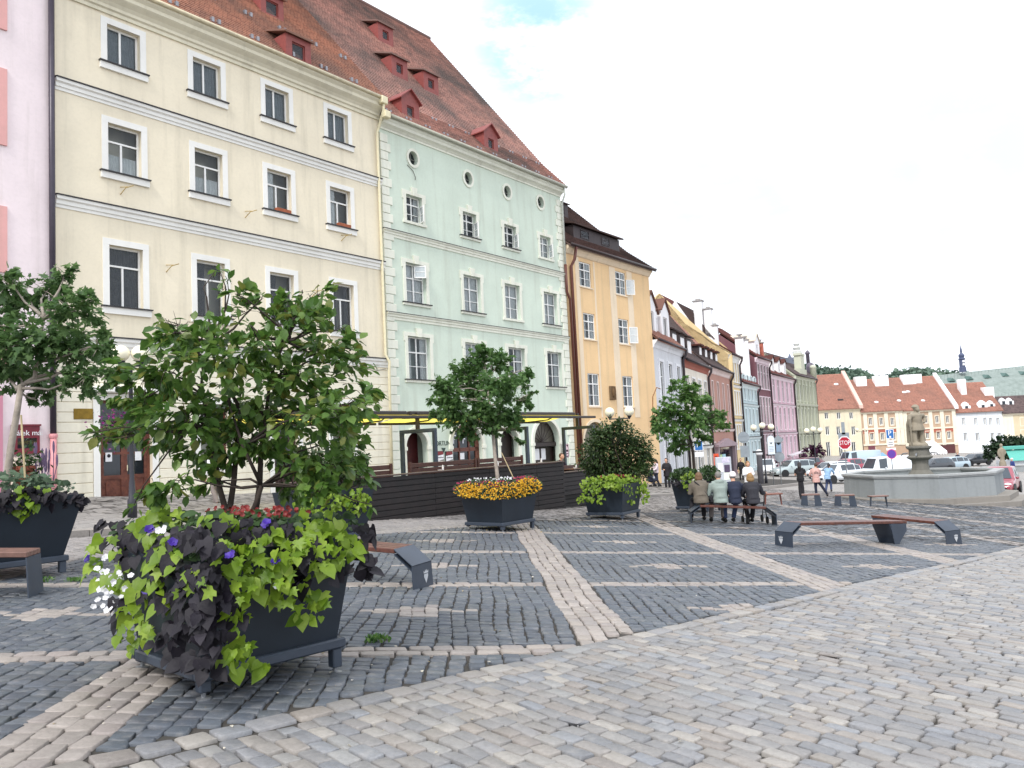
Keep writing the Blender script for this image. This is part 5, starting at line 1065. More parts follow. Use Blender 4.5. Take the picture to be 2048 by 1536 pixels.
crown('young_maple', 'round headed young maple with a thin straight trunk, in front of the beer garden', 'tree', [(960, 722, 34), (1000, 722, 30), (930, 747, 38), (890, 772, 28), (900, 802, 38), (950, 782, 44), (1000, 772, 44), (1040, 762, 28), (1052, 802, 22), (960, 832, 42), (912, 840, 32), (1000, 830, 38), (1030, 842, 26), (868, 800, 14), (940, 866, 22), (985, 858, 24), (1036, 880, 12), (880, 832, 22), (970, 702, 18), (1052, 742, 15), (1066, 785, 9)], 18.8, top_of('maple'), LOBED, L_MAP, .1, 5600, BARK, .04, fork=px_at(985, 850, 18.8), spread=.9, seed=7)
crown('round_bush', 'dense dark olive bush, wide and round, in the planter beside the terrace', 'bush', [(1230, 880, 46), (1192, 900, 32), (1270, 892, 32), (1290, 912, 20), (1210, 930, 42), (1258, 930, 42), (1235, 950, 36), (1186, 930, 26), (1240, 852, 16), (1282, 940, 20), (1202, 872, 20), (1222, 858, 14)], 23.3, top_of('bush'), OVAL, L_OLD, .092, 11000, BARKD, .02, spread=.5, seed=9, stems=4)
crown('street_tree', 'light green young tree with layered leaves behind the seated people', 'tree', [(1370, 792, 30), (1350, 772, 17), (1400, 800, 27), (1340, 820, 31), (1380, 840, 36), (1420, 840, 31), (1330, 858, 27), (1446, 850, 17), (1360, 880, 27), (1402, 878, 22), (1310, 850, 14), (1320, 832, 17), (1350, 898, 15), (1440, 832, 15), (1385, 775, 12), (1366, 760, 10)], 27.3, top_of('street'), LOBED, L_LT, .115, 3600, BARKD, .05, fork=px_at(1382, 885, 27.3), spread=1.0, seed=11)
crown('mid_bush', 'dark green bush behind the near shrub, above the half hidden planter', 'bush', [(690, 930, 34), (715, 925, 22), (655, 950, 28), (640, 920, 28), (620, 950, 22), (725, 960, 14)], 14.5, top_of('mid'), OVAL, L_OLD, .08, 2400, BARKD, .025, spread=.4, seed=13, stems=3)
# stakes and ties of the young trees
WOODP = plain('pale_stake', '#b9a883', .8, .2, 6); 
for k, a, b, lab in (('left', (42, 830), (50, 955), 'thin pale bamboo stake beside the leaning trunk at the left edge'), ('maple', (1003, 905), (1028, 958), 'thin pale stake slanting beside the maple trunk')):
    dp = 10.1 if k == 'left' else 18.5; p, q = px_at(*a, dp), px_at(*b, dp); tag(MB().tube([p, q], .012, 6).build('stake', WOODP), lab, 'stake')
# trailing plants over the rims
LIME = leafmat('lime_vine_leaf', ['#6c8a26', '#8eac33', '#7d9d2c', '#a3bb48', '#587a28', '#93ae3a'], .42, .45); DARK = leafmat('purple_vine_leaf', ['#100d14', '#18131e', '#130f18', '#211b28', '#0e0b12'], .65, .1)
PET_W = plain('white_petal', '#d6d6da', .6, .04); PET_P = plain('violet_petal', '#3b1f8a', .6, .15); PET_R = plain('red_petal', '#6e1512', .6, .3); PET_Y = leafmat('yellow_petal', ['#d9a41c', '#e6b92c', '#c98d18', '#ebc94f'], .6, .3); PET_M = leafmat('magenta_petal', ['#a3305c', '#b8456b', '#8f2a52', '#c05b4a'], .6, .3)
GRN = leafmat('under_leaf', ['#2c4226', '#3b5430', '#4a6437', '#344c2c'], .5, .3)
STUFF = {'leafy_underplanting', 'red_begonia', 'grassy_plant', 'flower_foliage', 'yellow_flower_bed', 'magenta_flower_bed', 'white_flower_bed', 'rusty_flower', 'silver_foliage', 'purple_trailer', 'grassy_plant'}
def trail(name, label, cat, patches, depf, tmpl, mat, size, rng, down=.9, parent=None, jz=.05, group=None, face=None):
    P = []; D = []
    for (x, y, rx, ry, n) in patches:
        for i in range(n):
            r = math.sqrt(rng.random()); w_ = rng.random() * 2 * pi; px, py = x + rx * r * math.cos(w_), y + ry * r * math.sin(w_); dp = depf(px, py) + rng.normal(0, jz); P.append(tuple(px_at(px, py, dp)))
            D.append((rng.normal(0, .55) + (px - x) / max(rx, 1) * .3, -.45 + rng.normal(0, .3), -down * rng.uniform(.3, 1.2)))
    P = np.array(P); D = nrm(np.array(D)); n = len(P)
    zn = rng.normal(0, .35, (n, 3)) + np.array([-.05, -.75, .75]); zn = nrm(zn - (zn * D).sum(1, keepdims=True) * D); x_ = np.cross(D, zn)
    c = Vector(P.mean(0)); o = scatter(name, *tmpl, P - np.array(c), x_, D, zn, size * rng.uniform(.5, 1.25, n), mat); o.location = c; return tag(o, label, cat, group, 'stuff' if name in STUFF else None)
def flowers(name, label, cat, pts, depf, mat, size, rng, jz=.03, group=None, tmpl=PETAL):
    P = []
    for (x, y, rx, ry, n) in pts:
        for i in range(n): r = math.sqrt(rng.random()); w_ = rng.random() * 2 * pi; px, py = x + rx * r * math.cos(w_), y + ry * r * math.sin(w_); P.append(tuple(px_at(px, py, depf(px, py) + rng.normal(0, jz))))
    P = np.array(P); n = len(P); zn = nrm(rng.normal(0, .4, (n, 3)) + np.array([0, -.8, .45])); a = nrm(np.cross(zn, rng.normal(0, 1, (n, 3)))); b = np.cross(zn, a); c = Vector(P.mean(0))
    sz = size * rng.uniform(.75, 1.2, n)
    if name in STUFF: o = scatter(name, *tmpl, P - np.array(c), a, b, zn, sz, mat); o.location = c; return tag(o, label, cat, group, 'stuff')
    o = thing(name, label, cat, tuple(c))
    for i in range(n): scatter('bloom', *tmpl, P[i:i + 1] - np.array(c), a[i:i + 1], b[i:i + 1], zn[i:i + 1], sz[i:i + 1], mat, o)
    return o
rng = np.random.default_rng(21)
def dn(px, py):                                  # depth of the vine curtain on the two visible faces of the nearest planter
    d = 5.28 + (400 - px) / 120 * .78 if px < 400 else 5.28 + (px - 400) / 286 * .88
    return d - .12 + max(0, (1090 - py)) / 90 * .42 - max(0, py - 1090) / 300 * .0
trail('lime_sweet_potato_vine', 'lime green sweet potato vine hanging over the rim of the nearest planter', 'vine', [(212, 1125, 42, 55, 20), (325, 1105, 36, 36, 16), (290, 1055, 50, 24, 14), (520, 1095, 95, 50, 52), (640, 1095, 56, 46, 34), (640, 1050, 60, 30, 22), (692, 1098, 36, 30, 14), (545, 1172, 84, 34, 24), (300, 1190, 44, 55, 18), (268, 1268, 36, 44, 15), (480, 1240, 30, 66, 16), (462, 1300, 28, 44, 9), (500, 1330, 40, 12, 9), (622, 1200, 34, 46, 13), (340, 1028, 44, 20, 14), (440, 1035, 40, 18, 6)], dn, HEART, LIME, .1, rng, jz=.06)
trail('lobed_lime_vine', 'lime green vine with pointed lobed leaves among the heart shaped ones of the nearest planter', 'vine', [(212, 1120, 42, 55, 14), (325, 1105, 36, 36, 12), (520, 1100, 95, 45, 26), (640, 1090, 56, 46, 20), (545, 1172, 84, 34, 16), (270, 1250, 36, 50, 12), (480, 1240, 30, 60, 10), (622, 1200, 30, 40, 8), (380, 1150, 60, 60, 8), (600, 1110, 34, 40, 8)], lambda x, y: dn(x, y) - .03, LOBED, LIME, .085, rng, jz=.07)
trail('purple_sweet_potato_vine', 'dark purple sweet potato vine hanging down the corner of the nearest planter', 'vine', [(262, 1088, 56, 34, 24), (380, 1112, 72, 66, 62), (398, 1195, 76, 66, 64), (378, 1275, 74, 54, 40), (398, 1328, 52, 22, 12), (602, 1105, 34, 48, 22), (590, 1152, 40, 26, 12), (232, 1058, 38, 22, 12), (722, 1122, 30, 30, 14), (728, 1068, 28, 28, 12), (240, 1215, 26, 36, 8), (450, 1078, 60, 28, 20), (500, 1052, 70, 16, 24), (560, 1060, 60, 16, 18), (310, 1150, 50, 60, 26), (640, 1130, 50, 40, 16), (440, 1230, 50, 70, 30)], dn, HEART, DARK, .095, rng, jz=.05)
trail('leafy_underplanting', 'mixed green leaves on top of the nearest planter under the shrub', 'plant', [(470, 1040, 170, 22, 260), (300, 1055, 70, 22, 60), (640, 1045, 80, 22, 90), (450, 1090, 200, 30, 120)], lambda x, y: dn(x, y) + .2, OVAL, GRN, .085, rng, .2)
flowers('white_petunia', 'white petunias spilling over the left edge of the nearest planter', 'flowers', [(214, 1190, 32, 48, 24), (196, 1150, 12, 16, 5), (250, 1160, 14, 26, 6), (615, 1130, 3, 3, 1), (552, 1176, 4, 4, 1), (320, 1060, 12, 8, 3), (212, 1118, 4, 4, 2)], lambda x, y: dn(x, y) - .1, PET_W, .05, rng)
flowers('violet_petunia', 'violet petunias dotted among the vines of the nearest planter', 'flowers', [(302, 1060, 6, 4, 2), (456, 1110, 4, 4, 2), (530, 1047, 4, 4, 2), (551, 1126, 4, 4, 2), (286, 1195, 3, 3, 1), (178, 1117, 3, 3, 1), (345, 1082, 4, 4, 2)], lambda x, y: dn(x, y) - .12, PET_P, .065, rng)
flowers('red_begonia', 'dark red begonias at the foot of the shrub in the nearest planter', 'flowers', [(470, 1026, 62, 14, 70), (555, 1024, 62, 10, 40), (430, 1034, 26, 8, 16)], lambda x, y: 6.0, PET_R, .034, rng, .2)
def rimdep(k):                                   # depth along the two visible upper rims of a planter
    o, c, z0, t = PL[k]; T = .565 + .14; cs = [Vector((c.x + (x * math.cos(t) - y * math.sin(t)) * T, c.y + (x * math.sin(t) + y * math.cos(t)) * T)) for x, y in ((-1, 1), (-1, -1), (1, -1))]
    pxs = [1024 + 1600 * v.x / v.y for v in cs]
    def f(px, py): return float(np.interp(px, pxs, [v.y for v in cs])) - .06
    return f
f = rimdep('maple')
trail('flower_foliage', 'dark green foliage of the flower bed around the maple', 'plant', [(994, 976, 84, 22, 560), (935, 977, 28, 16, 110), (1058, 970, 24, 20, 140)], f, OVAL, GRN, .06, rng, .4, jz=.06)
flowers('yellow_flower_bed', 'yellow bedding flowers hanging over the rim of the maple planter', 'flowers', [(990, 985, 74, 14, 420), (935, 982, 28, 14, 170), (1056, 972, 28, 16, 260), (995, 972, 78, 9, 140)], lambda x, y: f(x, y) - .1, PET_Y, .036, rng, .07)
flowers('magenta_flower_bed', 'magenta and rose bedding flowers in the maple planter, above the yellow ones', 'flowers', [(985, 968, 40, 7, 130), (935, 968, 22, 6, 60), (1052, 958, 26, 6, 100), (915, 978, 8, 6, 18), (1000, 972, 14, 8, 30)], lambda x, y: f(x, y) + .15, PET_M, .036, rng, .1)
flowers('white_flower_bed', 'small white flowers at the back of the maple planter', 'flowers', [(970, 960, 36, 5, 34), (1012, 957, 16, 4, 22)], lambda x, y: f(x, y) + .5, PET_W, .045, rng, .15)
f2 = rimdep('bush'); trail('lime_vine', 'lime green leaves over the rim of the round bush planter', 'vine', [(1180, 978, 22, 24, 120), (1168, 998, 14, 10, 22), (1222, 966, 30, 14, 150), (1262, 970, 30, 16, 170), (1258, 988, 14, 18, 36), (1288, 985, 9, 22, 44), (1200, 996, 8, 10, 14), (1235, 955, 50, 8, 60)], f2, HEART, LIME, .085, rng, jz=.06)
flowers('rusty_flower', 'rusty red flowers under the round bush', 'flowers', [(1235, 955, 40, 6, 60)], lambda x, y: f2(x, y) + .4, PET_R, .05, rng, .2)
f3 = rimdep('street'); trail('lime_creeper', 'lime green leaves over the rim of the planter behind the seated people', 'vine', [(1380, 960, 18, 18, 60), (1378, 975, 8, 8, 10)], f3, HEART, LIME, .1, rng, jz=.06)
trail('grassy_plant', 'tufted dark green plants in the planter behind the seated people', 'plant', [(1370, 950, 26, 13, 520), (1418, 948, 20, 15, 480), (1348, 956, 10, 9, 120)], lambda x, y: f3(x, y) + .3, OVAL, GRN, .11, rng, -.6, jz=.2)
trail('purple_creeper', 'dark purple leaves along the rim of the planter behind the seated people', 'vine', [(1350, 965, 8, 8, 18), (1425, 962, 20, 6, 26)], f3, HEART, DARK, .09, rng)
f4 = rimdep('left'); trail('lime_trailer', 'lime green leaves over the rim of the planter at the left edge', 'vine', [(50, 1008, 28, 26, 46), (60, 985, 40, 14, 26)], lambda x, y: float(np.interp(x, [-80, 150], [9.4, 10.45])), HEART, LIME, .1, rng, jz=.05)
trail('purple_trailer', 'dark purple leaves along the rim of the planter at the left edge', 'vine', [(118, 996, 50, 14, 110), (10, 1000, 26, 20, 40), (156, 1000, 12, 12, 24), (60, 985, 60, 10, 40)], lambda x, y: float(np.interp(x, [-80, 150], [9.4, 10.45])), HEART, DARK, .1, rng, jz=.05)
trail('silver_foliage', 'grey green leafy plants on top of the planter at the left edge', 'plant', [(50, 965, 60, 16, 150), (110, 975, 40, 12, 60)], lambda x, y: float(np.interp(x, [-80, 150], [9.4, 10.45])) + .35, OVAL, leafmat('silver_leaf', ['#4c6148', '#5f7560', '#6c8068', '#3f5540'], .6, .3), .11, rng, -.3, jz=.15)
m = MB()
for i in range(16): p = px_at(rng.uniform(76, 108), 975, 10.9 + rng.uniform(-.3, .3)); q = p + Vector((rng.normal(0, .05), 0, rng.uniform(.2, .5))); m.tube([p, q], [.006, .004], 4); m.ball(tuple(q + Vector((0, 0, .06))), (.016, .016, .09), 6, 5)
tag(m.build('lavender', plain('lavender_spike', '#6d5a78', .8, .2)), 'purple lavender spikes in the planter at the left edge', 'plant')
p = px_at(47, 955, 10.6); tp = thing('flower_pot', 'small terracotta pot with a little bush at the left edge', 'plant pot', tuple(p)); MB().lathe([(.09, -.16), (.12, .1), (.14, .1), (.14, .15), (.1, .15)], 14).build('pot', plain('terracotta', '#8a4a38', .8, .15), tp)
q = rng.normal(0, .09, (120, 3)) + np.array([.08, 0, .22]); x_, y_, z_ = rot_frames(120); scatter('plant', *OVAL, q, x_, y_, z_, .07, GRN, tp)['kind'] = 'stuff'
f5 = rimdep('mid'); trail('lime_rim_vine', 'small lime green leaves on the half hidden planter behind the shrub', 'vine', [(715, 1002, 24, 26, 90), (665, 1000, 26, 22, 70), (610, 1000, 22, 16, 40), (630, 1030, 30, 20, 40)], f5, HEART, LIME, .085, rng, jz=.06)
k = PL['near'][2]
m = MB()
# fallen petals and bits
bt = []
for (px, py, sx_, sy_, n) in ((960, 1058, .8, .5, 110), (1110, 1062, .7, .4, 30), (640, 1330, .6, .4, 16), (420, 1420, .6, .4, 16), (1250, 1046, .7, .4, 30), (1300, 1400, 2.5, 2., 26), (1000, 1180, 2.5, 3., 40)):
    c = gp(px, py)
    for _ in range(n): x_, y_ = c.x + rng.normal(0, sx_), c.y + rng.normal(0, sy_); bt.append((x_, y_, G(x_, y_) + .014))
bt = np.array(bt); x_, y_, z_ = rot_frames(len(bt), d=rng.normal(0, 1, (len(bt), 3)) * np.array([1, 1, .05])); tag(scatter('fallen_petals', *OVAL, bt, x_, y_, z_, rng.uniform(.015, .045, len(bt)), leafmat('fallen_petal', ['#cfc9b8', '#a58a4a', '#e2ddd2', '#7a6a44'], .7, .2)), 'pale fallen petals and leaf bits scattered on the paving', 'petals', None, 'stuff')
# weeds in the joints
wd = []
for (px, py, n) in ((755, 1285, 60), (150, 1165, 40), (90, 1165, 30), (600, 1320, 14)):
    c = gp(px, py)
    for _ in range(n): wd.append((c.x + rng.normal(0, .05), c.y + rng.normal(0, .05), c.z + rng.uniform(0, .04)))
wd = np.array(wd); x_, y_, z_ = rot_frames(len(wd), d=rng.normal(0, .5, (len(wd), 3)) + np.array([0, 0, 1.])); tag(scatter('joint_weeds', *OVAL, wd, x_, y_, z_, .05, L_LT), 'tufts of weeds growing in the joints of the paving', 'weeds', None, 'stuff')
# ------------------------------------------------------------------ helpers for street things
def W(u, v, z=None): x, y = to_uv(u, v); return Vector((x, y, G(x, y) if z is None else z))
def remesh(m, name, mat, parent=None, voxel=.02, smooth=4, dec=0):
    """melt overlapping shapes into one continuous skin"""
    o = m.build('tmp', None); md = o.modifiers.new('r', 'REMESH'); md.mode = 'VOXEL'; md.voxel_size = voxel
    if smooth: s = o.modifiers.new('s', 'SMOOTH'); s.iterations = smooth; s.factor = .5
    bpy.context.view_layer.update(); me = bpy.data.meshes.new_from_object(o.evaluated_get(bpy.context.evaluated_depsgraph_get())); old = o.data
    bpy.data.objects.remove(o); bpy.data.meshes.remove(old); me.name = name; me.materials.clear(); me.materials.append(mat); me.polygons.foreach_set('use_smooth', [True] * len(me.polygons)); return link(name, me, parent)
# ------------------------------------------------------------------ beer garden
DW = plain('dark_stained_wood', '#151012', .5, .35, 5, .15, 30, c2='#221818'); DW2 = plain('brown_bench_wood', '#4a2c22', .5, .25, 6, .15, 30); POST = plain('blue_grey_post', '#36424f', .45, .1)
ter = thing('terrace', 'dark timber beer garden terrace with slatted front wall, before the green house', 'terrace', W(17, 17.5), pi / 2 - VR)
TI = Matrix.Rotation(pi / 2 - VR, 4, 'Z'); T0 = Vector(ter.location)
def tp(u, v, z): p = TI.inverted() @ (W(u, v, z) - T0); return p.x, p.y, p.z
m = MB(); ang = lambda u0, u1, v, top: None
def slat_wall(u0, u1, v, top, pitch=.145):
    a, b = tp(u0, v, 0), tp(u1, v, 0); z = -.75; m = MB(); y = a[1]
    while z < top - .01:
        zt = min(z + pitch, top); x = a[0]
        while x < b[0] - .05:
            x2 = min(x + 2.35, b[0]); dy = random.uniform(-.006, .006); m.cbox(x + .004, x2 - .004, y - .018 + dy, y + .018 + dy, z + .012 - T0.z, zt - .012 - T0.z, .006); x = x2
        z = zt
    m.box(a[0], b[0], y + .03, y + .06, -.8 - T0.z, top - .02 - T0.z); return m
slat_wall(11.2, 22.05, 15.0, 1.12).build('front_wall', DW, ter); slat_wall(22.05, 26.2, 15.55, .72).build('side_front_wall', DW, ter)
p0, p1 = tp(11.1, 14.93, 0), tp(22.1, 15.2, 0); MB().cbox(p0[0], p1[0], p0[1], p1[1], 1.125 - T0.z, 1.165 - T0.z, .01).build('rail', plain('worn_rail', '#4b3a34', .4, .2), ter)
p0, p1 = tp(22.1, 15.48, 0), tp(26.2, 15.75, 0); MB().cbox(p0[0], p1[0], p0[1], p1[1], .725 - T0.z, .765 - T0.z, .01).build('rail', MATS['worn_rail'], ter)
a, b = tp(11.2, 15.1, 0), tp(26.2, 20.2, 0); MB().box(a[0], b[0], a[1], b[1], .02 - T0.z, .1 - T0.z).build('deck', DW, ter)
m = MB(); c = tp(22.1, 0, 0)[0]; m.box(c - .04, c + .04, a[1] - .1, a[1] + .6, -.8 - T0.z, 1.12 - T0.z).build('corner_post', DW, ter)
for i, (u, wd) in enumerate(((14.2, 3.2), (18.0, 3.2), (20.6, 2.6), (24.2, 2.6))):
    lab = ['first brown timber settle of the beer garden, at its left end', 'second brown timber settle of the beer garden, before the arched door', 'third brown timber settle, before the shop front', 'last brown timber settle of the beer garden, beside the right post'][i]
    zt = 1.42 if u < 23 else .98; b_ = thing('garden_settle', lab, 'bench', W(u, 16.5, .1), pi / 2 - VR, 'settles in the beer garden')
    m = MB(); z = zt - .62
    for k in range(4): m.cbox(-wd / 2, wd / 2, -.02, .02, z - .1 + k * .15, z + .03 + k * .15, .008)
    m.build('backrest', DW2, b_); MB().cbox(-wd / 2, wd / 2, .02, .45, .42, .46, .01).build('seat', DW2, b_)
    for k in (-1, 1): MB().box(k * (wd / 2 - .08) - .04, k * (wd / 2 - .08) + .04, -.05, .42, 0, .42).box(k * (wd / 2 - .08) - .04, k * (wd / 2 - .08) + .04, -.05, .0, .42, zt - .1).build('leg', DW2, b_)
CER = plain('white_china', '#d9d6d2', .3, .05)
for i, (u, v) in enumerate(((13.55, 15.7), (17.0, 15.8), (19.6, 15.85), (21.6, 15.6), (24.6, 16.2))):
    lab = ['leftmost', 'second from left', 'middle', 'fourth from left', 'rightmost'][i] + ' dark table of the beer garden'; zt = 1.12 if v < 16.1 else .82
    tb = thing('garden_table', lab, 'table', W(u, v, .1), pi / 2 - VR, 'tables in the beer garden'); MB().cbox(-.55, .55, -.35, .35, zt - .14, zt - .1, .01).build('top', DW2, tb)
    for sx_ in (-1, 1): MB().box(sx_ * .4 - .04, sx_ * .4 + .04, -.3, .3, 0, zt - .14).build('leg', DW, tb)
    q = Vector(W(u - .1, v - .1, zt + .0)); tag(MB().lathe([(.06, 0), (.085, .045), (.07, .045), (.055, .012)], 12, q).build('ashtray', CER), 'white ashtray on the %s beer garden table' % lab.split(' dark')[0], 'ashtray', 'ashtrays in the beer garden')
    q = Vector(W(u + .12, v, zt + .0)); tag(MB().lathe([(.028, 0), (.03, .09), (.018, .13), (.02, .15), (.012, .17)], 10, q).build('salt_shaker', CER), 'white shaker on the %s beer garden table' % lab.split(' dark')[0], 'shaker', 'shakers in the beer garden')
# free standing awnings on goal shaped stands
YEL = plain('yellow_awning', '#e8cf4a', .7, .06); t = NT('yellow_awning_cloth'); t.base('#efe08a', .8, .2); tl = t.n('ShaderNodeBsdfTranslucent'); tl.inputs[0].default_value = lin('#fbf2a6'); ms = t.n('ShaderNodeMixShader'); ms.inputs[0].default_value = .92; t.l(t.b.outputs[0], ms.inputs[1]); t.l(tl.outputs[0], ms.inputs[2]); t.l(ms.outputs[0], t.out.inputs[0]); YC = t.m
AWD = plain('dark_awning_frame', '#2a2422', .45, .15)
for i, (u0, u1) in enumerate(((12.2, 17.85), (18.05, 27.45))):
    aw = thing('garden_awning', ('yellow awning on dark bars over the left end of the beer garden', 'yellow awning on dark bars over the right part of the beer garden')[i], 'awning', W(u0, 18, 2.7), pi / 2 - VR, 'yellow awnings over the beer garden'); L = u1 - u0
    m = MB().prism([(0, -1.0, .02), (L, -1.0, .02), (L, 0, .2), (0, 0, .2)], (0, 0, .004)).prism([(0, 1.35, .0), (L, 1.35, .0), (L, 0, .2), (0, 0, .2)], (0, 0, .004)); m.build('cloth', YC, aw)
    MB().cbox(-.03, L + .03, -1.07, -.99, -.0, .09, .015).build('front_bar', AWD, aw); MB().cbox(-.03, L + .03, 1.33, 1.42, -.07, .03, .015).build('rear_bar', AWD, aw); MB().cbox(-.03, L + .03, -.1, .1, .12, .3, .03).build('cassette', AWD, aw)
    m = MB()
    for x in (L * .12, L * .45, L * .86): m.tube([(x, -1.0, .02), (x + .35, -.4, .05), (x, 0, .14)], .025, 6).tube([(x, 1.36, -.02), (x + .35, .6, .03), (x, 0, .14)], .025, 6)
    m.build('folding_arm', AWD, aw)
for i, u in enumerate((18.3, 23.1, 27.6)):
    st = thing('awning_stand', ('left', 'middle', 'right')[i] + ' blue grey goal shaped awning stand in the beer garden', 'stand', W(u, 17.9, .1), pi / 2 - VR, 'awning stands'); 
    for y in (-.72, .72): MB().cbox(-.06, .06, y - .06, y + .06, 0, 2.2, .01).build('post', POST, st)
    MB().cbox(-.06, .06, -.72 - .06, .72 + .06, 2.2, 2.32, .01).build('beam', POST, st); MB().cbox(-.05, .05, -.06, .06, 2.32, 2.85, .01).build('bracket', AWD, st)
# ------------------------------------------------------------------ benches
WOODB = plain('bench_wood', '#4e2a22', .4, .3, 9, .2, 40, c2='#6b4033'); WOODT = plain('bench_wood_pale', '#73554b', .5, .25, 9, .2, 40)
EMB = plain('emblem_pale', '#b9bcc0', .5, .1)
def bench(a, b, label, folded=(True, True), w=.46, h=.5, wood=None, overhang=0., emblem=(True, True)):
    """wooden seat between folded steel ends; a, b ground points of its ends"""
    a, b = Vector(a), Vector(b); c = (a + b) / 2; d = Vector((b.x - a.x, b.y - a.y, 0)); L = d.length; rz = math.atan2(d.y, d.x); zc = G(c.x, c.y); o = thing('bench', label, 'bench', (c.x, c.y, zc), rz, 'steel and wood benches'); sl = (G(b.x, b.y) - G(a.x, a.y)) / L
    def Z(x): return x * sl
    m = MB(); ch = .26; x0 = -L / 2 + (ch if folded[0] else 0); x1 = L / 2 - (ch if folded[1] else 0); n = 4; wp = w / n
    for k in range(n):
        y0, y1 = -w / 2 + k * wp + .004, -w / 2 + (k + 1) * wp - .004; mm_ = MB().cbox(x0, x1, y0, y1, h - .06, h, .008); mm_.v = [(x, y, z + Z(x)) for x, y, z in mm_.v]; m.add(mm_.v, mm_.f)
    m.build('seat', wood or WOODB, o)
    for sgn, f, e in ((-1, folded[0], emblem[0]), (1, folded[1], emblem[1])):
        m = MB(); th = .014; xe = sgn * L / 2
        if f:
            xi = xe - sgn * ch; y = w / 2 + .004; zb = h * .62
            m.prism([(xi, -y, h - .002 + Z(xi)), (xi, y, h - .002 + Z(xi)), (xe, y, zb + Z(xe)), (xe, -y, zb + Z(xe))], (0, 0, -th)); m.prism([(xe, -y, zb + Z(xe)), (xe, y, zb + Z(xe)), (xe, y * 1.12, Z(xe) - .01), (xe, -y * .95, Z(xe) - .01)], (-sgn * th, 0, 0)); m.prism([(xi, -y, h - .065 + Z(xi)), (xi, y, h - .065 + Z(xi)), (xe - sgn * th, y, zb - .06 + Z(xe)), (xe - sgn * th, -y, zb - .06 + Z(xe))], (0, 0, -th))
        else:
            if f is None: m.prism([(xe, -w / 2, h - .06 + Z(xe)), (xe, w / 2, h - .06 + Z(xe)), (xe + sgn * .03, w / 2 * 1.05, Z(xe) - .03), (xe + sgn * .03, -w / 2 * 1.1, Z(xe) - .03)], (-sgn * th, 0, 0)).build('end_plate', STEELD, o); continue
            xi = xe - sgn * .55; m.prism([(xi - sgn * .02, -w / 2, h - .06 + Z(xi)), (xi - sgn * .02, w / 2, h - .06 + Z(xi)), (xi + sgn * .18, w / 2, Z(xi) - .01), (xi + sgn * .18, -w / 2, Z(xi) - .01)], (sgn * th, 0, 0)); m.prism([(xi + sgn * .02, -w / 2 - .002, h - .06 + Z(xi)), (xe - sgn * .04, -w / 2 - .002, h - .06 + Z(xe)), (xe - sgn * .04, -w / 2 - .002, h - .2 + Z(xe)), (xi + sgn * .24, -w / 2 - .002, Z(xi) - .01), (xi + sgn * .1, -w / 2 - .002, Z(xi) - .01)], (0, th, 0))
        lg = m.build('end_plate', STEELD, o)
        if f and e:
            m = MB(); xx = xe + sgn * .002; yc, zc_ = w * .18, h * .27 + Z(xe)
            m.prism([(xx, yc + p, zc_ + q) for p, q in ((-.05, .03), (-.05, .0), (0, -.085), (.05, 0), (.05, .03))], (sgn * .002, 0, 0)); m.prism([(xx, yc + p, zc_ + q) for p, q in ((-.055, .04), (-.055, .075), (-.03, .05), (-.015, .085), (0, .055), (.015, .085), (.03, .05), (.055, .075), (.055, .04))], (sgn * .002, 0, 0)); m.build('emblem', EMB, lg)
    return o
g_ = gp
bench(g_(1569, 1094), g_(1800, 1086), 'long empty bench at the front right, overhanging seat at its right end', (True, False))
e1 = Vector(g_(1908, 1089)); bench(e1 + Vector((-.8, 1.85, 0)), e1, 'empty bench behind the long front one, steel fold with an emblem at its right end', (False, True))
bench(g_(1380, 1045), g_(1550, 1050), 'bench with four seated people on it')
e2 = Vector(g_(846, 1176)); bench(e2 + Vector((-1.9, .85, 0)), e2, 'bench half hidden behind the nearest planter', emblem=(True, True))
e3 = Vector(g_(66, 1192)); bench(e3 + Vector((-1.9, -.75, 0)), e3, 'bench end cut off by the left edge of the picture', (True, False), wood=WOODT) if False else None
def stool(px, lab, wpx, wood, mat, thin=False):
    c = gp(*px); k = c.y / 1600; w = wpx * k; o = thing('short_bench', lab, 'bench', tuple(c), rad(-20) if not thin else rad(5), 'short benches before the fountain'); h = .47; d = .46
    MB().cbox(-w / 2, w / 2, -d / 2, d / 2, h - .05, h, .008).build('seat', wood, o)
    for s in (-1, 1):
        xi, xo = s * (w / 2 - .02), s * (w / 2 + .02); 
        if thin: MB().prism([(s * (w / 2 - .05), -.03, h - .05), (s * w / 2, -.03, h - .05), (s * (w / 2 + .03), -.03, 0), (s * (w / 2 - .0), -.03, 0)], (0, .06, 0)).build('leg', mat, o)
        else: MB().prism([(xi - s * .2, -d / 2, h - .05), (xi, -d / 2, h - .05), (xo + s * .03, -d / 2, -.04), (xi - s * .2, -d / 2, -.04)], (0, .014, 0)).prism([(xi, -d / 2, h - .05), (xi, d / 2, h - .05), (xo + s * .03, d / 2 * .8, -.04), (xo + s * .03, -d / 2, -.04)], (s * .014, 0, 0)).build('leg', mat, o)
stool((1623, 1011), 'short dark bench before the fountain, beside the standing people', 34, WOODT, STEELD); stool((1691, 1012), 'short dark bench before the fountain, the middle one of three', 36, WOODT, STEELD); stool((1758, 1014), 'short dark bench seen end on, before the middle of the fountain', 33, WOODT, STEELD, True); stool((1547, 1010), 'short wooden bench right of the seated people', 32, plain('red_wood', '#7a4a3a', .5, .2), plain('red_wood_leg', '#6a3a30', .5, .2), True)
e3 = Vector(g_(68, 1190)); bench(e3 + Vector((-2.2, -.55, 0)), e3, 'bench end at the left edge in front of the left planter', (True, None), wood=WOODT, emblem=(False, False))
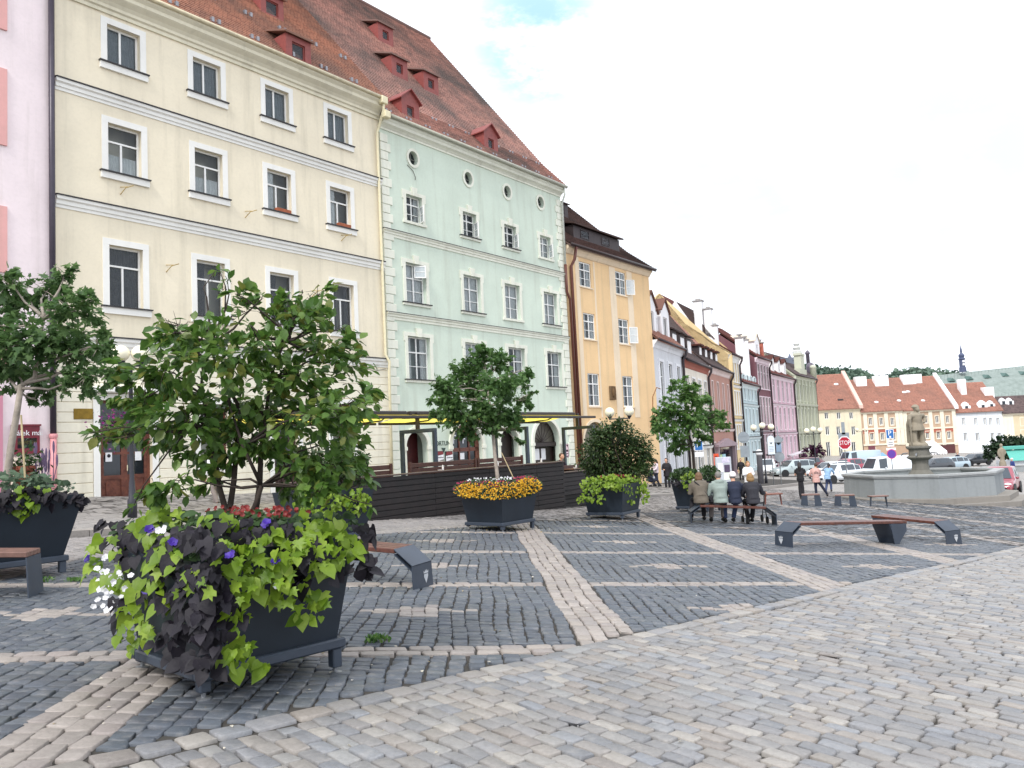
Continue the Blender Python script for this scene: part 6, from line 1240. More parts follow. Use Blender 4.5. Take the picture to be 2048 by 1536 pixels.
# ------------------------------------------------------------------ lamps
t = NT('globe_opal'); t.base('#efe9cf', .25, .5); MATS['globe_opal'] = t.m; OPAL = t.m; LAMP = plain('lamp_iron', '#2a2b33', .4, .12)
def lamp(pos, label, h, globes, gr=.2, arm=.42, rz=0.):
    o = thing('street_lamp', label, 'street lamp', tuple(pos), rz, 'globe street lamps'); MB().lathe([(.1, 0), (.1, .5), (.075, .55), (.06, .9), (.048, .95), (.042, h - .1), (.06, h - .06), (.05, h)], 12).build('pole', LAMP, o, True)
    n = globes; xs = [(-arm, 0), (arm, 0)] if n == 2 else [(-arm, 0), (arm, 0), (0, .12)]
    m = MB().tube([(-arm, 0, h - .02), (arm, 0, h - .02)], .025, 8)
    m.build('arm', LAMP, o)
    for i, (x, dz) in enumerate(xs):
        if n == 3 and i == 2: MB().tube([(0, 0, h), (0, 0, h + .1)], .03, 8).build('stem', LAMP, o)
        b = MB().lathe([(.02, -.06), (.05, 0), (.09, .06), (.1, .08)], 12, (x, 0, h + dz)).build('globe_holder', LAMP, o); MB().ball((x, 0, h + dz + .07 + gr * .95), gr, 20, 14).build('globe', OPAL, b, True)
    return o
lamp(at_depth(1242, 32.8), 'two globe street lamp before the apricot orange house', 3.35, 2, .2, .4)
lamp(gp(265, 1046), 'two globe street lamp behind the near shrub, before the yellow house', 3.5, 2, .19, .2, rad(30))
lamp(gp(1533, 969), 'three globe street lamp beside the silver car', 3.75, 3, .22, .62)
lamp(at_depth(1628, 74), 'three globe street lamp before the ornate green house', 3.9, 3, .24, .62)
lamp(at_depth(1725, 118), 'distant globe street lamp right of the STOP sign', 4.4, 2, .25, .7)
hb = px_at(228, 850, gp(265, 1046).y - .1); hk = thing('hanging_basket', 'hanging basket of magenta flowers before the brown door', 'flower basket', tuple(hb)); MB().lathe([(.05, -.18), (.16, -.1), (.2, 0), (.18, 0)], 14).build('bowl', BLACK, hk)
m = MB(); m.tube([(.3, .1, .42), (0, 0, .4)], .012, 5); [m.tube([(.17 * math.cos(a), .17 * math.sin(a), 0), (0, 0, .4)], .004, 4) for a in (0, 2.1, 4.2)]; m.build('chain', BLACK, hk)
q = rng.normal(0, 1, (260, 3)) * np.array([.17, .17, .16]) + np.array([0, 0, -.02]); x_, y_, z_ = rot_frames(260); scatter('foliage', *OVAL, q, x_, y_, z_, .07, GRN, hk)
q = rng.normal(0, 1, (150, 3)) * np.array([.19, .19, .18]) + np.array([0, 0, -.06]); x_, y_, z_ = rot_frames(150); scatter('blooms', *PETAL, q, x_, y_, z_, .06, leafmat('basket_petal', ['#8f2a78', '#a33a8c', '#6d2270', '#b14a86'], .6, .3), hk)['kind'] = 'stuff'
# ------------------------------------------------------------------ signs
POLE = plain('galvanised_pole', '#9aa2a8', .35, .1, metal=.4); BACK = plain('sign_back', '#8f979d', .45, .1, metal=.3); SRED = plain('sign_red', '#a5142c', .45, .06); SWH = plain('sign_white', '#e9e9ec', .45, .03); SBL = plain('sign_blue', '#2566a8', .45, .06)
def ngon(n, r, ph=0.): return [(r * math.cos(2 * pi * k / n + ph), r * math.sin(2 * pi * k / n + ph)) for k in range(n)]
def plate(o, name, pts, z, y, mat, th=.012, parent=None): return MB().prism([(a, y, z + b) for a, b in pts], (0, th, 0)).build(name, mat, parent or o)
def rect(w, h): return [(-w / 2, -h / 2), (w / 2, -h / 2), (w / 2, h / 2), (-w / 2, h / 2)]
def sign_post(px, dep, label, top, rz=0.):
    p = at_depth(px, dep); o = thing('road_sign', label, 'road sign', tuple(p), rz); MB().lathe([(.03, 0), (.03, top), (.0301, top + .01)], 10).build('pole', POLE, o, True); return o
def zoff(o, px, py, dep): return px_at(px, py, dep).z - o.location.z
d_ = 52.; o = sign_post(1688, d_, 'red octagonal STOP sign beyond the fountain', 3.4); z = zoff(o, 1688, 886, d_); r = .46
plate(o, 'rim', ngon(8, r, pi / 8), z, -.06, SWH); plate(o, 'panel', ngon(8, r * .87, pi / 8), z, -.066, SRED, .01); text('lettering', 'STOP', .4, SWH, o, (0, -.07, z), sx=.72, ext=.004)
plate(o, 'back_plate', rect(.7, .5), z + .42, -.02, BACK); plate(o, 'upper_sign_back', rect(.22, .8), z + .95, -.02, BACK)
d_ = 56.; o = sign_post(1780, d_, 'blue parking sign with a time plate and a no stopping disc below', 3.4); z = zoff(o, 1779, 868, d_)
plate(o, 'rim', rect(.56, .66), z, -.06, SWH); plate(o, 'panel', rect(.48, .58), z, -.066, SBL, .01); text('lettering', 'P', .5, SWH, o, (-.02, -.07, z + .05), ext=.004); plate(o, 'parking_disc', ngon(14, .07), z - .2, -.068, SWH, .004)
z2 = zoff(o, 1780, 887, d_); tpn = plate(o, 'time_plate', rect(.46, .42), z2, -.06, SWH); plate(o, 'writing', rect(.3, .04), z2 + .06, -.064, plain('ink', '#33343a', .8), .004, tpn); plate(o, 'writing', rect(.34, .04), z2 - .07, -.064, MATS['ink'], .004, tpn); z3 = zoff(o, 1782, 898, d_); plate(o, 'lower_plate', rect(.66, .16), z3, -.055, SWH)
z4 = zoff(o, 1782, 908, d_); plate(o, 'disc_rim', ngon(24, .34), z4, -.07, plain('sign_pinkred', '#c0447a', .45, .05)); plate(o, 'disc', ngon(24, .28), z4, -.076, plain('sign_violet', '#5a3a9a', .45, .05), .01)
d_ = 50.; o = sign_post(1487, d_, 'grey back of a round road sign over a square plate, beside the information board', 4.2); z = zoff(o, 1485, 875, d_); plate(o, 'disc_back', ngon(24, .36), z, -.05, BACK); plate(o, 'plate_back', rect(.52, .72), zoff(o, 1487, 903, d_), -.05, BACK)
m = MB()
for dz in (.12, -.2): m.box(-.26, .26, -.08, -.055, z + dz - .015, z + dz + .015)
m.build('clamp', POLE, o)
d_ = 54.; o = sign_post(1556, d_, 'grey back of a diamond sign over a plate and a disc', 4.0); z = zoff(o, 1555, 880, d_); plate(o, 'diamond_back', ngon(4, .36), z, -.05, BACK); plate(o, 'plate_back', rect(.36, .66), zoff(o, 1556, 895, d_), -.05, plain('blue_grey_back', '#7d93aa', .5, .1)); plate(o, 'disc_back', ngon(24, .34), zoff(o, 1557, 914, d_), -.05, BACK)
d_ = 53.; o = sign_post(1541, d_, 'white rounded information board with a small emblem, beside the lamp', 3.3); z = zoff(o, 1541, 890, d_); w_, h_ = .23, .62
plate(o, 'panel', [(w_ * math.cos(a), h_ - .22 + .22 * math.sin(a)) for a in np.linspace(0, pi, 9)] + [(-w_, -h_), (w_, -h_)], z, -.06, plain('info_white', '#d5dfe8', .5, .04)); plate(o, 'emblem', [(-.1, .06), (0, -.06), (.1, .06)], z + .1, -.066, MATS['ink'], .004)
for k in range(4): plate(o, 'writing', rect(.3, .03), z - .1 - k * .1, -.066, plain('grey_ink', '#8796a5', .8), .004)
d_ = 33.; o = sign_post(1396, d_, 'small blue parking sign with a white plate, beside the street tree', 2.9); z = zoff(o, 1398, 891, d_); plate(o, 'rim', rect(.36, .42), z, -.05, SWH); plate(o, 'panel', rect(.31, .37), z, -.056, SBL, .008); text('lettering', 'P', .33, SWH, o, (-.02, -.06, z + .03), ext=.004); plate(o, 'plate', rect(.36, .2), z - .36, -.05, SWH)
d_ = 55.; p = at_depth(1530, d_); o = thing('direction_sign', 'black finger sign pointing both ways on the three globe lamp post', 'sign', tuple(px_at(1530, 903, d_ - .2))); MB().cbox(-.85, -.05, -.03, 0, -.06, .06, .01).build('arm', BLACK, o); MB().cbox(.05, .75, -.03, 0, -.3, -.18, .01).build('arm', BLACK, o)
d_ = 56.; p = at_depth(1516, d_); o = thing('ticket_post', 'grey cylindrical post with a white domed top by the lamp', 'bollard', tuple(p)); MB().lathe([(.2, 0), (.19, 2.05), (.2, 2.06)], 16).build('shaft', plain('post_grey', '#807f86', .5, .1), o, True); MB().lathe([(.2, 2.06), (.24, 2.12), (.23, 2.3), (.15, 2.42), (.03, 2.46)], 16).build('cap', SWH, o, True)
# advertising stand
d_ = 44.; p = at_depth(1447, d_, 940); o = thing('poster_stand', 'white poster stand plastered with printed sheets before the pink shop front', 'poster stand', tuple(p)); z = zoff(o, 1447, 916, d_); MB().cbox(-.42, .42, -.12, .12, 0, zoff(o, 1447, 914, d_), .02).build('board', plain('stand_grey', '#b9bec6', .5, .06), o)
for k, (px, py, w_, h_, c) in enumerate(((1450, 920, .42, .28, '#c9c4d8'), (1440, 935, .3, .5, '#e6e2e6'), (1453, 937, .3, .42, '#4c4058'), (1452, 952, .3, .4, '#dfe6da'))): b = px_at(px, py, d_) - p; plate(o, 'poster', [(b.x + x, y) for x, y in rect(w_, h_)], b.z, -.14, plain('poster_%d' % k, c, .7, .25, 8), .006)
p = at_depth(1434, 46, 940); o = thing('orange_banner', 'narrow orange banner on a stand beside the poster stand', 'banner', tuple(p)); z = zoff(o, 1434, 924, 46); plate(o, 'cloth', rect(.3, .95), z, 0, plain('orange_cloth', '#d3512e', .7, .15)); MB().tube([(-.16, 0, 0), (-.16, 0, z + .5)], .015, 6).build('pole', POLE, o)
for k in range(4): plate(o, 'writing', rect(.16, .1), z + .3 - k * .2, -.006, plain('dark_red_ink', '#8a2a1c', .8), .006)
# ------------------------------------------------------------------ fountain and statue
FC = Vector((20.45, 40.8)); fz = G(FC.x, FC.y) + .3; GR = plaster('fountain_granite', '#8f9597', '#5f6366', .45); GRL = plaster('fountain_rim_stone', '#a3a6a6', '#6f7170', .4); GRD = plaster('fountain_step_stone', '#8d877f', '#5f5a54', .35)
fn = thing('fountain', 'octagonal grey stone fountain basin on two steps, a column rising in its middle', 'fountain', (FC.x, FC.y, fz)); va = math.atan2(-FC.y, -FC.x) + rad(11); Rr = 3.66
def octp(r, z): return [(r * math.cos(va + k * pi / 4), r * math.sin(va + k * pi / 4), z) for k in range(8)]
def octring(ro, ri, z0, z1, bo=0.):
    m = MB(); a, b, c, d = octp(ro + bo, z0), octp(ro, z1), octp(ri, z1), octp(ri, z0); o_ = len(m.v); m.v += a + b + c + d
    for k in range(8): n = (k + 1) % 8; m.f += [(k, n, 8 + n, 8 + k), (8 + k, 8 + n, 16 + n, 16 + k), (16 + k, 16 + n, 24 + n, 24 + k), (24 + k, 24 + n, n, k)]
    return m
zr_ = zoff(fn, 1859, 949, 37.2) if False else px_at(1859, 950, 37.25).z - fz
octring(Rr, Rr - .3, 0, zr_ - .14, .03).build('basin', GR, fn); m = octring(Rr + .1, Rr - .38, zr_ - .09, zr_); r2 = octring(Rr + .05, Rr - .33, zr_ - .16, zr_ - .09); m.add(r2.v, r2.f).build('rim', GRL, fn)
octring(Rr + .62, Rr - .4, -.2, .04).build('step', GRD, fn); octring(Rr + 1.12, Rr, -1.0, -.2).build('step', GRD, fn)
t = NT('fountain_water'); t.base('#4c5a55', .06, .6); t.bump(t.noise(t.co(), 6, 3), .3, .03); MB().add(octp(Rr - .28, zr_ - .3), [tuple(range(8))]).build('water', t.m, fn)
ST = plaster('statue_sandstone', '#958a76', '#5d5647', .45); STD = plaster('pedestal_stone', '#76736a', '#4a483f', .4)
kz = FC.y / 1600; cz = lambda py: px_at(1830, py, FC.y).z - fz
m = MB().lathe([(.75, 0), (.62, cz(950)), (.42, cz(940)), (.38, cz(928)), (.4, cz(921)), (.6, cz(916)), (.62, cz(914)), (.5, cz(911)), (.48, cz(900)), (.54, cz(898)), (.6, cz(896)), (.6, cz(893)), (.5, cz(892))], 10); m.build('column', STD, fn)
m = MB()
for a in (-2.2, -.9, .5, 2.2): m.tube([(.58 * math.cos(a), .58 * math.sin(a), cz(906)), (.85 * math.cos(a), .85 * math.sin(a), cz(907)), (.95 * math.cos(a), .95 * math.sin(a), cz(911))], .03, 6)
m.build('spout', FOOT, fn)
zb = fz + cz(892); st = thing('statue', 'weathered sandstone statue of a knight in armour standing on the fountain column', 'statue', (FC.x, FC.y, zb), rad(20)); hs = (cz(808) - cz(892)); s = hs / 1.9
m = MB()
def SB(c, r): m.ball(tuple(x * s for x in c), tuple(x * s for x in r))
def STb(path, r): m.tube([tuple(x * s for x in p) for p in path], [x * s for x in r], 10)
m.lathe([(.36 * s, 0), (.34 * s, .1 * s), (.3 * s, .12 * s)], 10); STb([(-.14, 0, .08), (-.15, .02, .5), (-.12, 0, .9)], [.1, .105, .13]); STb([(.14, -.05, .08), (.16, -.06, .5), (.12, 0, .9)], [.1, .105, .13]); SB((-.14, -.08, .12), (.08, .15, .07)); SB((.14, -.12, .12), (.08, .15, .07))
m.lathe([(.3 * s, .68 * s), (.27 * s, .85 * s), (.22 * s, 1.0 * s), (.2 * s, 1.05 * s)], 14, (0, 0, 0), 1.1, .85); STb([(0, 0, 1.0), (0, 0, 1.2), (0, 0, 1.42)], [.19, .22, .21]); SB((0, 0, 1.36), (.29, .18, .16)); STb([(-.27, 0, 1.42), (-.36, -.02, 1.2), (-.37, -.06, .95)], [.1, .085, .06]); STb([(.27, 0, 1.42), (.43, .02, 1.22), (.28, -.12, 1.08)], [.1, .085, .065]); SB((-.37, -.08, .9), (.06, .06, .08)); SB((.24, -.14, 1.06), (.06, .06, .06)); STb([(0, 0, 1.5), (0, 0, 1.6)], [.075, .07]); SB((0, -.02, 1.71), (.105, .12, .14)); SB((0, -.13, 1.63), (.07, .06, .1)); m.lathe([(.16 * s, 1.74 * s), (.12 * s, 1.82 * s), (.05 * s, 1.88 * s)], 12, (0, -.0, 0))
STb([(0, .12, 1.45), (-.05, .22, 1.0), (.0, .26, .5), (.0, .26, .14)], [.16, .2, .22, .22]); STb([(-.42, -.12, 1.25), (-.4, -.1, .8), (-.38, -.08, .1)], [.03, .035, .03]); SB((.28, .05, .3), (.12, .1, .22))
m.v = [(x * 1.22, y * 1.1, z) for x, y, z in m.v]; remesh(m, 'figure', ST, st, .03, 3)
# ------------------------------------------------------------------ cars
TYRE = plain('tyre_rubber', '#1b1b1d', .8, .15); RIM = plain('alloy_rim', '#a9adb2', .3, .08, metal=.7); CGL = plain('car_glass', '#39434c', .05, .1, spec=.8); LIGHT = plain('headlight_glass', '#d9dde2', .1, .05); TAIL = plain('tail_light', '#8c1520', .3, .1); TRIMB = plain('black_trim', '#1d1e21', .6, .1)
def car_paint(name, c):
    if name in MATS: return MATS[name]
    t = NT(name); t.base(c, .3, .5); t.b.inputs['Coat Weight'].default_value = .8; t.b.inputs['Coat Roughness'].default_value = .06; MATS[name] = t.m; return t.m
def car(label, loc, rz, paint, L=4.0, Wd=1.7, H=1.48, kind='hatch', group='cars on the square', door_open=False, name='parked_car'):
    """front towards +x"""
    o = thing(name, label, 'van' if kind == 'van' else 'car', tuple(loc), rz, group); w = Wd / 2; b = .92 if kind != 'van' else 1.05
    # stations along x: (x, belt z, roof z or None, half width, roof half width)
    if kind == 'van': S = [(-.5, .95, None, .93, 0), (-.49, b, 1., .97, .9), (-.2, b, 1., 1, .92), (.12, b, 1., 1, .92), (.27, b, .96, 1, .9), (.36, b, None, .99, 0), (.44, b * .88, None, .95, 0), (.5, b * .6, None, .86, 0)]
    else: S = [(-.5, .8, None, .86, 0), (-.47, b * .98, None, .93, 0), (-.43, b, .9, .95, .74), (-.28, b, .985, .99, .78), (-.06, b, 1., 1, .79), (.08, b * .99, .97, 1, .78), (.24, b * .97, None, .99, 0), (.34, b * .9, None, .97, 0), (.44, b * .8, None, .92, 0), (.5, b * .6, None, .8, 0)]
    m = MB(); GS_ = {-1: MB(), 1: MB()}; zs = .24; rings = []
    for x, bz, rf, hw, rw in S:
        X = x * L; hw *= w; top = (rf * H if rf else bz + .015); rw_ = rw * w if rf else hw * .9; bz_ = bz
        ring = [(X, -hw * .92, zs), (X, -hw, zs + .18), (X, -hw * 1.0, bz_ * .75), (X, -hw * .97, bz_), (X, -rw_, top - (.05 if rf else .0)), (X, -rw_ * .8, top), (X, rw_ * .8, top), (X, rw_, top - (.05 if rf else .0)), (X, hw * .97, bz_), (X, hw, bz_ * .75), (X, hw, zs + .18), (X, hw * .92, zs)]
        rings.append(ring)
    n = 12; m.v = [p for r in rings for p in r]
    for i in range(len(S) - 1):
        for k in range(n): m.f.append((i * n + k, i * n + (k + 1) % n, (i + 1) * n + (k + 1) % n, (i + 1) * n + k))
    m.f += [tuple(range(n))[::-1], tuple(range((len(S) - 1) * n, len(S) * n))]
    m.build('body', paint, o, True)
    def patch(i, ks, inset=.1, off=.012):        # glass set just proud of the body between stations i, i+1
        for k in ks:
            q = [Vector(rings[i][k]), Vector(rings[i + 1][k]), Vector(rings[i + 1][k + 1]), Vector(rings[i][k + 1])]; c = sum(q, Vector()) / 4; nn = (q[1] - q[0]).cross(q[3] - q[0]); nn = nn.normalized() if nn.length else Vector((0, 0, 1))
            if nn.dot(c - Vector((c.x, 0, .6))) < 0: nn = -nn
            q = [c + (p - c) * (1 - inset) + nn * off for p in q]; GS_[1 if c.y > 0 else -1].add(q, [(0, 1, 2, 3)])
    rf = [i for i, s in enumerate(S) if s[2]]
    for i in range(rf[0], rf[-1]):
        if kind == 'van' and i < 3: continue
        patch(i, (3, 7))
    for g in GS_.values(): g.build('side_window', CGL, o)
    def slope(i0, i1):
        a, b_ = rings[i0], rings[i1]; lo, hi = (a, b_) if S[i0][2] is None else (b_, a); q = [Vector(lo[4]), Vector(lo[7]), Vector(hi[6]), Vector(hi[5])]; c = sum(q, Vector()) / 4; nn = (q[1] - q[0]).cross(q[3] - q[0]).normalized(); nn = nn if nn.z > 0 else -nn
        return [c + (p - c) * .9 + nn * .015 for p in q]
    MB().add(slope(rf[-1], rf[-1] + 1), [(0, 1, 2, 3)]).build('windscreen', CGL, o); MB().add(slope(rf[0], rf[0] - 1), [(0, 1, 2, 3)]).build('rear_window', CGL, o)
    r = .31 if kind != 'van' else .34
    for x in (-.31 * L, .32 * L):
        for y in (-1, 1):
            wh = MB().lathe([(r * .62, -.1), (r * .95, -.1), (r, -.06), (r, .06), (r * .95, .1), (r * .62, .1)], 20).xf(Matrix.Translation((x, y * (w - .1), r)) @ Matrix.Rotation(pi / 2, 4, 'X')).build('wheel', TYRE, o, True)
            m = MB().lathe([(r * .63, -.08), (r * .63, .08), (r * .55, .085), (r * .5, .05)], 20)
            for k in range(5): a = 2 * pi * k / 5; m.tube([(0, 0, .07), (r * .6 * math.cos(a), r * .6 * math.sin(a), .07)], .035, 4)
            m.lathe([(.06, .05), (.05, .09)], 10).xf(Matrix.Translation((x, y * (w - .1), r)) @ Matrix.Rotation(-y * -pi / 2, 4, 'X')).build('rim', RIM, wh)
            MB().lathe([(r * 1.13, -.09), (r * 1.14, .0)], 20).xf(Matrix.Translation((x, y * (w - .05), r + .01)) @ Matrix.Rotation(pi / 2, 4, 'X')).build('wheel_arch', TRIMB, o)
    for y in (-1, 1):
        MB().ball((L * .455, y * w * .66, b * .72), (.14, .2, .09), 12, 8).build('headlight', LIGHT, o, True); MB().ball((-L * .48, y * w * .74, b * .86), (.08, .1, .17), 10, 8).build('tail_light', TAIL, o, True); MB().ball((L * .17, y * (w + .08), b + .05), (.07, .1, .07), 10, 6).build('mirror', paint, o, True)
    MB().cbox(L * .455, L * .503, -w * .62, w * .62, .32, .48, .02).build('grille', TRIMB, o); MB().box(L * .497, L * .507, -.26, .26, .38, .46).build('number_plate', SWH, o); MB().box(-L * .507, -L * .497, -.26, .26, .6, .7).build('number_plate', SWH, o)
    if door_open:
        MB().box(-.02 * L, .2 * L, -w - .012, -w + .0, .35, b - .02).box(-.02 * L, .16 * L, -w * .93, -w * .9, b, 1.25).build('door_opening', TRIMB, o); dr = MB().cbox(-1.0, 0, -.03, .03, .32, b, .02).build('open_door', paint, o); dr.location = (.2 * L, -w, 0); dr.rotation_euler = (0, 0, rad(62)); f = MB().tube([(-.98, 0, b), (-.85, .08, 1.36), (-.35, .08, 1.33), (-.02, 0, b)], .025, 6).build('window_frame', paint, dr); MB().add([(-.96, 0, b), (-.85, .07, 1.34), (-.36, .07, 1.32), (-.05, 0, b)], [(0, 1, 2, 3)]).build('pane', glass('car_door_glass', '#8fa3ad', .4), dr)
    return o
RED = car_paint('red_paint', '#8f1f35'); SILV = car_paint('silver_paint', '#aab7b9'); WHC = car_paint('white_paint', '#dde3e8'); DRED = car_paint('dark_red_paint', '#5c1420'); DRK = car_paint('graphite_paint', '#33383f'); GREYB = car_paint('pale_blue_paint', '#a9bcc8'); ROSE = car_paint('bright_red_paint', '#a02a45')
car('red hatchback driving round the right side of the fountain', gp(1998, 991) + Vector((.9, 1.2, 0)), rad(-128), RED, 4.1, 1.72, 1.62, group=None, name='red_hatchback')
c_ = gp(1588, 952); car('silver car with its front door open, beyond the round sign backs', c_, rad(192), SILV, 4.2, 1.7, 1.5, door_open=True)
car('pale green white estate car behind the three globe lamp post', at_depth(1530, 78), rad(250), WHC, 4.2, 1.7, 1.5)
car('dark red car parked behind the standing girls', at_depth(1622, 88), rad(20), DRED, 4.3, 1.7, 1.5); car('white car parked beside the STOP sign', at_depth(1655, 70), rad(200), WHC, 4.1, 1.7, 1.45); car('bright red car parked left of the STOP sign pole', at_depth(1690, 80), rad(205), ROSE, 4.1, 1.7, 1.5); car('white car in the parked row, just right of the girl in blue', at_depth(1668, 62), rad(205), WHC, 4.0, 1.7, 1.45)
car('pale grey blue van parked right of the STOP sign', at_depth(1712, 92), rad(190), GREYB, 4.9, 1.9, 2.1, 'van'); car('white van parked behind the left part of the fountain', at_depth(1772, 66), rad(187), WHC, 5.0, 1.95, 2.0, 'van', name='parked_van')
for i, (px, d, p, lab) in enumerate(((1862, 84, DRK, 'graphite car right of the statue, in front of the white awning'), (1895, 88, GREYB, 'pale blue car right of the graphite one, before the dark shop'), (1945, 100, DRK, 'graphite car before the arched gateway of the white house'))): car(lab, at_depth(px, d), rad(195), p, 4.2, 1.7, 1.45)
# ------------------------------------------------------------------ small things across the square
d_ = 146.; a = px_at(1868, 886, d_); o = thing('shop_awning', 'white shop awning right of the statue with a pale scalloped edge', 'awning', tuple(px_at(1868, 908, d_))); k = d_ / 1600
MB().prism([(-23 * k, 2.5, 2.3), (16 * k, 2.5, 2.3), (24 * k, -.4, .4), (-26 * k, -.4, .4)], (0, 0, .08)).build('cloth', WR, o); m = MB()
for i in range(10): m.ball((-25 * k + i * 5.2 * k, -.42, .2), (2.6 * k, .05, .35), 8, 6)
m.build('valance', WR, o)
d_ = 120.; o = thing('market_umbrella', 'pale blue market umbrella behind the white van', 'umbrella', tuple(at_depth(1762, d_))); z = px_at(1762, 905, d_).z - o.location.z; MB().lathe([(1.7, z - 1.1), (.9, z - .65), (.05, z)], 8).build('canopy', plain('pale_blue_cloth', '#6f9ac4', .7, .08), o); MB().tube([(0, 0, 0), (0, 0, z)], .04, 6).build('pole', POLE, o)
d_ = 105.; o = thing('white_canopy', 'grey white market canopy before the ornate green house', 'canopy', tuple(at_depth(1606, d_))); z = px_at(1606, 899, d_).z - o.location.z; MB().prism([(-1.6, 0, z - .8), (1.6, 0, z), (1.6, 0, z + .1), (-1.6, 0, z - .7)], (0, 2.2, 0)).build('cloth', plain('canopy_cloth', '#c9c7cc', .7, .05), o)
m = MB()
for x, h_ in ((-1.5, z - .75), (1.5, z - .05)): m.tube([(x, 0, 0), (x, 0, h_)], .04, 6)
m.build('pole', POLE, o)
d_ = 100.; b = at_depth(1628, d_); crown('plum_tree', 'small purple leaved tree behind the parked cars', 'tree', [(1620, 900, 10), (1632, 897, 9), (1640, 905, 10), (1612, 908, 8), (1628, 908, 10)], d_, b, OVAL, leafmat('plum_leaf', ['#38182f', '#4a2040', '#5a2a50', '#2d1426'], .6, .2), .4, 500, BARKD, .08, spread=.6, seed=31)
b = at_depth(2010, 96); crown('round_hedge_tree', 'wide dark green trees behind the stone balustrade at the right', 'tree', [(1985, 900, 14), (1998, 888, 13), (2015, 885, 14), (2030, 890, 18), (2050, 888, 18), (2010, 905, 14), (1978, 908, 10), (2070, 890, 18)], 96, b, OVAL, leafmat('hedge_leaf', ['#223322', '#2d422b', '#384f33', '#1f2e22'], .6, .2), .45, 2600, BARKD, .12, spread=1.2, seed=33)
d_ = 84.; p, q = px_at(1958, 934, d_), px_at(2100, 928, d_); o = thing('balustrade', 'low pale stone balustrade wall behind the red hatchback', 'wall', tuple(at_depth(1958, d_))); L = q.x - p.x; z = p.z - o.location.z; MB().cbox(0, L, -.15, .15, -.3, z - .1, .02).build('wall', GR, o); MB().cbox(-.05, L + .05, -.22, .22, z - .1, z + .05, .02).build('coping', GRL, o)
d_ = 83.; p = px_at(2006, 932, d_); o = thing('stone_figure', 'small weathered stone figure on the balustrade at the right', 'statue', tuple(p)); k = d_ / 1600; m = MB(); m.lathe([(7 * k, 0), (6 * k, 8 * k), (4 * k, 12 * k), (4.5 * k, 20 * k), (5.5 * k, 28 * k), (5 * k, 34 * k), (2 * k, 37 * k)], 10); m.ball((0, 0, 41 * k), (3.2 * k, 3.2 * k, 4 * k)); m.tube([(5 * k, 0, 33 * k), (8 * k, 0, 26 * k), (3 * k, -2 * k, 22 * k)], [2 * k, 1.8 * k, 1.4 * k], 8); m.tube([(-5 * k, 0, 33 * k), (-7.5 * k, 0, 26 * k), (-6 * k, 0, 18 * k)], [2 * k, 1.8 * k, 1.4 * k], 8); remesh(m, 'figure', ST, o, .06, 3)
d_ = 90.; o = thing('market_stall', 'turquoise roofed market stall at the right edge', 'market stall', tuple(at_depth(2045, d_))); k = d_ / 1600; z1, z0 = px_at(2040, 901, d_).z - o.location.z, px_at(2040, 921, d_).z - o.location.z; TQ = plain('turquoise_cloth', '#57a79a', .6, .08); MB().prism([(-27 * k, 0, z0), (60 * k, 0, z0), (60 * k, 1.2, z1), (-22 * k, 1.2, z1)], (0, .05, .05)).build('lower_roof', TQ, o); MB().cbox(-28 * k, 60 * k, 1.0, 1.8, z1 + .1, z1 + .5, .05).build('upper_roof', TQ, o); MB().box(-25 * k, 60 * k, .3, 3, 0, z0).build('counter', plain('stall_front', '#b9bdc2', .6, .1), o)
# ------------------------------------------------------------------ people
SKIN = plain('skin', '#c99a80', .55, .08, 20); 
def cloth(name, c, var=.12): return plain(name, c, .85, var, 7, .25, 25)
def lerp(a, b, t): return tuple(a[i] + (b[i] - a[i]) * t for i in range(3))
def hand_mesh(m, wr, d, side, s=1., curl=.5):
    """palm, four unequal bent fingers and a thumb leaving the side of the palm"""
    d = Vector(d).normalized(); up = Vector((0, 0, 1)) if abs(d.z) < .8 else Vector((0, 1, 0)); a = d.cross(up).normalized(); n = a.cross(d).normalized(); wr = Vector(wr)
    for t, r in ((.02, .026), (.045, .034), (.075, .036)): m.ball(tuple(wr + d * t * s), (r * s, r * s * .9, r * s * .8), 10, 7)
    for i, (o_, L) in enumerate(((-.03, .062), (-.01, .075), (.011, .07), (.031, .055))):
        b = wr + d * .09 * s + a * o_ * s; k = b + d * L * .5 * s - n * curl * .012 * s; e = k + (d * (1 - curl * .6) - n * curl).normalized() * L * .5 * s; m.tube([b - d * .02 * s, k, e], [.0105 * s, .0098 * s, .0085 * s], 7)
    b = wr + d * .035 * s + a * side * -.03 * s; k = b + (d * .6 - a * side * .75).normalized() * .035 * s; m.tube([b, k, k + (d * .9 - n * .4 - a * side * .2).normalized() * .03 * s], [.0125 * s, .0115 * s, .0095 * s], 7)
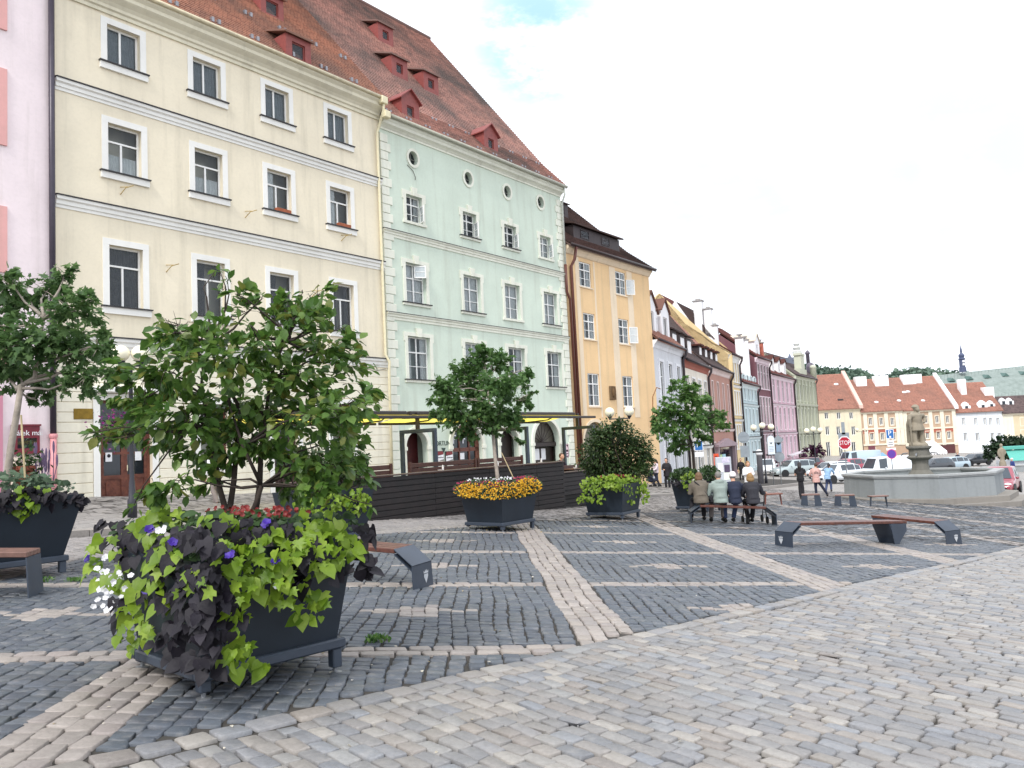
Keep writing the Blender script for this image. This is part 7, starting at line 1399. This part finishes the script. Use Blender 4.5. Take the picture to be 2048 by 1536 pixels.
def person(label, loc, rz, J, top, trousers, hair, shoes=None, skin=None, s=1., hair_kind='short', cap=None, skirt=None, top_len=0., hood=False, sleeves=True, fat=1., extra=None, group=None):
    """J: joints in local metres (x right, y forward, z up)"""
    o = thing('person', label, 'person', tuple(loc), rz, group); o.scale = (s, s, s); skin = skin or SKIN
    P = {k: Vector(v) for k, v in J.items()}; hip, chest, neck, head = P['hip'], P['chest'], P['neck'], P['head']
    fw = Vector(J.get('face', (0, 1, 0))).normalized(); rt = Vector((fw.y, -fw.x, 0)).normalized()
    m = MB()
    # body: head, neck, trunk, arms, hands and legs melted into one skin
    m.ball(head, (.076, .092, .115), 18, 12); m.ball(head + fw * .035 - Vector((0, 0, .055)), (.055, .06, .062), 14, 9); m.ball(head + fw * .1 - Vector((0, 0, .02)), (.014, .02, .022), 8, 6); m.ball(head + fw * .085 - Vector((0, 0, .065)), (.026, .014, .012), 8, 6)
    for sg in (-1, 1): m.ball(head + rt * sg * .077 - Vector((0, 0, .015)), (.013, .022, .032), 8, 6); m.ball(head + rt * sg * .032 + fw * .078 + Vector((0, 0, .012)), (.018, .012, .012), 8, 6)
    m.tube([neck - Vector((0, 0, .06)), lerp(neck, head, .7)], [.062, .054], 10); m.tube([hip, lerp(hip, chest, .5), chest], [.14 * fat, .128 * fat, .145 * fat], 12); m.tube([P['sl'], lerp(chest, neck, .55), P['sr']], [.06, .08, .06], 10)
    for a in 'lr':
        m.tube([P['s' + a], P['e' + a], P['w' + a]], [.052, .041, .029], 10); hd = P.get('h' + a) or (P['w' + a] - P['e' + a]); hand_mesh(m, P['w' + a], hd, 1 if a == 'r' else -1)
        m.tube([lerp(hip, P['k' + a], .05), P['k' + a], P['a' + a]], [.085, .056, .04], 10); m.ball(P['a' + a] + Vector(J.get('foot', (0, 1, 0))) * .05 - Vector((0, 0, .04)), (.042, .1, .035), 10, 6)
    remesh(m, 'body', skin, o, .0105, 3)
    # jacket or shirt
    m = MB(); wz = hip.z - top_len; lo = hip - Vector((0, 0, .06 + top_len)) if top_len else hip - Vector((0, 0, .03))
    m.ball(hip + Vector((0, 0, .02)), (.185 * fat, .15 * fat, .13)); 
    if top_len: m.tube([hip, lo], [.17 * fat, .185 * fat], 14)
    m.tube([hip + Vector((0, 0, .03)), lerp(hip, chest, .5), chest, lerp(chest, neck, .6)], [.165 * fat, .16 * fat, .172 * fat, .1], 14); m.ball(chest + Vector((0, 0, .02)), (.2 * fat, .135 * fat, .19)); m.tube([P['sl'], lerp(chest, neck, .62), P['sr']], [.082, .1, .082], 12); m.ball(lerp(chest, neck, .95), (.078, .078, .05))
    for a in 'lr':
        if sleeves is True: m.tube([P['s' + a], P['e' + a], lerp(P['e' + a], P['w' + a], .93)], [.078, .062, .048], 12)
        elif sleeves == 'short': m.tube([P['s' + a], lerp(P['s' + a], P['e' + a], .6)], [.076, .068], 12)
    if hood: m.ball(neck - fw * .06 + Vector((0, 0, .0)), (.13, .1, .075)); m.tube([neck - rt * .1 + Vector((0, 0, .03)), neck - fw * .1 + Vector((0, 0, .02)), neck + rt * .1 + Vector((0, 0, .03))], [.04, .05, .04], 8)
    remesh(m, 'jacket' if sleeves is True else 'shirt', top, o, .018, 3)
    m = MB(); m.ball(hip - Vector((0, 0, .02)), (.172 * fat, .145 * fat, .12))
    for a in 'lr': m.tube([lerp(hip, P['k' + a], .08), P['k' + a], lerp(P['k' + a], P['a' + a], .96)], [.105 * fat, .075, .062], 12)
    remesh(m, 'trousers', trousers, o, .016, 3)
    if skirt: m = MB(); m.tube([hip, hip - Vector((0, 0, .5))], [.17, .24], 14); remesh(m, 'skirt', skirt, o, .02, 2)
    sh = shoes or plain('black_shoe', '#1c1a1b', .5, .1); ft = Vector(J.get('foot', (0, 1, 0)))
    for a in 'lr':
        m = MB(); c = P['a' + a]; d = Vector(J.get('f' + a, ft)).normalized(); q = c - Vector((0, 0, .045)); m.tube([q - d * .06, q + d * .06, q + d * .17], [.045, .05, .035], 10); m.ball(q - d * .03 + Vector((0, 0, .03)), (.045, .05, .05)); remesh(m, 'shoe', sh, o, .014, 2)
    m = MB(); hc = head - fw * .014 + Vector((0, 0, .022))
    if hair_kind == 'short': m.ball(hc, (.087, .097, .108), 16, 10)
    elif hair_kind == 'bob': m.ball(hc, (.098, .108, .115), 16, 10); m.ball(hc - fw * .03 - Vector((0, 0, .07)), (.1, .085, .085)); [m.ball(hc + rt * sg * .075 - fw * .01 - Vector((0, 0, .05)), (.035, .06, .075)) for sg in (-1, 1)]
    elif hair_kind == 'long': m.ball(hc, (.09, .1, .11), 16, 10); m.tube([hc - fw * .05, hc - fw * .1 - Vector((0, 0, .12)), hc - fw * .11 - Vector((0, 0, .32))], [.08, .09, .06], 12)
    elif hair_kind == 'pony': m.ball(hc, (.088, .099, .11), 16, 10); m.tube([hc - fw * .09 + Vector((0, 0, .02)), hc - fw * .16 - Vector((0, 0, .05)), hc - fw * .15 - Vector((0, 0, .25))], [.035, .04, .02], 8)
    # cut the face free
    hr = remesh(m, 'hair', hair, o, .013, 2)
    for v in hr.data.vertices:
        d = v.co - head; t = d.dot(fw)
        if t > .03 and d.z < .07: v.co -= fw * min(t - .02, .09)
    if cap:
        m = MB(); m.ball(hc + Vector((0, 0, .03)), (.1, .11, .09), 18, 10); m.ball(hc - fw * .02 - Vector((0, 0, .005)), (.1, .105, .05)); remesh(m, 'cap', cap, o, .014, 3)
    return o
STAND = dict(hip=(0, 0, .93), chest=(0, .0, 1.26), neck=(0, -.01, 1.46), head=(0, .02, 1.63), sl=(-.17, 0, 1.4), sr=(.17, 0, 1.4), el=(-.25, -.02, 1.12), er=(.25, -.02, 1.12), wl=(-.26, .08, .88), wr=(.26, .08, .88), kl=(-.1, .02, .5), kr=(.1, .02, .5), al=(-.1, -.02, .085), ar=(.1, -.02, .085))
SIT = dict(hip=(0, 0, .13), chest=(0, .06, .42), neck=(0, .1, .61), head=(0, .16, .77), sl=(-.19, .08, .55), sr=(.19, .08, .55), el=(-.27, .16, .29), er=(.27, .16, .29), wl=(-.13, .38, .22), wr=(.13, .38, .22), kl=(-.13, .44, .1), kr=(.13, .44, .1), al=(-.13, .42, -.4), ar=(.13, .42, -.4))
def J(base, **k): d = dict(base); d.update(k); return d
bz = .5
A, B = Vector(gp(1380, 1045)), Vector(gp(1550, 1050)); bd = (B - A).normalized(); brz = math.atan2(bd.y, bd.x)
def seat_at(px):
    t = (Vector(px_at(px, 1016, 22.2)) - A).dot(bd); p = A + bd * t; z = G(p.x, p.y); return Vector((p.x, p.y, z + bz + .02))
HB = plain('hair_light_brown', '#6b5039', .7, .25, 40, .5, 120); HG = plain('hair_grey', '#77746f', .7, .25, 40, .5, 120); HBL = plain('hair_blond', '#8f7048', .7, .25, 40, .5, 120); HD = plain('hair_dark', '#221c1d', .6, .25, 40, .5, 120); HBR = plain('hair_brown', '#4a3229', .6, .25, 40, .5, 120)
BLK = cloth('black_cloth', '#1e1d22'); NAV = cloth('navy_cloth', '#1d2438'); JEAN = cloth('blue_jeans', '#3d4a6b'); OLV = cloth('olive_brown_coat', '#625a4f'); SAGE = cloth('sage_hoodie', '#84908a'); GREYT = cloth('grey_trousers', '#7c7370'); CHAR = cloth('charcoal_leather', '#2a2a31'); PNKC = cloth('pink_shirt', '#c9a098'); LBL = cloth('light_blue_denim', '#8fb0d0'); WHT = cloth('white_shirt', '#e3e3e6', .05)
person('seated person in an olive brown coat, at the left end of the bench', seat_at(1405), brz, J(SIT, chest=(0, .12, .42), neck=(.02, .22, .6), head=(.03, .32, .72), kl=(-.16, .42, .1), al=(-.25, .3, -.4), wl=(-.1, .48, .25), sl=(-.21, .16, .54), sr=(.21, .16, .54)), OLV, BLK, HB, hair_kind='bob', fat=1.18, top_len=.05)
person('seated person in a sage green hooded jacket, second from the left on the bench', seat_at(1444), brz, J(SIT, kl=(-.16, .44, .1), al=(-.22, .36, -.4), kr=(.14, .46, .1), ar=(.1, .3, -.4), sl=(-.21, .08, .56), sr=(.21, .08, .56), el=(-.31, .1, .27)), SAGE, GREYT, HG, hood=True, fat=1.15, top_len=.02)
person('seated person in a navy jacket and white cap, third on the bench', seat_at(1473), brz, J(SIT, kl=(-.2, .44, .1), al=(-.25, .28, -.4), ar=(-.02, .3, -.4)), NAV, JEAN, HG, cap=cloth('white_cap', '#d9d3d2', .05), fat=1.0, top_len=.02)
person('seated blond person in a black leather jacket, at the right end of the bench', seat_at(1508), brz, J(SIT, head=(.0, .17, .74), er=(.31, .16, .3), wr=(.42, .34, .3), ar=(.03, .38, -.4), al=(-.08, .34, -.4)), CHAR, BLK, HBL, hair_kind='bob', fat=1.08, top_len=.02)
sb = seat_at(1405); o = thing('shoulder_bag', 'dark strap of a shoulder bag across the olive brown coat', 'bag', tuple(sb), brz); MB().tube([(-.15, .05, .62), (-.05, -.04, .52), (.1, -.08, .32), (.24, -.06, .1)], .016, 6).build('strap', BLK, o); MB().cbox(.22, .34, -.02, .22, -.0, .2, .03).build('pouch', BLK, o)
# walking frame beside the last of them
p = seat_at(1508) + bd * .12 + Vector((-bd.y, bd.x, 0)) * .42; p.z = G(p.x, p.y); o = thing('walking_frame', 'dark wheeled walking frame in front of the seated blond person', 'walking frame', tuple(p), brz)
m = MB()
for x in (-.27, .27): m.tube([(x, -.25, .1), (x, -.05, .55), (x, -.12, .85), (x, -.28, .9)], .014, 6).tube([(x, .28, .1), (x, -.02, .58)], .014, 6)
m.tube([(-.27, -.02, .55), (.27, -.02, .55)], .014, 6).build('frame', BLACK, o)
for x in (-.27, .27):
    for y in (-.25, .28): MB().lathe([(.05, -.02), (.1, -.02), (.1, .02), (.05, .02)], 16).xf(Matrix.Translation((x, y, .1)) @ Matrix.Rotation(pi / 2, 4, 'Y')).build('wheel', TYRE, o)
    MB().tube([(x, -.28, .9), (x, -.4, .9)], .02, 8).build('grip', FOOT, o)
MB().box(-.24, .24, -.1, .14, .54, .58).build('seat', BLACK, o)
def stand_at(px, dep): return at_depth(px, dep)
person('blond person in a white shirt standing beyond the bench, looking at the seated people', gp(1500, 1001), rad(188), J(STAND, head=(0, .04, 1.61), er=(.24, .05, 1.14), wr=(.04, .2, 1.2), el=(-.24, .03, 1.14), wl=(-.05, .22, 1.12)), WHT, NAV, HBL, hair_kind='bob', top_len=.1)
person('person dressed in black with long dark hair, standing near the fountain', gp(1604, 998), rad(-25), J(STAND, er=(.24, .1, 1.13), wr=(.2, .3, 1.22), el=(-.24, .08, 1.13), wl=(-.1, .3, 1.18), kl=(-.06, .02, .5), al=(-.05, -.02, .085), kr=(.07, .02, .5), ar=(.06, -.02, .085)), BLK, BLK, HD, hair_kind='long', sleeves='short')
pk = person('person in a pale pink shirt with writing on the back, near the fountain', gp(1637, 993), rad(-8), J(STAND, hip=(-.05, 0, .93), chest=(-.06, .02, 1.24), neck=(-.04, .03, 1.44), head=(-.0, .06, 1.6), sl=(-.23, .02, 1.38), sr=(.13, .02, 1.38), el=(-.33, .1, 1.12), wl=(-.2, .26, 1.02), er=(.22, .1, 1.1), wr=(.1, .26, 1.02), kr=(.22, .05, .52), ar=(.46, .05, .085), kl=(-.1, .02, .5), al=(-.1, -.02, .085)), PNKC, NAV, HBR, top_len=.14, fat=1.05)
m = MB()
for k, w_ in enumerate((.08, .2, .2)): m.box(-.06 - w_ / 2, -.06 + w_ / 2, -.163, -.155, 1.3 - k * .055, 1.325 - k * .055)
m.build('writing', plain('dark_print', '#5c4a4c', .8, .1), pk)
person('person in a light blue denim shirt leaning on the left end of the fountain rim', gp(1657, 986), rad(-35), J(STAND, chest=(.03, .1, 1.22), neck=(.06, .18, 1.4), head=(.08, .24, 1.56), sl=(-.12, .14, 1.35), sr=(.22, .14, 1.35), el=(-.16, .3, 1.15), wl=(.0, .44, 1.1), er=(.3, .3, 1.15), wr=(.26, .48, 1.08), kl=(-.08, .1, .5), al=(-.12, -.1, .085), kr=(.12, .2, .55), ar=(.14, .12, .16)), LBL, JEAN, HD, hair_kind='pony', top_len=.08)
person('person in black with a white collar standing before the lilac house', gp(1336, 979), rad(150), J(STAND, er=(.24, .05, 1.14), wr=(.1, .24, 1.12)), BLK, BLK, HD, fat=1.1, top_len=.14, s=1.02)
person('person with long brown hair in a pale shirt pushing a pushchair', gp(1314, 976), rad(115), J(STAND, er=(.22, .14, 1.15), wr=(.2, .36, 1.05), el=(-.22, .14, 1.15), wl=(-.2, .36, 1.05), kr=(.1, .1, .5), ar=(.1, .14, .085), al=(-.1, -.16, .1)), cloth('pale_rose_shirt', '#d3c4cb', .06), NAV, HBR, hair_kind='long', s=.98)
p = gp(1305, 977); o = thing('pushchair', 'dark pushchair with a hood, in front of the person in a pale shirt', 'pushchair', tuple(p), rad(205)); m = MB()
for y in (-.24, .24): m.tube([(-.35, y, .12), (.05, y, .5), (.5, y, 1.0)], .015, 6).tube([(.3, y, .12), (.0, y, .5)], .015, 6)
m.tube([(.5, -.24, 1.), (.5, .24, 1.)], .018, 6).build('frame', BLACK, o); m = MB(); m.ball((-.02, 0, .48), (.28, .22, .14)); m.ball((.12, 0, .66), (.14, .22, .25)); remesh(m, 'seat', NAV, o, .03, 2); MB().lathe([(.3, 0), (.27, .12), (.15, .24), (.03, .28)], 14, (.08, 0, .8), 1, .85).build('hood', BLK, o, True); MB().ball((-.06, 0, .62), (.13, .14, .13), 10, 8).build('blanket', WHT, o, True)
for x, y in ((-.35, -.24), (-.35, .24), (.3, -.26), (.3, .26)): MB().lathe([(.06, -.02), (.12, -.02), (.12, .02), (.06, .02)], 16).xf(Matrix.Translation((x, y, .12)) @ Matrix.Rotation(pi / 2, 4, 'X')).build('wheel', TYRE, o)
person('person in a white shirt and grey trousers walking behind the near shrub', gp(432, 1014), rad(60), J(STAND, kr=(.1, .12, .5), ar=(.1, .16, .1), al=(-.1, -.2, .11), kl=(-.1, .0, .5)), WHT, GREYT, HG)
person('small distant person in black walking before the terracotta house', at_depth(1556 - 1, 76) if False else at_depth(1478, 62), rad(170), STAND, BLK, BLK, HD)
person('distant person in blue with a white cap by the balustrade', at_depth(2020, 72), rad(90), STAND, cloth('blue_jacket', '#2f3f7a'), NAV, HG, cap=cloth('white_cap', '#d9d3d2', .05))
person('distant person in dark blue beside the cars before the white house', at_depth(1912, 95), rad(180), STAND, NAV, BLK, HBR)
person('person in dark clothes sitting at the last table of the beer garden', W(24.9, 17.1, .5), pi / 2 - VR + pi, J(SIT), cloth('dark_plum_top', '#2c1b26'), BLK, HBR)
